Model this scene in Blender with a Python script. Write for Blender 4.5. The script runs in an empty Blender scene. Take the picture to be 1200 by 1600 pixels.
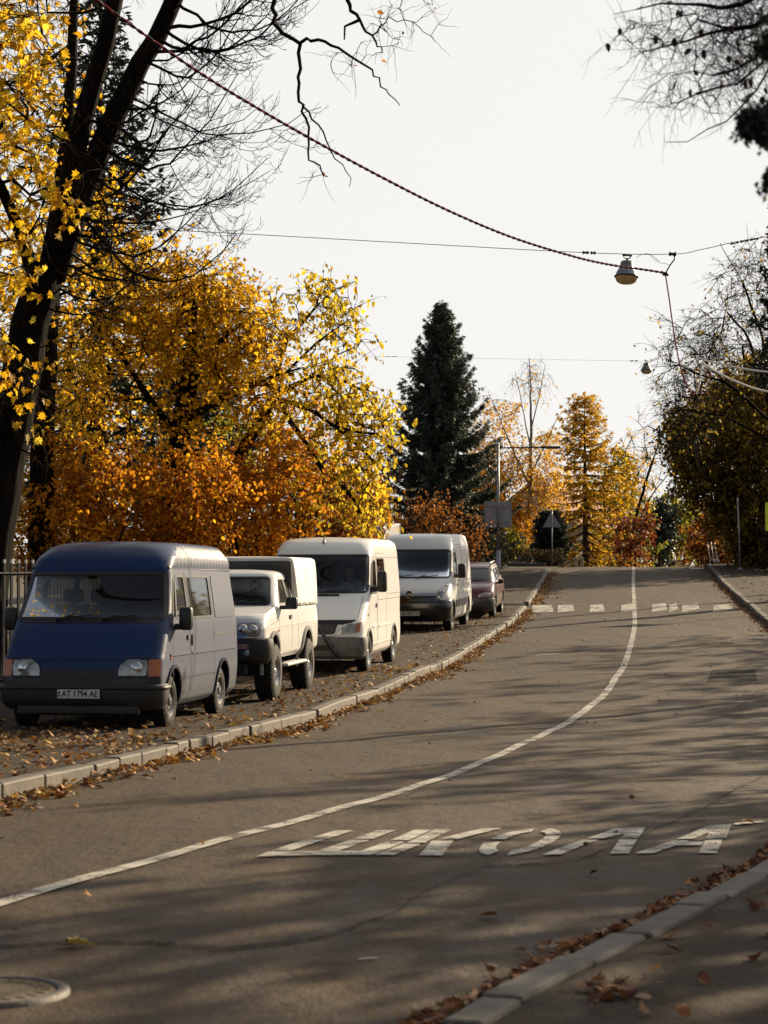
import bpy, bmesh, math, random
import numpy as np
from mathutils import Vector, Matrix
R = math.radians
PI = math.pi
scene = bpy.context.scene
COL = scene.collection

# ------------------------------------------------------------------ camera
F_PX, CX, CY, PITCH, EYE = 3200.0, 600.0, 800.0, math.atan(190 / 3200.0), 1.4
cam_d = bpy.data.cameras.new('camera')
cam_d.sensor_fit = 'VERTICAL'; cam_d.sensor_height = 36.0; cam_d.sensor_width = 27.0
cam_d.lens = 36.0 * F_PX / 1600.0
cam_d.clip_start = 0.1; cam_d.clip_end = 3000
cam_d.dof.use_dof = True; cam_d.dof.focus_distance = 36.0; cam_d.dof.aperture_fstop = 5.0
cam = bpy.data.objects.new('camera', cam_d); COL.objects.link(cam)
cam.location = (0, 0, EYE); cam.rotation_euler = (PI / 2 + PITCH, 0, 0)
scene.camera = cam

# ------------------------------------------------------------------ sky, sun, exposure
SUN_AZ, SUN_EL = R(41), R(23)          # azimuth from straight ahead towards the right
world = bpy.data.worlds.new('World'); scene.world = world; world.use_nodes = True
wn = world.node_tree.nodes; wl = world.node_tree.links
bg = wn['Background']
sky = wn.new('ShaderNodeTexSky'); sky.sky_type = 'NISHITA'; sky.sun_disc = False
sky.sun_elevation = SUN_EL; sky.sun_rotation = SUN_AZ
sky.air_density = 1.0; sky.dust_density = 2.0; sky.ozone_density = 1.0; sky.altitude = 300
# thin bright cloud veil over the sunward half of the sky, clearer and bluer away from the sun
tcw = wn.new('ShaderNodeTexCoord'); dotw = wn.new('ShaderNodeVectorMath'); dotw.operation = 'DOT_PRODUCT'
dotw.inputs[1].default_value = (math.sin(SUN_AZ) * math.cos(SUN_EL), math.cos(SUN_AZ) * math.cos(SUN_EL), math.sin(SUN_EL))
wl.new(tcw.outputs['Generated'], dotw.inputs[0])
mrw = wn.new('ShaderNodeMapRange'); mrw.interpolation_type = 'SMOOTHSTEP'
mrw.inputs[1].default_value = .28; mrw.inputs[2].default_value = .64; mrw.inputs[3].default_value = .03; mrw.inputs[4].default_value = .93
wl.new(dotw.outputs['Value'], mrw.inputs[0])
mixw = wn.new('ShaderNodeMix'); mixw.data_type = 'RGBA'; wl.new(mrw.outputs[0], mixw.inputs[0])
mixw.inputs[7].default_value = (9.45, 9.35, 9.05, 1)
hsw = wn.new('ShaderNodeHueSaturation'); hsw.inputs['Saturation'].default_value = .45; wl.new(sky.outputs[0], hsw.inputs['Color']); wl.new(hsw.outputs[0], mixw.inputs[6]); wl.new(mixw.outputs[2], bg.inputs[0])
bg.inputs[1].default_value = 0.0535
sun_d = bpy.data.lights.new('sun', 'SUN'); sun_d.energy = 5.0; sun_d.angle = R(0.5); sun_d.color = (1.0, 0.81, 0.55)
sun = bpy.data.objects.new('sun', sun_d); COL.objects.link(sun)
sdir = Vector((math.sin(SUN_AZ) * math.cos(SUN_EL), math.cos(SUN_AZ) * math.cos(SUN_EL), math.sin(SUN_EL)))
sun.rotation_euler = sdir.to_track_quat('Z', 'Y').to_euler(); sun.location = (40, 60, 60)
scene.view_settings.view_transform = 'Standard'; scene.view_settings.look = 'None'
scene.view_settings.exposure = 0.9; scene.view_settings.gamma = 1.0
scene.render.engine = 'CYCLES'
scene.cycles.max_bounces = 8; scene.cycles.transparent_max_bounces = 12
scene.cycles.transmission_bounces = 4; scene.cycles.diffuse_bounces = 3; scene.cycles.glossy_bounces = 3
scene.cycles.sample_clamp_indirect = 6

# ------------------------------------------------------------------ geometry of the place
def ray(px, py):
    u = (px - CX) / F_PX; v = (CY - py) / F_PX
    return np.array([u, math.cos(PITCH) - v * math.sin(PITCH), math.sin(PITCH) + v * math.cos(PITCH)])
def at(px, py, Y):
    d = ray(px, py); return np.array([0, 0, EYE]) + d * (Y / d[1])
PROF = np.array([(-80, -.6), (-30, -.1), (0, 0), (8, 0), (13, .01), (20, .03), (26, .10), (28.8, .16), (31.4, .27), (34.4, .35), (38.3, .58),
                 (41.8, .70), (46, .95), (52.8, 1.36), (56.5, 1.53), (60, 1.74), (66, 2.22), (80, 3.30), (91, 4.25),
                 (95, 4.50), (99, 4.56), (106, 4.40), (120, 3.6), (150, 1.9), (220, 0), (400, -4), (900, -10)])
def pchip(xk, yk):
    h = np.diff(xk); d = np.diff(yk) / h; m = np.zeros(len(xk))
    for i in range(1, len(xk) - 1):
        if d[i - 1] * d[i] > 0:
            w1 = 2 * h[i] + h[i - 1]; w2 = h[i] + 2 * h[i - 1]
            m[i] = (w1 + w2) / (w1 / d[i - 1] + w2 / d[i])
    m[0] = d[0]; m[-1] = d[-1]
    def f(x):
        x = np.asarray(x, float); xc = np.clip(x, xk[0], xk[-1])
        i = np.clip(np.searchsorted(xk, xc) - 1, 0, len(xk) - 2)
        t = (xc - xk[i]) / h[i]
        return ((1 + 2 * t) * (1 - t) ** 2 * yk[i] + t * (1 - t) ** 2 * h[i] * m[i]
                + t * t * (3 - 2 * t) * yk[i + 1] + t * t * (t - 1) * h[i] * m[i + 1])
    return f
_prof = pchip(PROF[:, 0], PROF[:, 1])
def G(y):
    y = np.asarray(y, float)
    return (_prof(y - .8) + 2 * _prof(y) + _prof(y + .8)) / 4
def hit(px, py, off=0.0):
    d = ray(px, py); lo, hi = 4.0, 93.0
    ys = np.linspace(lo, hi, 1800); zs = EYE + d[2] / d[1] * ys
    below = np.nonzero(zs <= G(ys) + off)[0]
    y = ys[below[0]] if len(below) else hi
    return np.array([d[0] / d[1] * y, y, float(G(y)) + off])
# centre line and the two kerb lines as X(Y), metres
CEN = np.array([(-10, -8.3), (0, -5.15), (7, -3.02), (10.68, -1.96), (14.4, -.86), (16.9, -.18), (19.9, .62), (22.65, 1.27), (26.7, 2.15), (32.7, 3.36), (36.5, 4.04), (40.6, 4.69),
                (44.5, 5.26), (50, 6.03), (57.7, 7.05), (64.9, 7.93), (77.4, 9.42), (88, 10.72), (120, 14.6), (200, 24)])
_cen = pchip(CEN[:, 0], CEN[:, 1])
def cen(y): y = np.asarray(y, float); return (_cen(y - 1.5) + 2 * _cen(y) + _cen(y + 1.5)) / 4
LEFT = np.array([(-10, -11.5), (0, -8.2), (8, -5.75), (14, -3.98), (17.2, -3.17), (21.1, -2.52), (25.0, -1.88), (29.2, -.98), (32.4, -.42), (36.6, .33), (40.3, .98), (44, 1.58), (47.2, 2.05), (51.3, 2.68),
                 (57, 3.42), (63, 4.2), (66.4, 4.66), (74, 5.5), (83.7, 6.6), (88, 7.1), (100, 8.5), (200, 20.8)])
RIGHT = np.array([(-10, -5.4), (0, -1.98), (7.3, .17), (12.35, 2.27), (16, 3.5), (24, 5.4), (35, 7.65), (45, 9.15), (58, 10.9), (66, 11.75), (78, 13.0), (91, 14.5),
                  (120, 18), (200, 27.4)])
_lk, _rk = pchip(LEFT[:, 0], LEFT[:, 1]), pchip(RIGHT[:, 0], RIGHT[:, 1])
def lk(y): y = np.asarray(y, float); return (_lk(y - 1) + 2 * _lk(y) + _lk(y + 1)) / 4
def rk(y): y = np.asarray(y, float); return (_rk(y - 1) + 2 * _rk(y) + _rk(y + 1)) / 4
KERB = .14
def KR(y):                                # the right kerb is nearly flush beside the camera and rises farther up
    y = np.asarray(y, float); t = np.clip((y - 16) / 24, 0, 1); return .035 + (KERB - .035) * t * t * (3 - 2 * t)

# ------------------------------------------------------------------ object helpers
def link(o, parent=None):
    COL.objects.link(o)
    if parent is not None: o.parent = parent
    return o
def mesh_obj(name, verts, faces, mats, parent=None, smooth=False, fmat=None):
    me = bpy.data.meshes.new(name)
    me.from_pydata([tuple(map(float, v)) for v in verts], [], [tuple(int(i) for i in f) for f in faces])
    if not isinstance(mats, (list, tuple)): mats = [mats]
    for m in mats: me.materials.append(m)
    if fmat is not None: me.polygons.foreach_set('material_index', np.asarray(fmat, np.int32))
    if smooth: me.polygons.foreach_set('use_smooth', np.ones(len(me.polygons), bool))
    me.update()
    return link(bpy.data.objects.new(name, me), parent)
def np_obj(name, V, Fq, mat, parent=None, smooth=False):
    """V (n,3); Fq list of (m,k) int arrays of equal-size faces."""
    me = bpy.data.meshes.new(name)
    V = np.ascontiguousarray(V, np.float32)
    Fq = [f for f in Fq if len(f)]
    me.vertices.add(len(V)); me.vertices.foreach_set('co', V.ravel())
    loops = np.concatenate([f.ravel() for f in Fq]).astype(np.int32)
    sizes = np.concatenate([np.full(len(f), f.shape[1]) for f in Fq])
    starts = np.concatenate([[0], np.cumsum(sizes)[:-1]]).astype(np.int32)
    me.loops.add(len(loops)); me.loops.foreach_set('vertex_index', loops)
    me.polygons.add(len(sizes)); me.polygons.foreach_set('loop_start', starts)
    if smooth: me.polygons.foreach_set('use_smooth', np.ones(len(sizes), bool))
    me.materials.append(mat); me.update(calc_edges=True)
    return link(bpy.data.objects.new(name, me), parent)
def bm_obj(name, bm, mats, parent=None, smooth=False):
    me = bpy.data.meshes.new(name); bm.to_mesh(me); bm.free()
    for m in (mats if isinstance(mats, (list, tuple)) else [mats]): me.materials.append(m)
    if smooth: me.polygons.foreach_set('use_smooth', np.ones(len(me.polygons), bool))
    return link(bpy.data.objects.new(name, me), parent)
def tag(o, label=None, cat=None, group=None, kind=None):
    if label: o['label'] = label
    if cat: o['category'] = cat
    if group: o['group'] = group
    if kind: o['kind'] = kind
    return o
def empty(name, loc=(0, 0, 0), rot=(0, 0, 0)):
    o = bpy.data.objects.new(name, None); o.empty_display_size = .2
    COL.objects.link(o); o.location = [float(v) for v in loc]; o.rotation_euler = rot
    return o
def copy_tree(o, parent=None):
    c = o.copy(); COL.objects.link(c); c.parent = parent
    for ch in list(o.children): copy_tree(ch, c)
    return c

class MB:
    """collects simple shapes into one mesh"""
    def __init__(s): s.v = []; s.f = []; s.m = []
    def add(s, V, Fc, mi=0):
        b = len(s.v); s.v.extend([tuple(map(float, p)) for p in V]); s.f.extend([tuple(i + b for i in f) for f in Fc]); s.m.extend([mi] * len(Fc))
    def box(s, c, d, rz=0, bev=0, mi=0, rx=0, ry=0):
        bm = bmesh.new(); bmesh.ops.create_cube(bm, size=1)
        bmesh.ops.scale(bm, vec=d, verts=bm.verts)
        if bev: bmesh.ops.bevel(bm, geom=bm.edges[:], offset=bev, segments=2, affect='EDGES', profile=.5)
        M = Matrix.Translation(Vector([float(q) for q in c])) @ Matrix.Rotation(rz, 4, 'Z') @ Matrix.Rotation(ry, 4, 'Y') @ Matrix.Rotation(rx, 4, 'X')
        bmesh.ops.transform(bm, matrix=M, verts=bm.verts)
        bm.verts.index_update()
        s.add([v.co[:] for v in bm.verts], [[v.index for v in f.verts] for f in bm.faces], mi); bm.free()
    def tube(s, pts, r, k=8, mi=0, caps=True):
        V, Q = tube(pts, r, k); Fc = [tuple(q) for q in Q]
        if caps: Fc.append(tuple(range(k))[::-1]); Fc.append(tuple(range(len(V) - k, len(V))))
        s.add(V, Fc, mi)
    def lathe(s, prof, n=24, M=None, mi=0, cap0=False, cap1=False):
        V = []; Fc = []
        for r, z in prof:
            for i in range(n):
                a = 2 * PI * i / n; p = Vector((r * math.cos(a), r * math.sin(a), z)); V.append((M @ p if M else p)[:])
        for j in range(len(prof) - 1):
            for i in range(n):
                a, b = j * n + i, j * n + (i + 1) % n; Fc.append((a, b, b + n, a + n))
        if cap0: Fc.append(tuple(range(n))[::-1])
        if cap1: Fc.append(tuple(range(len(V) - n, len(V))))
        s.add(V, Fc, mi)
    def sphere(s, c, r, n=12, mi=0, sc=(1, 1, 1)):
        V = []; Fc = []
        for j in range(n + 1):
            t = PI * j / n
            for i in range(2 * n):
                a = PI * i / n
                V.append((c[0] + r * sc[0] * math.sin(t) * math.cos(a), c[1] + r * sc[1] * math.sin(t) * math.sin(a), c[2] + r * sc[2] * math.cos(t)))
        for j in range(n):
            for i in range(2 * n):
                a, b = j * 2 * n + i, j * 2 * n + (i + 1) % (2 * n); Fc.append((a, a + 2 * n, b + 2 * n, b))
        s.add(V, Fc, mi)
    def build(s, name, mats, parent=None, smooth=False):
        return mesh_obj(name, s.v, s.f, mats, parent, smooth, s.m if isinstance(mats, (list, tuple)) else None)

def tube(pts, r, k=6):
    P = np.asarray(pts, float); n = len(P)
    r = np.broadcast_to(np.asarray(r, float), (n,))
    T = np.gradient(P, axis=0); T /= np.linalg.norm(T, axis=1)[:, None] + 1e-9
    m = T.mean(0); ref = np.eye(3)[int(np.argmin(np.abs(m)))]
    A = np.cross(T, ref); A /= np.linalg.norm(A, axis=1)[:, None] + 1e-9
    B = np.cross(T, A)
    a = np.arange(k) * 2 * PI / k
    V = P[:, None] + r[:, None, None] * (A[:, None] * np.cos(a)[None, :, None] + B[:, None] * np.sin(a)[None, :, None])
    i = np.arange(n - 1)[:, None] * k; j = np.arange(k)[None]; j2 = (j + 1) % k
    Q = np.stack([i + j, i + j2, i + k + j2, i + k + j], -1).reshape(-1, 4)
    return V.reshape(-1, 3), Q
class Tubes:
    def __init__(s): s.V = []; s.Q = []; s.n = 0
    def add(s, pts, r, k=5):
        V, Q = tube(pts, r, k); s.V.append(V); s.Q.append(Q + s.n); s.n += len(V)
    def build(s, name, mat, parent=None):
        return np_obj(name, np.concatenate(s.V), [np.concatenate(s.Q)], mat, parent, True)

def smooth_path(P, m=12):
    P = np.asarray(P, float); n = len(P); Q = np.vstack([2 * P[0] - P[1], P, 2 * P[-1] - P[-2]]); out = []
    for i in range(1, n):
        p0, p1, p2, p3 = Q[i - 1], Q[i], Q[i + 1], Q[i + 2]
        for k in range(m):
            t = k / m; out.append(.5 * ((2 * p1) + (-p0 + p2) * t + (2 * p0 - 5 * p1 + 4 * p2 - p3) * t * t + (-p0 + 3 * p1 - 3 * p2 + p3) * t ** 3))
    out.append(P[-1]); return np.array(out)

# ------------------------------------------------------------------ materials
def _n(nt, t, **kw):
    n = nt.nodes.new(t)
    for k, v in kw.items(): setattr(n, k, v)
    return n
def newmat(name):
    m = bpy.data.materials.new(name); m.use_nodes = True
    return m, m.node_tree, m.node_tree.nodes['Principled BSDF']
def noise(nt, scale, detail=4, rough=.6, coord='Object', vec=None, stretch=None):
    tc = _n(nt, 'ShaderNodeTexCoord'); src = tc.outputs[coord]
    if stretch:
        mp = _n(nt, 'ShaderNodeMapping'); mp.inputs['Scale'].default_value = stretch; nt.links.new(src, mp.inputs[0]); src = mp.outputs[0]
    n = _n(nt, 'ShaderNodeTexNoise'); n.inputs['Scale'].default_value = scale; n.inputs['Detail'].default_value = detail
    n.inputs['Roughness'].default_value = rough; nt.links.new(src, n.inputs['Vector'])
    return n.outputs[0]
def ramp(nt, fac, stops):
    r = _n(nt, 'ShaderNodeValToRGB'); e = r.color_ramp.elements
    while len(e) < len(stops): e.new(.5)
    for i, (p, c) in enumerate(stops):
        e[i].position = p; e[i].color = (*c, 1) if len(c) == 3 else c
    nt.links.new(fac, r.inputs[0]); return r.outputs[0]
def mix(nt, fac, a, b, mode='MIX'):
    m = _n(nt, 'ShaderNodeMix', data_type='RGBA', blend_type=mode)
    for k, v in ((0, fac), (6, a), (7, b)):
        if isinstance(v, (int, float)): m.inputs[k].default_value = v
        elif isinstance(v, tuple): m.inputs[k].default_value = (*v, 1)
        else: nt.links.new(v, m.inputs[k])
    return m.outputs[2]
def math_(nt, op, a, b=None):
    m = _n(nt, 'ShaderNodeMath', operation=op)
    for k, v in ((0, a), (1, b)):
        if v is None: continue
        if isinstance(v, (int, float)): m.inputs[k].default_value = v
        else: nt.links.new(v, m.inputs[k])
    return m.outputs[0]
def bump(nt, bsdf, h, strength=.3, dist=.02):
    b = _n(nt, 'ShaderNodeBump'); b.inputs['Strength'].default_value = strength; b.inputs['Distance'].default_value = dist
    nt.links.new(h, b.inputs['Height']); nt.links.new(b.outputs[0], bsdf.inputs['Normal'])
def pmat(name, col, rough=.5, metal=0, var=.25, scale=6, bmp=0, bscale=40, coat=0, spec=.5):
    m, nt, b = newmat(name)
    n1 = noise(nt, scale, 5)
    c = ramp(nt, n1, [(.3, tuple(x * (1 - var) for x in col)), (.7, tuple(min(1, x * (1 + var)) for x in col))])
    nt.links.new(c, b.inputs['Base Color'])
    b.inputs['Roughness'].default_value = rough; b.inputs['Metallic'].default_value = metal
    b.inputs['Coat Weight'].default_value = coat; b.inputs['Coat Roughness'].default_value = .08
    b.inputs['Specular IOR Level'].default_value = spec
    if bmp: bump(nt, b, noise(nt, bscale, 5), bmp)
    return m
def paint(name, col, dust=(.30, .25, .19), amount=.55, rough=.32, top=.9, flat=.12, flank=0, coat=.35, spec=.5):
    """car paint: clear coat, road dust that gathers low on the body, streaks and specks"""
    m, nt, b = newmat(name)
    tc = _n(nt, 'ShaderNodeTexCoord'); sp = _n(nt, 'ShaderNodeSeparateXYZ'); nt.links.new(tc.outputs['Object'], sp.inputs[0])
    mr = _n(nt, 'ShaderNodeMapRange'); mr.inputs[1].default_value = top; mr.inputs[2].default_value = .3
    nt.links.new(sp.outputs[2], mr.inputs[0])
    n1 = noise(nt, 3.0, 6, .65); n2 = noise(nt, 26, 4, .7); n3 = noise(nt, 5, 4, .6, stretch=(6, 6, .5))
    f = math_(nt, 'MULTIPLY', mr.outputs[0], amount)
    f = math_(nt, 'ADD', f, math_(nt, 'MULTIPLY', n1, flat)); f = math_(nt, 'ADD', f, math_(nt, 'MULTIPLY', n3, flat))
    if flank:   # flanks greyer than the nose: dust, with sun glare painted in
        sn = _n(nt, 'ShaderNodeSeparateXYZ'); nt.links.new(tc.outputs['Normal'], sn.inputs[0])
        f = math_(nt, 'ADD', f, math_(nt, 'MULTIPLY', math_(nt, 'POWER', math_(nt, 'ABSOLUTE', sn.outputs[0]), 4), flank))
        f = math_(nt, 'ADD', f, math_(nt, 'MULTIPLY', math_(nt, 'POWER', math_(nt, 'ABSOLUTE', sn.outputs[2]), 3), .32))
    f = math_(nt, 'SUBTRACT', f, math_(nt, 'MULTIPLY', n2, .12)); f = _n_clamp(nt, f)
    c0 = mix(nt, n1, tuple(x * .9 for x in col), tuple(min(1, x * 1.06) for x in col))
    gb = _n(nt, 'ShaderNodeNewGeometry')                       # the inner side of the shell is dark trim, not paint
    nt.links.new(mix(nt, gb.outputs['Backfacing'], mix(nt, f, c0, dust), (.03, .03, .033)), b.inputs['Base Color'])
    rr = math_(nt, 'ADD', math_(nt, 'MULTIPLY', f, .6), rough); nt.links.new(rr, b.inputs['Roughness'])
    b.inputs['Specular IOR Level'].default_value = spec; b.inputs['Coat Weight'].default_value = coat; b.inputs['Coat Roughness'].default_value = .12
    bump(nt, b, noise(nt, 1.6, 2), .12, .03)
    return m
def _n_clamp(nt, v):
    c = _n(nt, 'ShaderNodeClamp'); nt.links.new(v, c.inputs[0]); return c.outputs[0]
def glass(name, tint=(.55, .6, .6), trans=.75, rough=.02, dust=.08):
    """window glass: a tinted see-through sheet with mirror reflections and a little dirt"""
    m, nt, b = newmat(name); out = nt.nodes['Material Output']
    tr = _n(nt, 'ShaderNodeBsdfTransparent'); tr.inputs[0].default_value = (*[t * trans for t in tint], 1)
    gl = _n(nt, 'ShaderNodeBsdfGlossy'); gl.inputs['Roughness'].default_value = rough; gl.inputs[0].default_value = (.9, .95, 1, 1)
    fr = _n(nt, 'ShaderNodeFresnel'); fr.inputs[0].default_value = 1.5
    df = _n(nt, 'ShaderNodeBsdfDiffuse'); df.inputs[0].default_value = (.3, .28, .25, 1)
    tl = _n(nt, 'ShaderNodeBsdfTranslucent'); tl.inputs[0].default_value = (.62, .56, .44, 1); md = _n(nt, 'ShaderNodeMixShader'); md.inputs[0].default_value = .65
    nt.links.new(df.outputs[0], md.inputs[1]); nt.links.new(tl.outputs[0], md.inputs[2]); df = md    # film of dust, glows when the sun is behind it
    m1 = _n(nt, 'ShaderNodeMixShader'); m2 = _n(nt, 'ShaderNodeMixShader')
    nt.links.new(math_(nt, 'MULTIPLY', noise(nt, 7, 5, .7), dust), m1.inputs[0]); nt.links.new(tr.outputs[0], m1.inputs[1]); nt.links.new(df.outputs[0], m1.inputs[2])
    nt.links.new(fr.outputs[0], m2.inputs[0]); nt.links.new(m1.outputs[0], m2.inputs[1]); nt.links.new(gl.outputs[0], m2.inputs[2])
    nt.links.new(m2.outputs[0], out.inputs[0]); return m
def leafmat(name, stops, trans=.5, rough=.55, glow=1.45):
    m, nt, b = newmat(name); out = nt.nodes['Material Output']
    g = _n(nt, 'ShaderNodeNewGeometry'); c = ramp(nt, g.outputs['Random Per Island'], stops)
    n1 = noise(nt, 1.1, 3); c = mix(nt, .35, c, ramp(nt, n1, [(.35, (.45, .4, .35)), (.65, (1, 1, 1))]), 'MULTIPLY')
    nt.links.new(c, b.inputs['Base Color']); b.inputs['Roughness'].default_value = rough; b.inputs['Specular IOR Level'].default_value = .3
    t = _n(nt, 'ShaderNodeBsdfTranslucent'); nt.links.new(mix(nt, 1.0, c, (glow, glow, glow), 'MULTIPLY'), t.inputs[0])
    ms = _n(nt, 'ShaderNodeMixShader'); ms.inputs[0].default_value = trans
    nt.links.new(b.outputs[0], ms.inputs[1]); nt.links.new(t.outputs[0], ms.inputs[2]); nt.links.new(ms.outputs[0], out.inputs[0])
    return m
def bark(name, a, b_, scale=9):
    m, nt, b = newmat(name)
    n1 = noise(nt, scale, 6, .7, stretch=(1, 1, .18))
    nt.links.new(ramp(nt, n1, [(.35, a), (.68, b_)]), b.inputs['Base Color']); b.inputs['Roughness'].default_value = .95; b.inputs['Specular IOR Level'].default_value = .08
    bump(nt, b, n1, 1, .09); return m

def asphalt(name, a, b_, rough=.74, patch=True):
    m, nt, b = newmat(name)
    big = noise(nt, .22, 4, .55); mid = noise(nt, 2.3, 6, .65, stretch=(1, .35, 1)); fine = noise(nt, 85, 3, .7); agg = noise(nt, 260, 2, .5)
    c = mix(nt, big, a, b_)
    c = mix(nt, .55, c, ramp(nt, mid, [(.30, (.42, .40, .38)), (.5, (1, 1, 1)), (.72, (1.4, 1.3, 1.15))]), 'MULTIPLY')
    c = mix(nt, .6, c, ramp(nt, fine, [(.36, (.35, .35, .35)), (.55, (1, 1, 1)), (.7, (2.0, 1.9, 1.7))]), 'MULTIPLY')
    spk = ramp(nt, agg, [(.70, (0, 0, 0)), (.76, (1, 1, 1))]); c = mix(nt, math_(nt, 'MULTIPLY', spk, .5), c, (.32, .29, .26))
    grit = noise(nt, 22, 5, .75); c = mix(nt, .55, c, ramp(nt, grit, [(.34, (.5, .49, .48)), (.52, (1, 1, 1)), (.68, (1.5, 1.42, 1.3))]), 'MULTIPLY')
    # oil drips and dark wheel tracks that run along the road
    st = noise(nt, .5, 4, .6, stretch=(1, .16, 1)); c = mix(nt, ramp(nt, st, [(.56, (0, 0, 0)), (.72, (.55, .55, .55))]), c, tuple(x * .6 for x in a))
    nt.links.new(c, b.inputs['Base Color'])
    nt.links.new(ramp(nt, mid, [(.3, (rough - .12,) * 3), (.7, (rough + .12,) * 3)]), b.inputs['Roughness'])
    b.inputs['Specular IOR Level'].default_value = .20
    und = noise(nt, 1.9, 7, .68, stretch=(1, .55, 1))           # worn, uneven surface seen in the raking light
    h = math_(nt, 'ADD', math_(nt, 'ADD', math_(nt, 'MULTIPLY', fine, .12), math_(nt, 'MULTIPLY', mid, .22)), und); bump(nt, b, h, .9, .075)
    return m
M = {}
M['road'] = asphalt('asphalt', (.036, .0236, .0140), (.086, .0565, .0322))
M['patch'] = asphalt('grey_asphalt', (.075, .069, .063), (.092, .084, .076))
M['pave'] = asphalt('pavement_asphalt', (.034, .0235, .0155), (.064, .0445, .029), .9)
M['ground'] = pmat('soil', (.07, .055, .035), .95, var=.4, scale=1.2, bmp=.5, bscale=14)
M['tar'] = pmat('tar', (.014, .012, .010), .95, var=.4, scale=20, spec=.08)
def mk_kerb():
    m, nt, b = newmat('kerb_stone')
    g = _n(nt, 'ShaderNodeNewGeometry'); n1 = noise(nt, 5, 6, .7); n2 = noise(nt, 60, 3)
    c = ramp(nt, g.outputs['Random Per Island'], [(0, (.080, .066, .050)), (1, (.145, .124, .098))])
    c = mix(nt, .7, c, ramp(nt, n1, [(.32, (.42, .38, .33)), (.6, (1, 1, 1))]), 'MULTIPLY')
    c = mix(nt, .4, c, ramp(nt, n2, [(.35, (.6, .6, .6)), (.65, (1.2, 1.2, 1.2))]), 'MULTIPLY')
    nt.links.new(c, b.inputs['Base Color']); b.inputs['Roughness'].default_value = .75; bump(nt, b, n1, .5, .03); return m
M['kerb'] = mk_kerb()
def mk_mark():
    """road paint, worn through to the asphalt in specks and scuffs (the wear is see-through)"""
    m, nt, b = newmat('road_paint'); out = nt.nodes['Material Output']
    n1 = noise(nt, 3.2, 6, .7); n2 = noise(nt, 60, 4, .7)
    nt.links.new(mix(nt, n1, (.27, .245, .20), (.50, .46, .39)), b.inputs['Base Color']); b.inputs['Roughness'].default_value = .6
    w = math_(nt, 'ADD', math_(nt, 'MULTIPLY', n1, .55), math_(nt, 'MULTIPLY', n2, .45))
    k = ramp(nt, w, [(.41, (.08, .08, .08)), (.52, (1, 1, 1))])
    tr = _n(nt, 'ShaderNodeBsdfTransparent'); ms = _n(nt, 'ShaderNodeMixShader'); nt.links.new(k, ms.inputs[0])
    nt.links.new(tr.outputs[0], ms.inputs[1]); nt.links.new(b.outputs[0], ms.inputs[2]); nt.links.new(ms.outputs[0], out.inputs[0]); return m
M['mark'] = mk_mark()
M['black'] = pmat('black_plastic', (.012, .012, .013), .45, var=.3, scale=8)
M['dusty_black'] = pmat('dusty_black_plastic', (.014, .013, .012), .55, var=.5, scale=5)
M['rubber'] = pmat('rubber', (.013, .012, .011), .85, var=.5, scale=9, bmp=.3, bscale=60)
M['dark'] = pmat('dark_underside', (.008, .008, .008), .9)
M['seam'] = pmat('seam', (.012, .012, .012), .7)
M['chrome'] = pmat('chrome', (.62, .62, .62), .15, 1, var=.05)
M['steel'] = pmat('wheel_steel', (.22, .21, .20), .42, .7, var=.3, scale=12)
M['alloy'] = pmat('alloy', (.45, .44, .43), .3, .85, var=.2, scale=10)
M['grey_metal'] = pmat('galvanised_metal', (.27, .27, .28), .5, .6, var=.2, scale=6)
M['dark_metal'] = pmat('dark_metal', (.05, .05, .055), .55, .5, var=.3)
M['amber'] = pmat('amber_lens', (.42, .105, .018), .15, var=.1, coat=.5)
M['glass'] = glass('window_glass')
M['darkglass'] = glass('dark_glass', (.4, .5, .5), .35, dust=.06)
M['litglass'] = glass('side_glass', (.75, .72, .62), .8, dust=.9)
M['greenglass'] = glass('green_tinted_glass', (.5, .62, .6), .72, dust=.07)
M['lens'] = pmat('lamp_lens', (.26, .26, .25), .10, .35, var=.45, scale=14, coat=1)
M['interior'] = pmat('interior_trim', (.035, .035, .04), .8, var=.3)
M['seat'] = pmat('seat_cloth', (.030, .030, .034), .95, var=.4, scale=10)
M['plate'] = pmat('plate_white', (.60, .58, .53), .5, var=.12, scale=14)
M['plate_ink'] = pmat('plate_ink', (.01, .01, .012), .5)
# ------------------------------------------------------------------ setting: ground, road, pavements, kerbs, markings
def strip_grid(name, ys, fl, fr, nx, dz, mat, edge=None):
    ys = np.asarray(ys, float); a = fl(ys); b = fr(ys); t = np.linspace(0, 1, nx)
    X = a[:, None] * (1 - t) + b[:, None] * t; Y = np.repeat(ys[:, None], nx, 1); Z = G(Y) + dz
    if edge is not None: Z = Z + edge(X, Y, t[None])
    n = len(ys); i = np.arange(n - 1)[:, None] * nx; j = np.arange(nx - 1)[None]
    Q = np.stack([i + j, i + j + 1, i + nx + j + 1, i + nx + j], -1).reshape(-1, 4)
    return tag(np_obj(name, np.stack([X, Y, Z], -1).reshape(-1, 3), [Q], mat, None, True), kind='structure')
def wob(X, Y):
    return .012 * np.sin(X * 1.3 + Y * .21) + .010 * np.sin(Y * .63 - X * .5) + .006 * np.sin(X * 2.9 + 1.7 * Y)
yg = np.concatenate([np.linspace(-80, -12, 12), np.arange(-10, 130, 1.0), np.linspace(132, 900, 40)])
strip_grid('ground', yg, lambda y: -420 + 0 * y, lambda y: 420 + 0 * y, 60, -.06, M['ground'])
strip_grid('road', np.concatenate([np.arange(-10, 100, .35), np.linspace(100.5, 200, 40)]), lambda y: lk(y) - .05, lambda y: rk(y) + .05, 26, 0, M['road'],
           lambda X, Y, t: wob(X, Y) * .8 + .03 * np.sin(PI * t) - .027)
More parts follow.
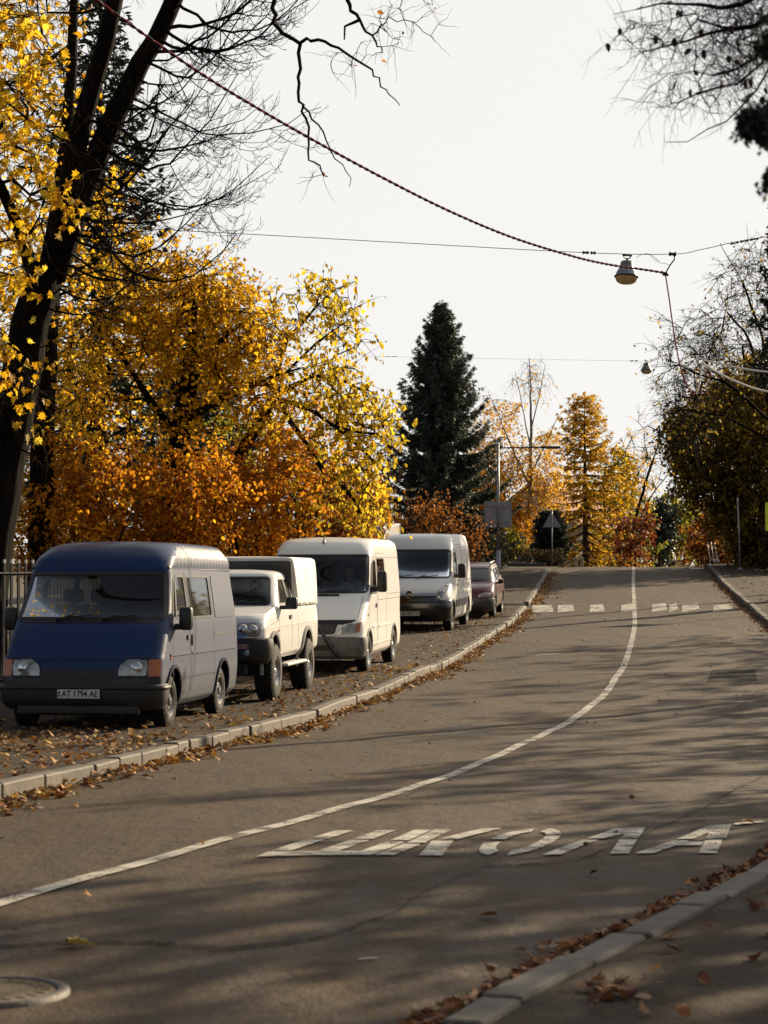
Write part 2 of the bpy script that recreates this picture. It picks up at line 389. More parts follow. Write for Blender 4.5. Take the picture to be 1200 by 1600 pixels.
def road_z(x, y):
    t = (x - lk(y) + .05) / (rk(y) - lk(y) + .1)
    return float(G(y) + wob(x, y) * .8 + .03 * math.sin(PI * min(1, max(0, t))) - .027)
def pave_wob(X, Y): return .012 * np.sin(X * .9 + Y * .4) + .008 * np.sin(Y * 1.1 - X)
strip_grid('pavement', np.arange(-8, 88.6, .5), lambda y: lk(y) - 14, lambda y: lk(y) - .16, 40, KERB - .012, M['pave'], lambda X, Y, t: pave_wob(X, Y) * (1 - t ** 8))
strip_grid('pavement', np.arange(-8, 104, .5), lambda y: rk(y) + .17, lambda y: rk(y) + 9, 24, 0, M['pave'], lambda X, Y, t: pave_wob(X, Y) * (1 - (1 - t) ** 8) + KR(Y) - .022)
strip_grid('side_street', np.linspace(88.9, 94.6, 12), lambda y: -30 + 0 * y, lambda y: lk(y) + .2, 30, .008, M['pave'])
strip_grid('verge', np.linspace(94.9, 104, 12), lambda y: -30 + 0 * y, lambda y: lk(y) - .2, 30, .13, M['ground'])

def kerb_line(name, f, y0, y1, side, seed, L=1.0, hf=lambda y: KERB):
    rng = random.Random(seed); mb = MB(); y = y0
    while y < y1:
        l = L * rng.choice([1, 1, 1, .5, .8]); g = rng.uniform(.012, .03)
        dx = float(f(y + .3) - f(y - .3)) / .6; c = 1 / math.hypot(1, dx); ye = y + l * c
        a, b = (float(f(y)), y), (float(f(ye)), ye)
        ang = math.atan2(b[1] - a[1], b[0] - a[0]); cx, cy = (a[0] + b[0]) / 2, (a[1] + b[1]) / 2
        n = (-math.sin(ang) * side, math.cos(ang) * side)            # away from the road
        w = .17; ln = math.hypot(b[0] - a[0], b[1] - a[1]) - g
        pitch = math.atan2(float(G(ye) - G(y)), l)
        j = rng.uniform(-.014, .014)
        mb.box((cx + n[0] * (w / 2 + j - .01), cy + n[1] * (w / 2 + j - .01), float(G(cy)) - .17 + float(hf(cy)) + rng.uniform(-.012, .008)), (ln, w, .34),
               rz=ang + rng.uniform(-.012, .012), bev=.022, ry=-pitch + rng.uniform(-.01, .01))
        y = ye
    return tag(mb.build(name, M['kerb']), kind='structure')
kerb_line('kerb', lk, -4, 65, 1, 3)
kerb_line('kerb', lk, 67.2, 88.6, 1, 4)
kerb_line('kerb', rk, -4, 103, -1, 5, hf=KR)
mb = MB(); x = 7.0
while x > -12:
    mb.box((x, 94.75, float(G(94.75)) + .02), (.97, .17, .3), bev=.02); x -= 1
tag(mb.build('kerb', M['kerb']), kind='structure')
mb = MB(); x = float(lk(88.7)) - .2
while x > -12:
    mb.box((x - .5, 88.75, float(G(88.75)) - .04), (.97, .17, .35), bev=.02); x -= 1
tag(mb.build('kerb', M['kerb']), kind='structure')

# markings: sheets just above the asphalt
def sheet(name, quads, mat, dz=.006, res=.25, thick=None):
    """each quad a 4-corner patch in world XY laid on the road surface"""
    V = []; Fc = []
    for q in quads:
        q = [np.array(p[:2], float) for p in q]
        nu = max(1, int(np.linalg.norm(q[1] - q[0]) / res)); nv = max(1, int(np.linalg.norm(q[3] - q[0]) / res)); b = len(V)
        for j in range(nv + 1):
            for i in range(nu + 1):
                u, v = i / nu, j / nv
                p = (q[0] * (1 - u) + q[1] * u) * (1 - v) + (q[3] * (1 - u) + q[2] * u) * v
                V.append((p[0], p[1], road_z(p[0], p[1]) + dz))
        for j in range(nv):
            for i in range(nu):
                a = b + j * (nu + 1) + i; Fc.append((a, a + 1, a + nu + 2, a + nu + 1))
    return tag(mesh_obj(name, V, Fc, mat, None, True), kind='structure')
ys = np.arange(-4, 97, .35); quads = []
def cl(y): return float(cen(y))
for y0_, y1_ in zip(ys[:-1], ys[1:]):
    w0, w1 = .065, .065
    quads.append([(cl(y0_) - w0, y0_), (cl(y0_) + w0, y0_), (cl(y1_) + w1, y1_), (cl(y1_) - w1, y1_)])
sheet('centre_line', quads, M['mark'], .010)
quads = []
for x0, x1 in ((831, 865), (871, 898), (921, 945), (970, 992), (1018, 1043), (1045, 1060), (1065, 1093), (1114, 1144)):
    a, b = hit(x0, 957), hit(x1, 957 - (x1 - 831) * .018); c, d = hit(x1 - 3, 946 - (x1 - 831) * .012), hit(x0 + 1, 946)
    quads.append([a, b, c, d])
sheet('crosswalk', quads, M['mark'], .014)
# the word on the road, read from the camera: letters as strokes in a unit frame laid along the lane
def word_pt(u, v):
    bl, br, tl, tr = hit(400, 1347), hit(1120, 1331), hit(523, 1302), hit(1142, 1290)
    p = (bl * (1 - u) + br * u) * (1 - v) + (tl * (1 - u) + tr * u) * v
    return (p[0], p[1])
def bar(u0, v0, u1, v1, w0, w1=None):
    w1 = w0 if w1 is None else w1
    return [(u0, v0), (u0 + w0, v0), (u1 + w1, v1), (u1, v1)]
strokes = []
s = .045
strokes += [bar(0, 0, 0, .14, .243), bar(0, .17, 0, .60, s), bar(0, .66, 0, 1, s), bar(.105, .14, .105, .58, s), bar(.105, .64, .105, .98, s), bar(.198, .14, .198, .52, s), bar(.198, .57, .198, .97, s)]
strokes += [bar(.250, 0, .250, .42, .040), bar(.250, .47, .250, .98, .043), bar(.305, .58, .365, 1, .05), bar(.343, 0, .300, .54, .05)]
def arc(cu, a0, a1, ru=.076, rv=.5, w=.036, n=8):
    out = []
    for k in range(n):
        t0, t1 = a0 + (a1 - a0) * k / n, a0 + (a1 - a0) * (k + 1) / n
        f = lambda t, e: (cu + (ru - e) * math.cos(t), .5 + (rv - e * 4.2) * math.sin(t))
        out.append([f(t0, 0), f(t1, 0), f(t1, w), f(t0, w)])
    return out
strokes += arc(.510, R(100), R(172)) + arc(.510, R(188), R(255)) + arc(.520, R(-80), R(25)) + arc(.520, R(33), R(82))
strokes += [bar(.611, 0, .658, .50, .040), bar(.664, .56, .700, 1, .040, .075), bar(.760, 0, .746, .52, .042), bar(.746, .57, .735, 1, .042)]
strokes += [bar(.815, 0, .875, .46, .042), bar(.882, .52, .945, 1, .042), bar(.958, 0, .955, .46, .042), bar(.955, .52, .950, 1, .050), bar(.885, .28, .888, .40, .066)]
sheet('road_lettering', [[word_pt(*p) for p in q] for q in strokes], M['mark'], .012, .15)
# seam between old and new asphalt, with the smoother grey strip on its near side
seam_px = [(1200, 1205), (1120, 1252), (1000, 1305), (900, 1345), (765, 1353), (690, 1385), (600, 1432), (520, 1463), (450, 1480), (350, 1486), (240, 1478), (120, 1476), (-40, 1482)]
rng = random.Random(8); sp = []
for (a, b) in zip(seam_px[:-1], seam_px[1:]):
    pa, pb = hit(*a), hit(*b)
    for k in range(9):
        t = k / 9; p = pa * (1 - t) + pb * t; sp.append((p[0] + rng.uniform(-.02, .02), p[1] + rng.uniform(-.03, .03), rng.uniform(.005, .021)))
sheet('road_crack', [[(a[0], a[1] - a[2]), (b[0], b[1] - b[2]), (b[0], b[1] + b[2]), (a[0], a[1] + a[2])] for a, b in zip(sp[:-1], sp[1:])], M['tar'], .009)
pq = [hit(1105, 1066), hit(1183, 1064), hit(1180, 1044), hit(1112, 1046)]
sheet('road_patch', [pq], M['tar'], .0045)
def crack(pts, w, seed):
    r_ = random.Random(seed); P = [hit(*p) for p in pts]; out = []; prev = None
    for a, b in zip(P[:-1], P[1:]):
        for k in range(8):
            p = a + (b - a) * k / 8; p = (p[0] + r_.uniform(-.03, .03), p[1] + r_.uniform(-.04, .04), r_.uniform(.3, 1) * w)
            if prev: out.append([(prev[0], prev[1] - prev[2]), (p[0], p[1] - p[2]), (p[0], p[1] + p[2]), (prev[0], prev[1] + prev[2])])
            prev = p
    return out
cr = crack([(1010, 1010), (890, 1022), (840, 1018)], .03, 2) + crack([(560, 1248), (640, 1240), (700, 1215)], .02, 3) + crack([(0, 1395), (180, 1370), (300, 1345)], .012, 4)
cr += crack([(1200, 1075), (1180, 1080), (1150, 1110)], .03, 5) + crack([(640, 1010), (690, 1000), (740, 1003)], .03, 6)
sheet('road_crack', cr, M['tar'], .009)
M['wear'] = pmat('scuffed_paint', (.36, .33, .29), .7, var=.3, scale=6)
wr = []
for (x0, y0, x1, y1, h) in ((836, 1025, 872, 1023, .06), (1148, 1289, 1192, 1285, .05), (560, 1500, 590, 1499, .01)):
    a, b = hit(x0, y0), hit(x1, y1); wr.append([(a[0], a[1] - h), (b[0], b[1] - h), (b[0], b[1] + h), (a[0], a[1] + h)])
sheet('worn_marking', wr, M['wear'], .010)
# tactile yellow slab strip at the crossing end of the pavement
M['tactile'] = pmat('pale_paving', (.42, .38, .28), .8, var=.2, scale=8, bmp=.4)
mb = MB()
for k in range(7):
    mb.box((float(lk(66.0)) - .35 - k * .5, 66.0 - k * .03, float(G(66.0)) + KERB * .35), (.48, .9, .20), bev=.01)
tag(mb.build('paving_slabs', M['tactile']), kind='structure')

# ------------------------------------------------------------------ manhole
p = hit(-22, 1553); mh = empty('manhole_cover', (p[0], p[1], road_z(p[0], p[1]) + .003))
tag(mh, 'round metal manhole cover with raised rim in the asphalt at the near left corner', 'manhole cover')
M['iron'] = pmat('worn_iron', (.085, .072, .056), .65, .2, var=.4, scale=14, bmp=.3)
M['iron_dust'] = pmat('dusty_iron', (.145, .115, .075), .95, 0, var=.3, scale=9, bmp=.5, bscale=30, spec=.15)
mb = MB(); mb.lathe([(.33, -.02), (.325, .010), (.312, .017), (.282, .017), (.276, .006)], 48); mb.build('rim', M['iron'], mh, True)
mb = MB(); mb.lathe([(.273, .004), (.262, .012), (.20, .013), (.195, .010), (.12, .010), (.115, .013), (.001, .013)], 48)
for i in range(24):
    a = i * PI / 12; mb.box((.231 * math.cos(a), .231 * math.sin(a), .0125), (.04, .016, .007), rz=a)
mb.build('lid', M['iron_dust'], mh)
# ------------------------------------------------------------------ vehicle shells
def rounded(poly, r=.05, n=4):
    out = []; N = len(poly)
    for i in range(N):
        a, b, c = (np.array(poly[(i + k) % N][:2], float) for k in (-1, 0, 1))
        u, v = a - b, c - b; lu, lv = np.linalg.norm(u), np.linalg.norm(v); d = min(r, lu * .45, lv * .45)
        p0, p1 = b + u / lu * d, b + v / lv * d
        for k in range(n + 1):
            t = k / n; out.append(tuple((1 - t) ** 2 * p0 + 2 * t * (1 - t) * b + t * t * p1))
    return out
def ccw(poly):
    A = sum(p[0] * q[1] - q[0] * p[1] for p, q in zip(poly, poly[1:] + poly[:1]))
    return poly if A > 0 else poly[::-1]
def inset(poly, d):
    poly = ccw(list(poly)); N = len(poly); P = np.array(poly); out = []
    for i in range(N):
        e0, e1 = P[i] - P[i - 1], P[(i + 1) % N] - P[i]
        n0, n1 = np.array([-e0[1], e0[0]]) / (np.linalg.norm(e0) + 1e-9), np.array([-e1[1], e1[0]]) / (np.linalg.norm(e1) + 1e-9)
    
        out.append(tuple(P[i] + (n0 + n1) / max(.5, (n0 + n1) @ (n0 + n1)) * 2 * d / 1))
    return out
class Shell:
    """a body as stacked horizontal rounded outlines; front at low y, rear at high y"""
    COLS = ('z', 'yf', 'w', 'rcx', 'rcy', 'bow', 'yr', 'rr')
    def __init__(s, keys, warp=None, rib=None):
        K = np.array(keys, float); s.z = K[:, 0]; s.fn = [pchip(K[:, 0], K[:, i]) for i in range(1, 8)]; s.warp = warp; s.rib = rib
        s.zmin, s.zmax = s.z[0], s.z[-1]
    def par(s, z): return [float(f(z)) for f in s.fn]
    def front(s, x, z):
        yf, w, rcx, rcy, bow, yr, rr = s.par(z); x = min(abs(x), w); y = yf + bow * (x / w) ** 2
        e = (x - (w - rcx)) / rcx
        if e > 0: y += rcy * (1 - math.sqrt(max(0, 1 - e * e)))
        return y
    def side(s, y, z):
        yf, w, rcx, rcy, bow, yr, rr = s.par(z); c = 1 - (y - yf - bow) / rcy; x = w
        if c > 0: c = min(c, 1); x = w - rcx + rcx * math.sqrt(1 - c * c)
        c = (y - (yr - rr)) / rr
        if c > 0: c = min(c, 1); x = w - rr + rr * math.sqrt(1 - c * c)
        return x
    def raw(s, mode, a, z):
        if mode == 'f': return np.array([a, s.front(a, z), z])
        if mode == 'b':
            return np.array([a, s.par(z)[5], z])
        x = s.side(a, z); return np.array([x if mode == 'r' else -x, a, z])
    def P(s, mode, a, z, off=0.0):
        p = s.raw(mode, a, z); e = .006
        d1 = s.raw(mode, a + e, z) - s.raw(mode, a - e, z); d2 = s.raw(mode, a, z + e) - s.raw(mode, a, z - e)
        n = np.cross(d1, d2); n /= np.linalg.norm(n) + 1e-9
        ref = {'f': (0, -1, 0), 'b': (0, 1, 0), 'r': (1, 0, 0), 'l': (-1, 0, 0)}[mode]
        if n @ np.array(ref) < 0: n = -n
        q = p + n * off
        if s.warp: q[2] = s.warp(*q)
        return q
    def body(s, nz=60, nfx=14, nfa=8, dy=.07, top_cap=True, crown=.02):
        zs = sorted(set(np.round(np.concatenate([s.z, np.linspace(s.zmin, s.zmax, nz)]), 4)))
        rings = []
        ny = int((s.par(zs[0])[5] - s.par(zs[0])[0]) / dy)
        for z in zs:
            yf, w, rcx, rcy, bow, yr, rr = s.par(z); h = []
            for x in np.linspace(0, w - rcx, nfx): h.append((x, yf + bow * (x / w) ** 2))
            for a in np.linspace(0, PI / 2, nfa)[1:]:
                x = w - rcx + rcx * math.sin(a); h.append((x, yf + bow * (x / w) ** 2 + rcy * (1 - math.cos(a))))
            for y in np.linspace(yf + bow + rcy, yr - rr, ny)[1:]:
                o = s.rib(y, z) if s.rib else 0
                h.append((w + o, y))
            for a in np.linspace(0, PI / 2, 6)[1:]: h.append((w - rr + rr * math.cos(a), yr - rr + rr * math.sin(a)))
            for x in np.linspace(w - rr, 0, 8)[1:]: h.append((x, yr))
            full = h + [(-x, y) for x, y in h[-2:0:-1]]
            rings.append([(x, y, z) for x, y in full])
        n = len(rings[0])
        if top_cap:
            last = np.array(rings[-1]); c = last.mean(0)
            nh = len(h)
            # shrink towards the long axis, not one point, so the roof stays even
            for k, q in enumerate((.8, .55, .28, .03)):
                r = last.copy(); r[:, 0] *= q; ymid = np.clip(last[:, 1], c[1] - .0, c[1] + .0)
                lo, hi = last[:, 1].min() + .3 * (1 - q), last[:, 1].max() - .3 * (1 - q); r[:, 1] = np.clip(last[:, 1], lo, hi)
                r[:, 2] += crown * (1 - q * q); rings.append([tuple(p) for p in r])
        V = [p for r in rings for p in r]; Fc = []
        for j in range(len(rings) - 1):
            for i in range(n):
                a, b = j * n + i, j * n + (i + 1) % n; Fc.append((a, b, b + n, a + n))
        if s.warp: V = [(x, y, s.warp(x, y, z)) for x, y, z in V]
        bm = bmesh.new(); vs = [bm.verts.new(v) for v in V]
        for f in Fc:
            try: bm.faces.new([vs[i] for i in f])
            except ValueError: pass
        bmesh.ops.remove_doubles(bm, verts=bm.verts, dist=1e-5); bm.normal_update()
        return bm
    def cut(s, bm, mode, poly, ymax=None):
        """open a hole with crisp edges; convex polygon in (x,z) for the front, (y,z) for a side"""
        poly = ccw(list(poly)); P = np.array(poly); ax = 0 if mode == 'f' else 1
        if s.warp:
            P = np.array([(lambda q: (q[ax], q[2]))(s.P(mode, a, z)) for a, z in poly])
        lo, hi = P.min(0) - .25, P.max(0) + .25
        def ok(f):
            c = f.calc_center_median()
            if not (lo[0] < c[ax] < hi[0] and lo[1] < c.z < hi[1]): return False
            n = f.normal
            if mode == 'f': return c.y < (ymax if ymax is not None else 2.0) and n.y < -.15
            if mode == 'b': return n.y > .5
            return (c.x > 0) == (mode == 'r') and abs(n.x) > .3
        fs = [f for f in bm.faces if ok(f)]
        for i in range(len(P)):
            a, b = P[i], P[(i + 1) % len(P)]; e = b - a
            if np.linalg.norm(e) < 1e-6: continue
            nrm = (e[1], 0, -e[0]) if ax == 0 else (0, e[1], -e[0])
            co = (a[0], 0, a[1]) if ax == 0 else (0, a[0], a[1])
            geom = list({x for f in fs for x in list(f.verts) + list(f.edges) + [f]})
            r = bmesh.ops.bisect_plane(bm, geom=geom, dist=1e-6, plane_co=co, plane_no=nrm)
            fs = list({g for g in r['geom'] if isinstance(g, bmesh.types.BMFace)} | {f for f in fs if f.is_valid})
        dead = []
        for f in fs:
            c = f.calc_center_median(); q = np.array((c[ax], c.z)); ins = True
            for i in range(len(P)):
                a, b = P[i], P[(i + 1) % len(P)]
                if (b[0] - a[0]) * (q[1] - a[1]) - (b[1] - a[1]) * (q[0] - a[0]) < -1e-7: ins = False; break
            if ins: dead.append(f)
        bmesh.ops.delete(bm, geom=dead, context='FACES')
    def patch(s, name, mode, poly, off, depth, mat, parent, res=.05, smooth=True, bulge=0):
        """a panel with its own thickness that follows the body; convex polygon"""
        poly = ccw(list(poly)); P = np.array(poly); lo, hi = P.min(0), P.max(0)
        nu, nv = max(2, int((hi[0] - lo[0]) / res)), max(2, int((hi[1] - lo[1]) / res))
        bm = bmesh.new(); bmesh.ops.create_grid(bm, x_segments=nu, y_segments=nv, size=.5)
        for v in bm.verts: v.co.x = lo[0] + (v.co.x + .5) * (hi[0] - lo[0]); v.co.y = lo[1] + (v.co.y + .5) * (hi[1] - lo[1])
        for i in range(len(P)):
            a, b = P[i], P[(i + 1) % len(P)]; e = b - a
            if np.linalg.norm(e) < 1e-6: continue
            bmesh.ops.bisect_plane(bm, geom=bm.verts[:] + bm.edges[:] + bm.faces[:], dist=1e-6, plane_co=(a[0], a[1], 0), plane_no=(e[1], -e[0], 0), clear_outer=True)
        c = P.mean(0); ext = (hi - lo) / 2
        bnd = [e for e in bm.edges if e.is_boundary]
        for v in bm.verts:
            u, w = v.co.x, v.co.y; v.co.z = bulge * max(0, 1 - ((u - c[0]) / ext[0]) ** 2) * max(0, 1 - ((w - c[1]) / ext[1]) ** 2) if bulge else 0
        src = {v: (v.co.x, v.co.y, v.co.z) for v in bm.verts}
        if depth:
            r = bmesh.ops.extrude_edge_only(bm, edges=bnd)
            nv_ = [g for g in r['geom'] if isinstance(g, bmesh.types.BMVert)]
            for v in nv_: src[v] = (v.co.x, v.co.y, -depth)
        for v, (u, w, d) in src.items(): v.co = Vector(s.P(mode, u, w, off + d))
        bmesh.ops.recalc_face_normals(bm, faces=bm.faces)
        o = bm_obj(name, bm, mat, parent, smooth)
        if smooth and depth: autosmooth(o)
        return o
    def ring(s, name, mode, poly, width, off, mat, parent, depth=.02, close=True, seg=.08):
        """a raised frame strip centred on the outline of a window"""
        P = dense(list(poly) + ([poly[0]] if close else []), seg)
        if close: P = P[:-1]
        return s.strip(name, mode, P, width, off, mat, parent, depth, close)
    def strip_mesh(s, mode, P, width, off, depth=.012, close=False):
        P = np.array(P, float); n = len(P); V = []; Fc = []
        for i in range(n):
            a = P[i - 1] if (close or i > 0) else P[i]; b = P[(i + 1) % n] if (close or i < n - 1) else P[i]
            t = b - a; t /= np.linalg.norm(t) + 1e-9; nn = np.array([-t[1], t[0]]) * width / 2
            for q, o in ((P[i] + nn, off - depth), (P[i] + nn * .8, off), (P[i] - nn * .8, off), (P[i] - nn, off - depth)): V.append(s.P(mode, q[0], q[1], o))
        for i in range(n if close else n - 1):
            for k in range(3):
                a, b = i * 4 + k, ((i + 1) % n) * 4 + k; Fc.append((a, a + 1, b + 1, b))
        return V, Fc
    def strip(s, name, mode, P, width, off, mat, parent, depth=.012, close=False):
        V, Fc = s.strip_mesh(mode, P, width, off, depth, close); return mesh_obj(name, V, Fc, mat, parent)
    def seams(s, name, items, mat, parent, width=.012, off=.002):
        mb = MB()
        for mode, pts in items:
            V, Fc = s.strip_mesh(mode, dense(pts, .08), width, off, .01); mb.add(V, Fc)
        return mb.build(name, mat, parent)
    def wrap(s, name, z0, z1, off, ye, mat, parent, nz=8, depth=.08, round_=.03, zfun=None, ends=.0):
        """a band round the nose (bumper): from the left side at ye, across the front, to the right side"""
        pts = []
        zm = (z0 + z1) / 2; yf, w, rcx, rcy, bow, yr, rr = s.par(zm)
        sy = np.linspace(ye, yf + bow + rcy, 8)
        U = [('l', y) for y in sy] + [('c', -a) for a in np.linspace(PI / 2, 0, 7)[1:]] + [('f', x) for x in np.linspace(-1, 1, 17)[1:-1]] + [('c', a) for a in np.linspace(0, PI / 2, 7)] + [('r', y) for y in sy[::-1][1:]]
        prof = [(z0, off - depth)] + [(z0 + (z1 - z0) * (.5 - .5 * math.cos(PI * t)), off - round_ * (1 - math.sin(PI * min(1, max(0, t))) ** .5)) for t in np.linspace(0, 1, nz)] + [(z1, off - depth)]
        V = []; Fc = []; m = len(prof)
        for k, a in U:
            for z, o in prof:
                yf, w, rcx, rcy, bow, yr, rr = s.par(min(max(z, s.zmin), s.zmax))
                if k in 'lr': V.append(s.P(k, a, z, o))
                else:
                    x = a * (w - rcx) if k == 'f' else math.copysign(w - rcx + rcx * math.sin(abs(a)), a)
                    if k == 'c' and abs(a) > 1.3: V.append(s.P('r' if a > 0 else 'l', yf + bow + rcy * (1 - math.cos(abs(a))), z, o))
                    else: V.append(s.P('f', x, z, o))
        for i in range(len(U) - 1):
            for k in range(m - 1):
                a = i * m + k; Fc.append((a, a + 1, a + m + 1, a + m))
        Fc.append(tuple(range(m))); Fc.append(tuple(range(len(V) - m, len(V)))[::-1])
        o = mesh_obj(name, V, Fc, mat, parent, True); autosmooth(o); return o
def dense(P, seg):
    out = []
    for a, b in zip(P[:-1], P[1:]):
        a, b = np.array(a, float), np.array(b, float); n = max(1, int(np.linalg.norm(b - a) / seg))
        for k in range(n): out.append(tuple(a + (b - a) * k / n))
    out.append(tuple(np.array(P[-1], float))); return out
def autosmooth(o, ang=.6):
    me = o.data; bm = bmesh.new(); bm.from_mesh(me)
    for e in bm.edges:
        if len(e.link_faces) == 2 and e.calc_face_angle(0) > ang: e.smooth = False
    bm.to_mesh(me); bm.free()
def circle_poly(y, z, r, n=20): return [(y + r * math.cos(2 * PI * i / n), z + r * math.sin(2 * PI * i / n)) for i in range(n)]

def wheel(parent, x, y, r, w, side, style, rimr, dust=True):
    """tyre as the part, rim as its sub-part; axle along x, outer face on side (+1/-1)"""
    Mx = Matrix.Translation((x, y, r)) @ Matrix.Rotation(PI / 2 * side, 4, 'Y')
    mb = MB(); h = w / 2
    mb.lathe([(rimr, -h * .8), (rimr + .015, -h), (r - .05, -h * 1.02), (r - .012, -h * .85), (r, -h * .6), (r, h * .6), (r - .012, h * .85), (r - .05, h * 1.02), (rimr + .03, h * 1.0), (rimr + .01, h * .9), (rimr, h * .75)], 40, Mx)
    for k in range(44):
        a = 2 * PI * k / 44
        for sgn in (-1, 1):
            p = Mx @ Vector(((r + .002) * math.cos(a), (r + .002) * math.sin(a), sgn * h * .55)); b = MB(); b.box((0, 0, 0), (.012, .03, h * .55)); T = Mx.to_3x3().to_4x4() @ Matrix.Rotation(a, 4, 'Z')
            mb.add([(Matrix.Translation(p) @ T @ Vector(v))[:] for v in b.v], b.f)
    t = mb.build('wheel', M['rubber'], parent, True); autosmooth(t)
    mb = MB(); R_ = rimr
    mb.lathe([(R_, h * .75), (R_ + .008, h * .92), (R_ - .006, h * .92), (R_ - .025, h * .70), (R_ - .045, h * .35)], 36, Mx)
    if style == 'steel':
        mb.lathe([(R_ - .045, h * .35), (R_ * .62, h * .42), (R_ * .50, h * .72), (R_ * .28, h * .72), (R_ * .24, h * .95), (.001, h * 1.0)], 36, Mx)
        for k in range(12):
            a = 2 * PI * k / 12; q = MB(); q.lathe([(.022, 0), (.022, .004), (.001, .005)], 10)
            mb.add([(Mx @ Matrix.Translation((R_ * .70 * math.cos(a), R_ * .70 * math.sin(a), h * .42)) @ Vector(v))[:] for v in q.v], q.f, 1)
    else:
        mb.lathe([(R_ - .045, h * .35), (R_ * .8, h * .10), (R_ * .2, h * .10)], 36, Mx, 1)
        mb.lathe([(R_ * .26, h * .2), (R_ * .26, h * .75), (R_ * .18, h * .85), (.001, h * .87)], 20, Mx)
        ns = {'five': 5, 'six': 6, 'cap': 8}[style]
        for k in range(ns):
            a = 2 * PI * k / ns; wd = .085 if ns < 8 else .06
            V = [(R_ * .2, -wd * .45, h * .70), (R_ * .2, wd * .45, h * .70), (R_ - .01, wd * .6, h * .62), (R_ - .01, -wd * .6, h * .62)]
            V += [(x_, y_, z_ - .05) for x_, y_, z_ in V]
            mb.add([(Mx @ Matrix.Rotation(a, 4, 'Z') @ Vector(v))[:] for v in V], [(0, 1, 2, 3), (4, 7, 6, 5), (0, 4, 5, 1), (1, 5, 6, 2), (2, 6, 7, 3), (3, 7, 4, 0)])
    for k in range(5):
        a = 2 * PI * k / 5 + .3; q = MB(); q.lathe([(.010, 0), (.010, .018), (.001, .02)], 6)
        mb.add([(Mx @ Matrix.Translation((.055 * math.cos(a), .055 * math.sin(a), h * .72)) @ Vector(v))[:] for v in q.v], q.f)
    rm = mb.build('rim', [M['steel' if style == 'steel' else 'alloy'], M['dark']], t, True); autosmooth(rm, .4)
    return t
def text_mesh(txt, size, name, mat, parent, loc, rot, depth=.002, sx=1.0, bold=.0):
    cu = bpy.data.curves.new(name, 'FONT'); cu.body = txt; cu.size = size; cu.align_x = 'CENTER'; cu.align_y = 'CENTER'; cu.extrude = depth; cu.offset = bold
    o = bpy.data.objects.new(name, cu); COL.objects.link(o)
    dg = bpy.context.evaluated_depsgraph_get(); me = bpy.data.meshes.new_from_object(o.evaluated_get(dg)); bpy.data.objects.remove(o)
    me.name = name; me.materials.clear(); me.materials.append(mat)
    t = link(bpy.data.objects.new(name, me), parent); t.location = loc; t.rotation_euler = rot; t.scale = (sx, 1, 1); return t
def plate(parent, x, y, z, txt, tilt=0, w=.52, h=.112, flag=True):
    mb = MB(); mb.box((0, 0, 0), (w, .012, h), bev=.004, mi=0)
    mb.box((0, .004, 0), (w + .022, .012, h + .022), bev=.004, mi=1)
    if flag: mb.box((-w / 2 + .022, -.0055, .016), (.03, .004, .03), mi=2); mb.box((-w / 2 + .022, -.0055, -.022), (.03, .004, .03), mi=3)
    pl = mb.build('number_plate', [M['plate'], M['black'], M['plate_blue'], M['plate_yellow']], parent); pl.location = (x, y, z); pl.rotation_euler = (tilt, 0, 0)
    text_mesh(txt, .108, 'lettering', M['plate_ink'], pl, (.018 if flag else 0, -.008, -.002), (PI / 2, 0, 0), sx=.82, bold=.0015)
    return pl
M['plate_blue'] = pmat('plate_green', (.03, .12, .10), .5); M['plate_yellow'] = pmat('plate_red', (.35, .05, .03), .5)
def mirror(parent, x, y, z, side, w=.19, h=.30, arm=.12, mats=None):
    mats = mats or M['black']
    mb = MB(); mb.box((x + side * (arm + w / 2), y, z), (w, .12, h), bev=.045)
    mb.box((x + side * arm / 2, y + .01, z - h * .3), (arm + .06, .05, .05), bev=.012); mb.box((x + side * arm / 2, y + .01, z - h * .42), (arm + .1, .06, .035), bev=.01)
    m = mb.build('mirror', mats, parent, True); autosmooth(m)
    g = MB(); g.box((x + side * (arm + w / 2), y + .062, z + .01), (w - .05, .006, h - .06), bev=.002); g.build('mirror_glass', M['chrome'], m)
    return m
def wipers(shell, parent, items):
    for x0, x1, z0, z1 in items:
        mb = MB(); pts = [shell.P('f', x0 + (x1 - x0) * t, z0 + (z1 - z0) * t, .035) for t in np.linspace(0, 1, 8)]
        mb.tube(pts, .011, 5); mb.tube([shell.P('f', x0, z0, .02), shell.P('f', x0 + (x1 - x0) * .5, z0 + (z1 - z0) * .5 + .02, .055)], .012, 5)
        mb.build('wiper', M['black'], parent, True)
def seat(parent, x, y, z, name='seat'):
    mb = MB(); mb.box((x, y, z), (.48, .50, .16), bev=.05); mb.box((x, y + .28, z + .36), (.46, .14, .62), bev=.05, rx=-.18); mb.box((x, y + .37, z + .79), (.27, .09, .18), bev=.04, rx=-.1)
    o = mb.build(name, M['seat'], parent, True); autosmooth(o); return o
def steering(parent, x, y, z, r=.2):
    mb = MB(); T = Matrix.Translation((x, y, z)) @ Matrix.Rotation(R(-38), 4, 'X')
    ring = [(T @ Vector((r * math.cos(a), 0, r * math.sin(a))))[:] for a in np.linspace(0, 2 * PI, 25)]
    mb.tube(ring, .016, 7)
    for a in (0, PI, -PI / 2): mb.tube([(T @ Vector((0, 0, 0)))[:], (T @ Vector((r * math.cos(a), 0, r * math.sin(a))))[:]], .018, 6)
    mb.sphere((T @ Vector((0, 0, 0)))[:], .06, 8); return mb.build('steering_wheel', M['black'], parent, True)
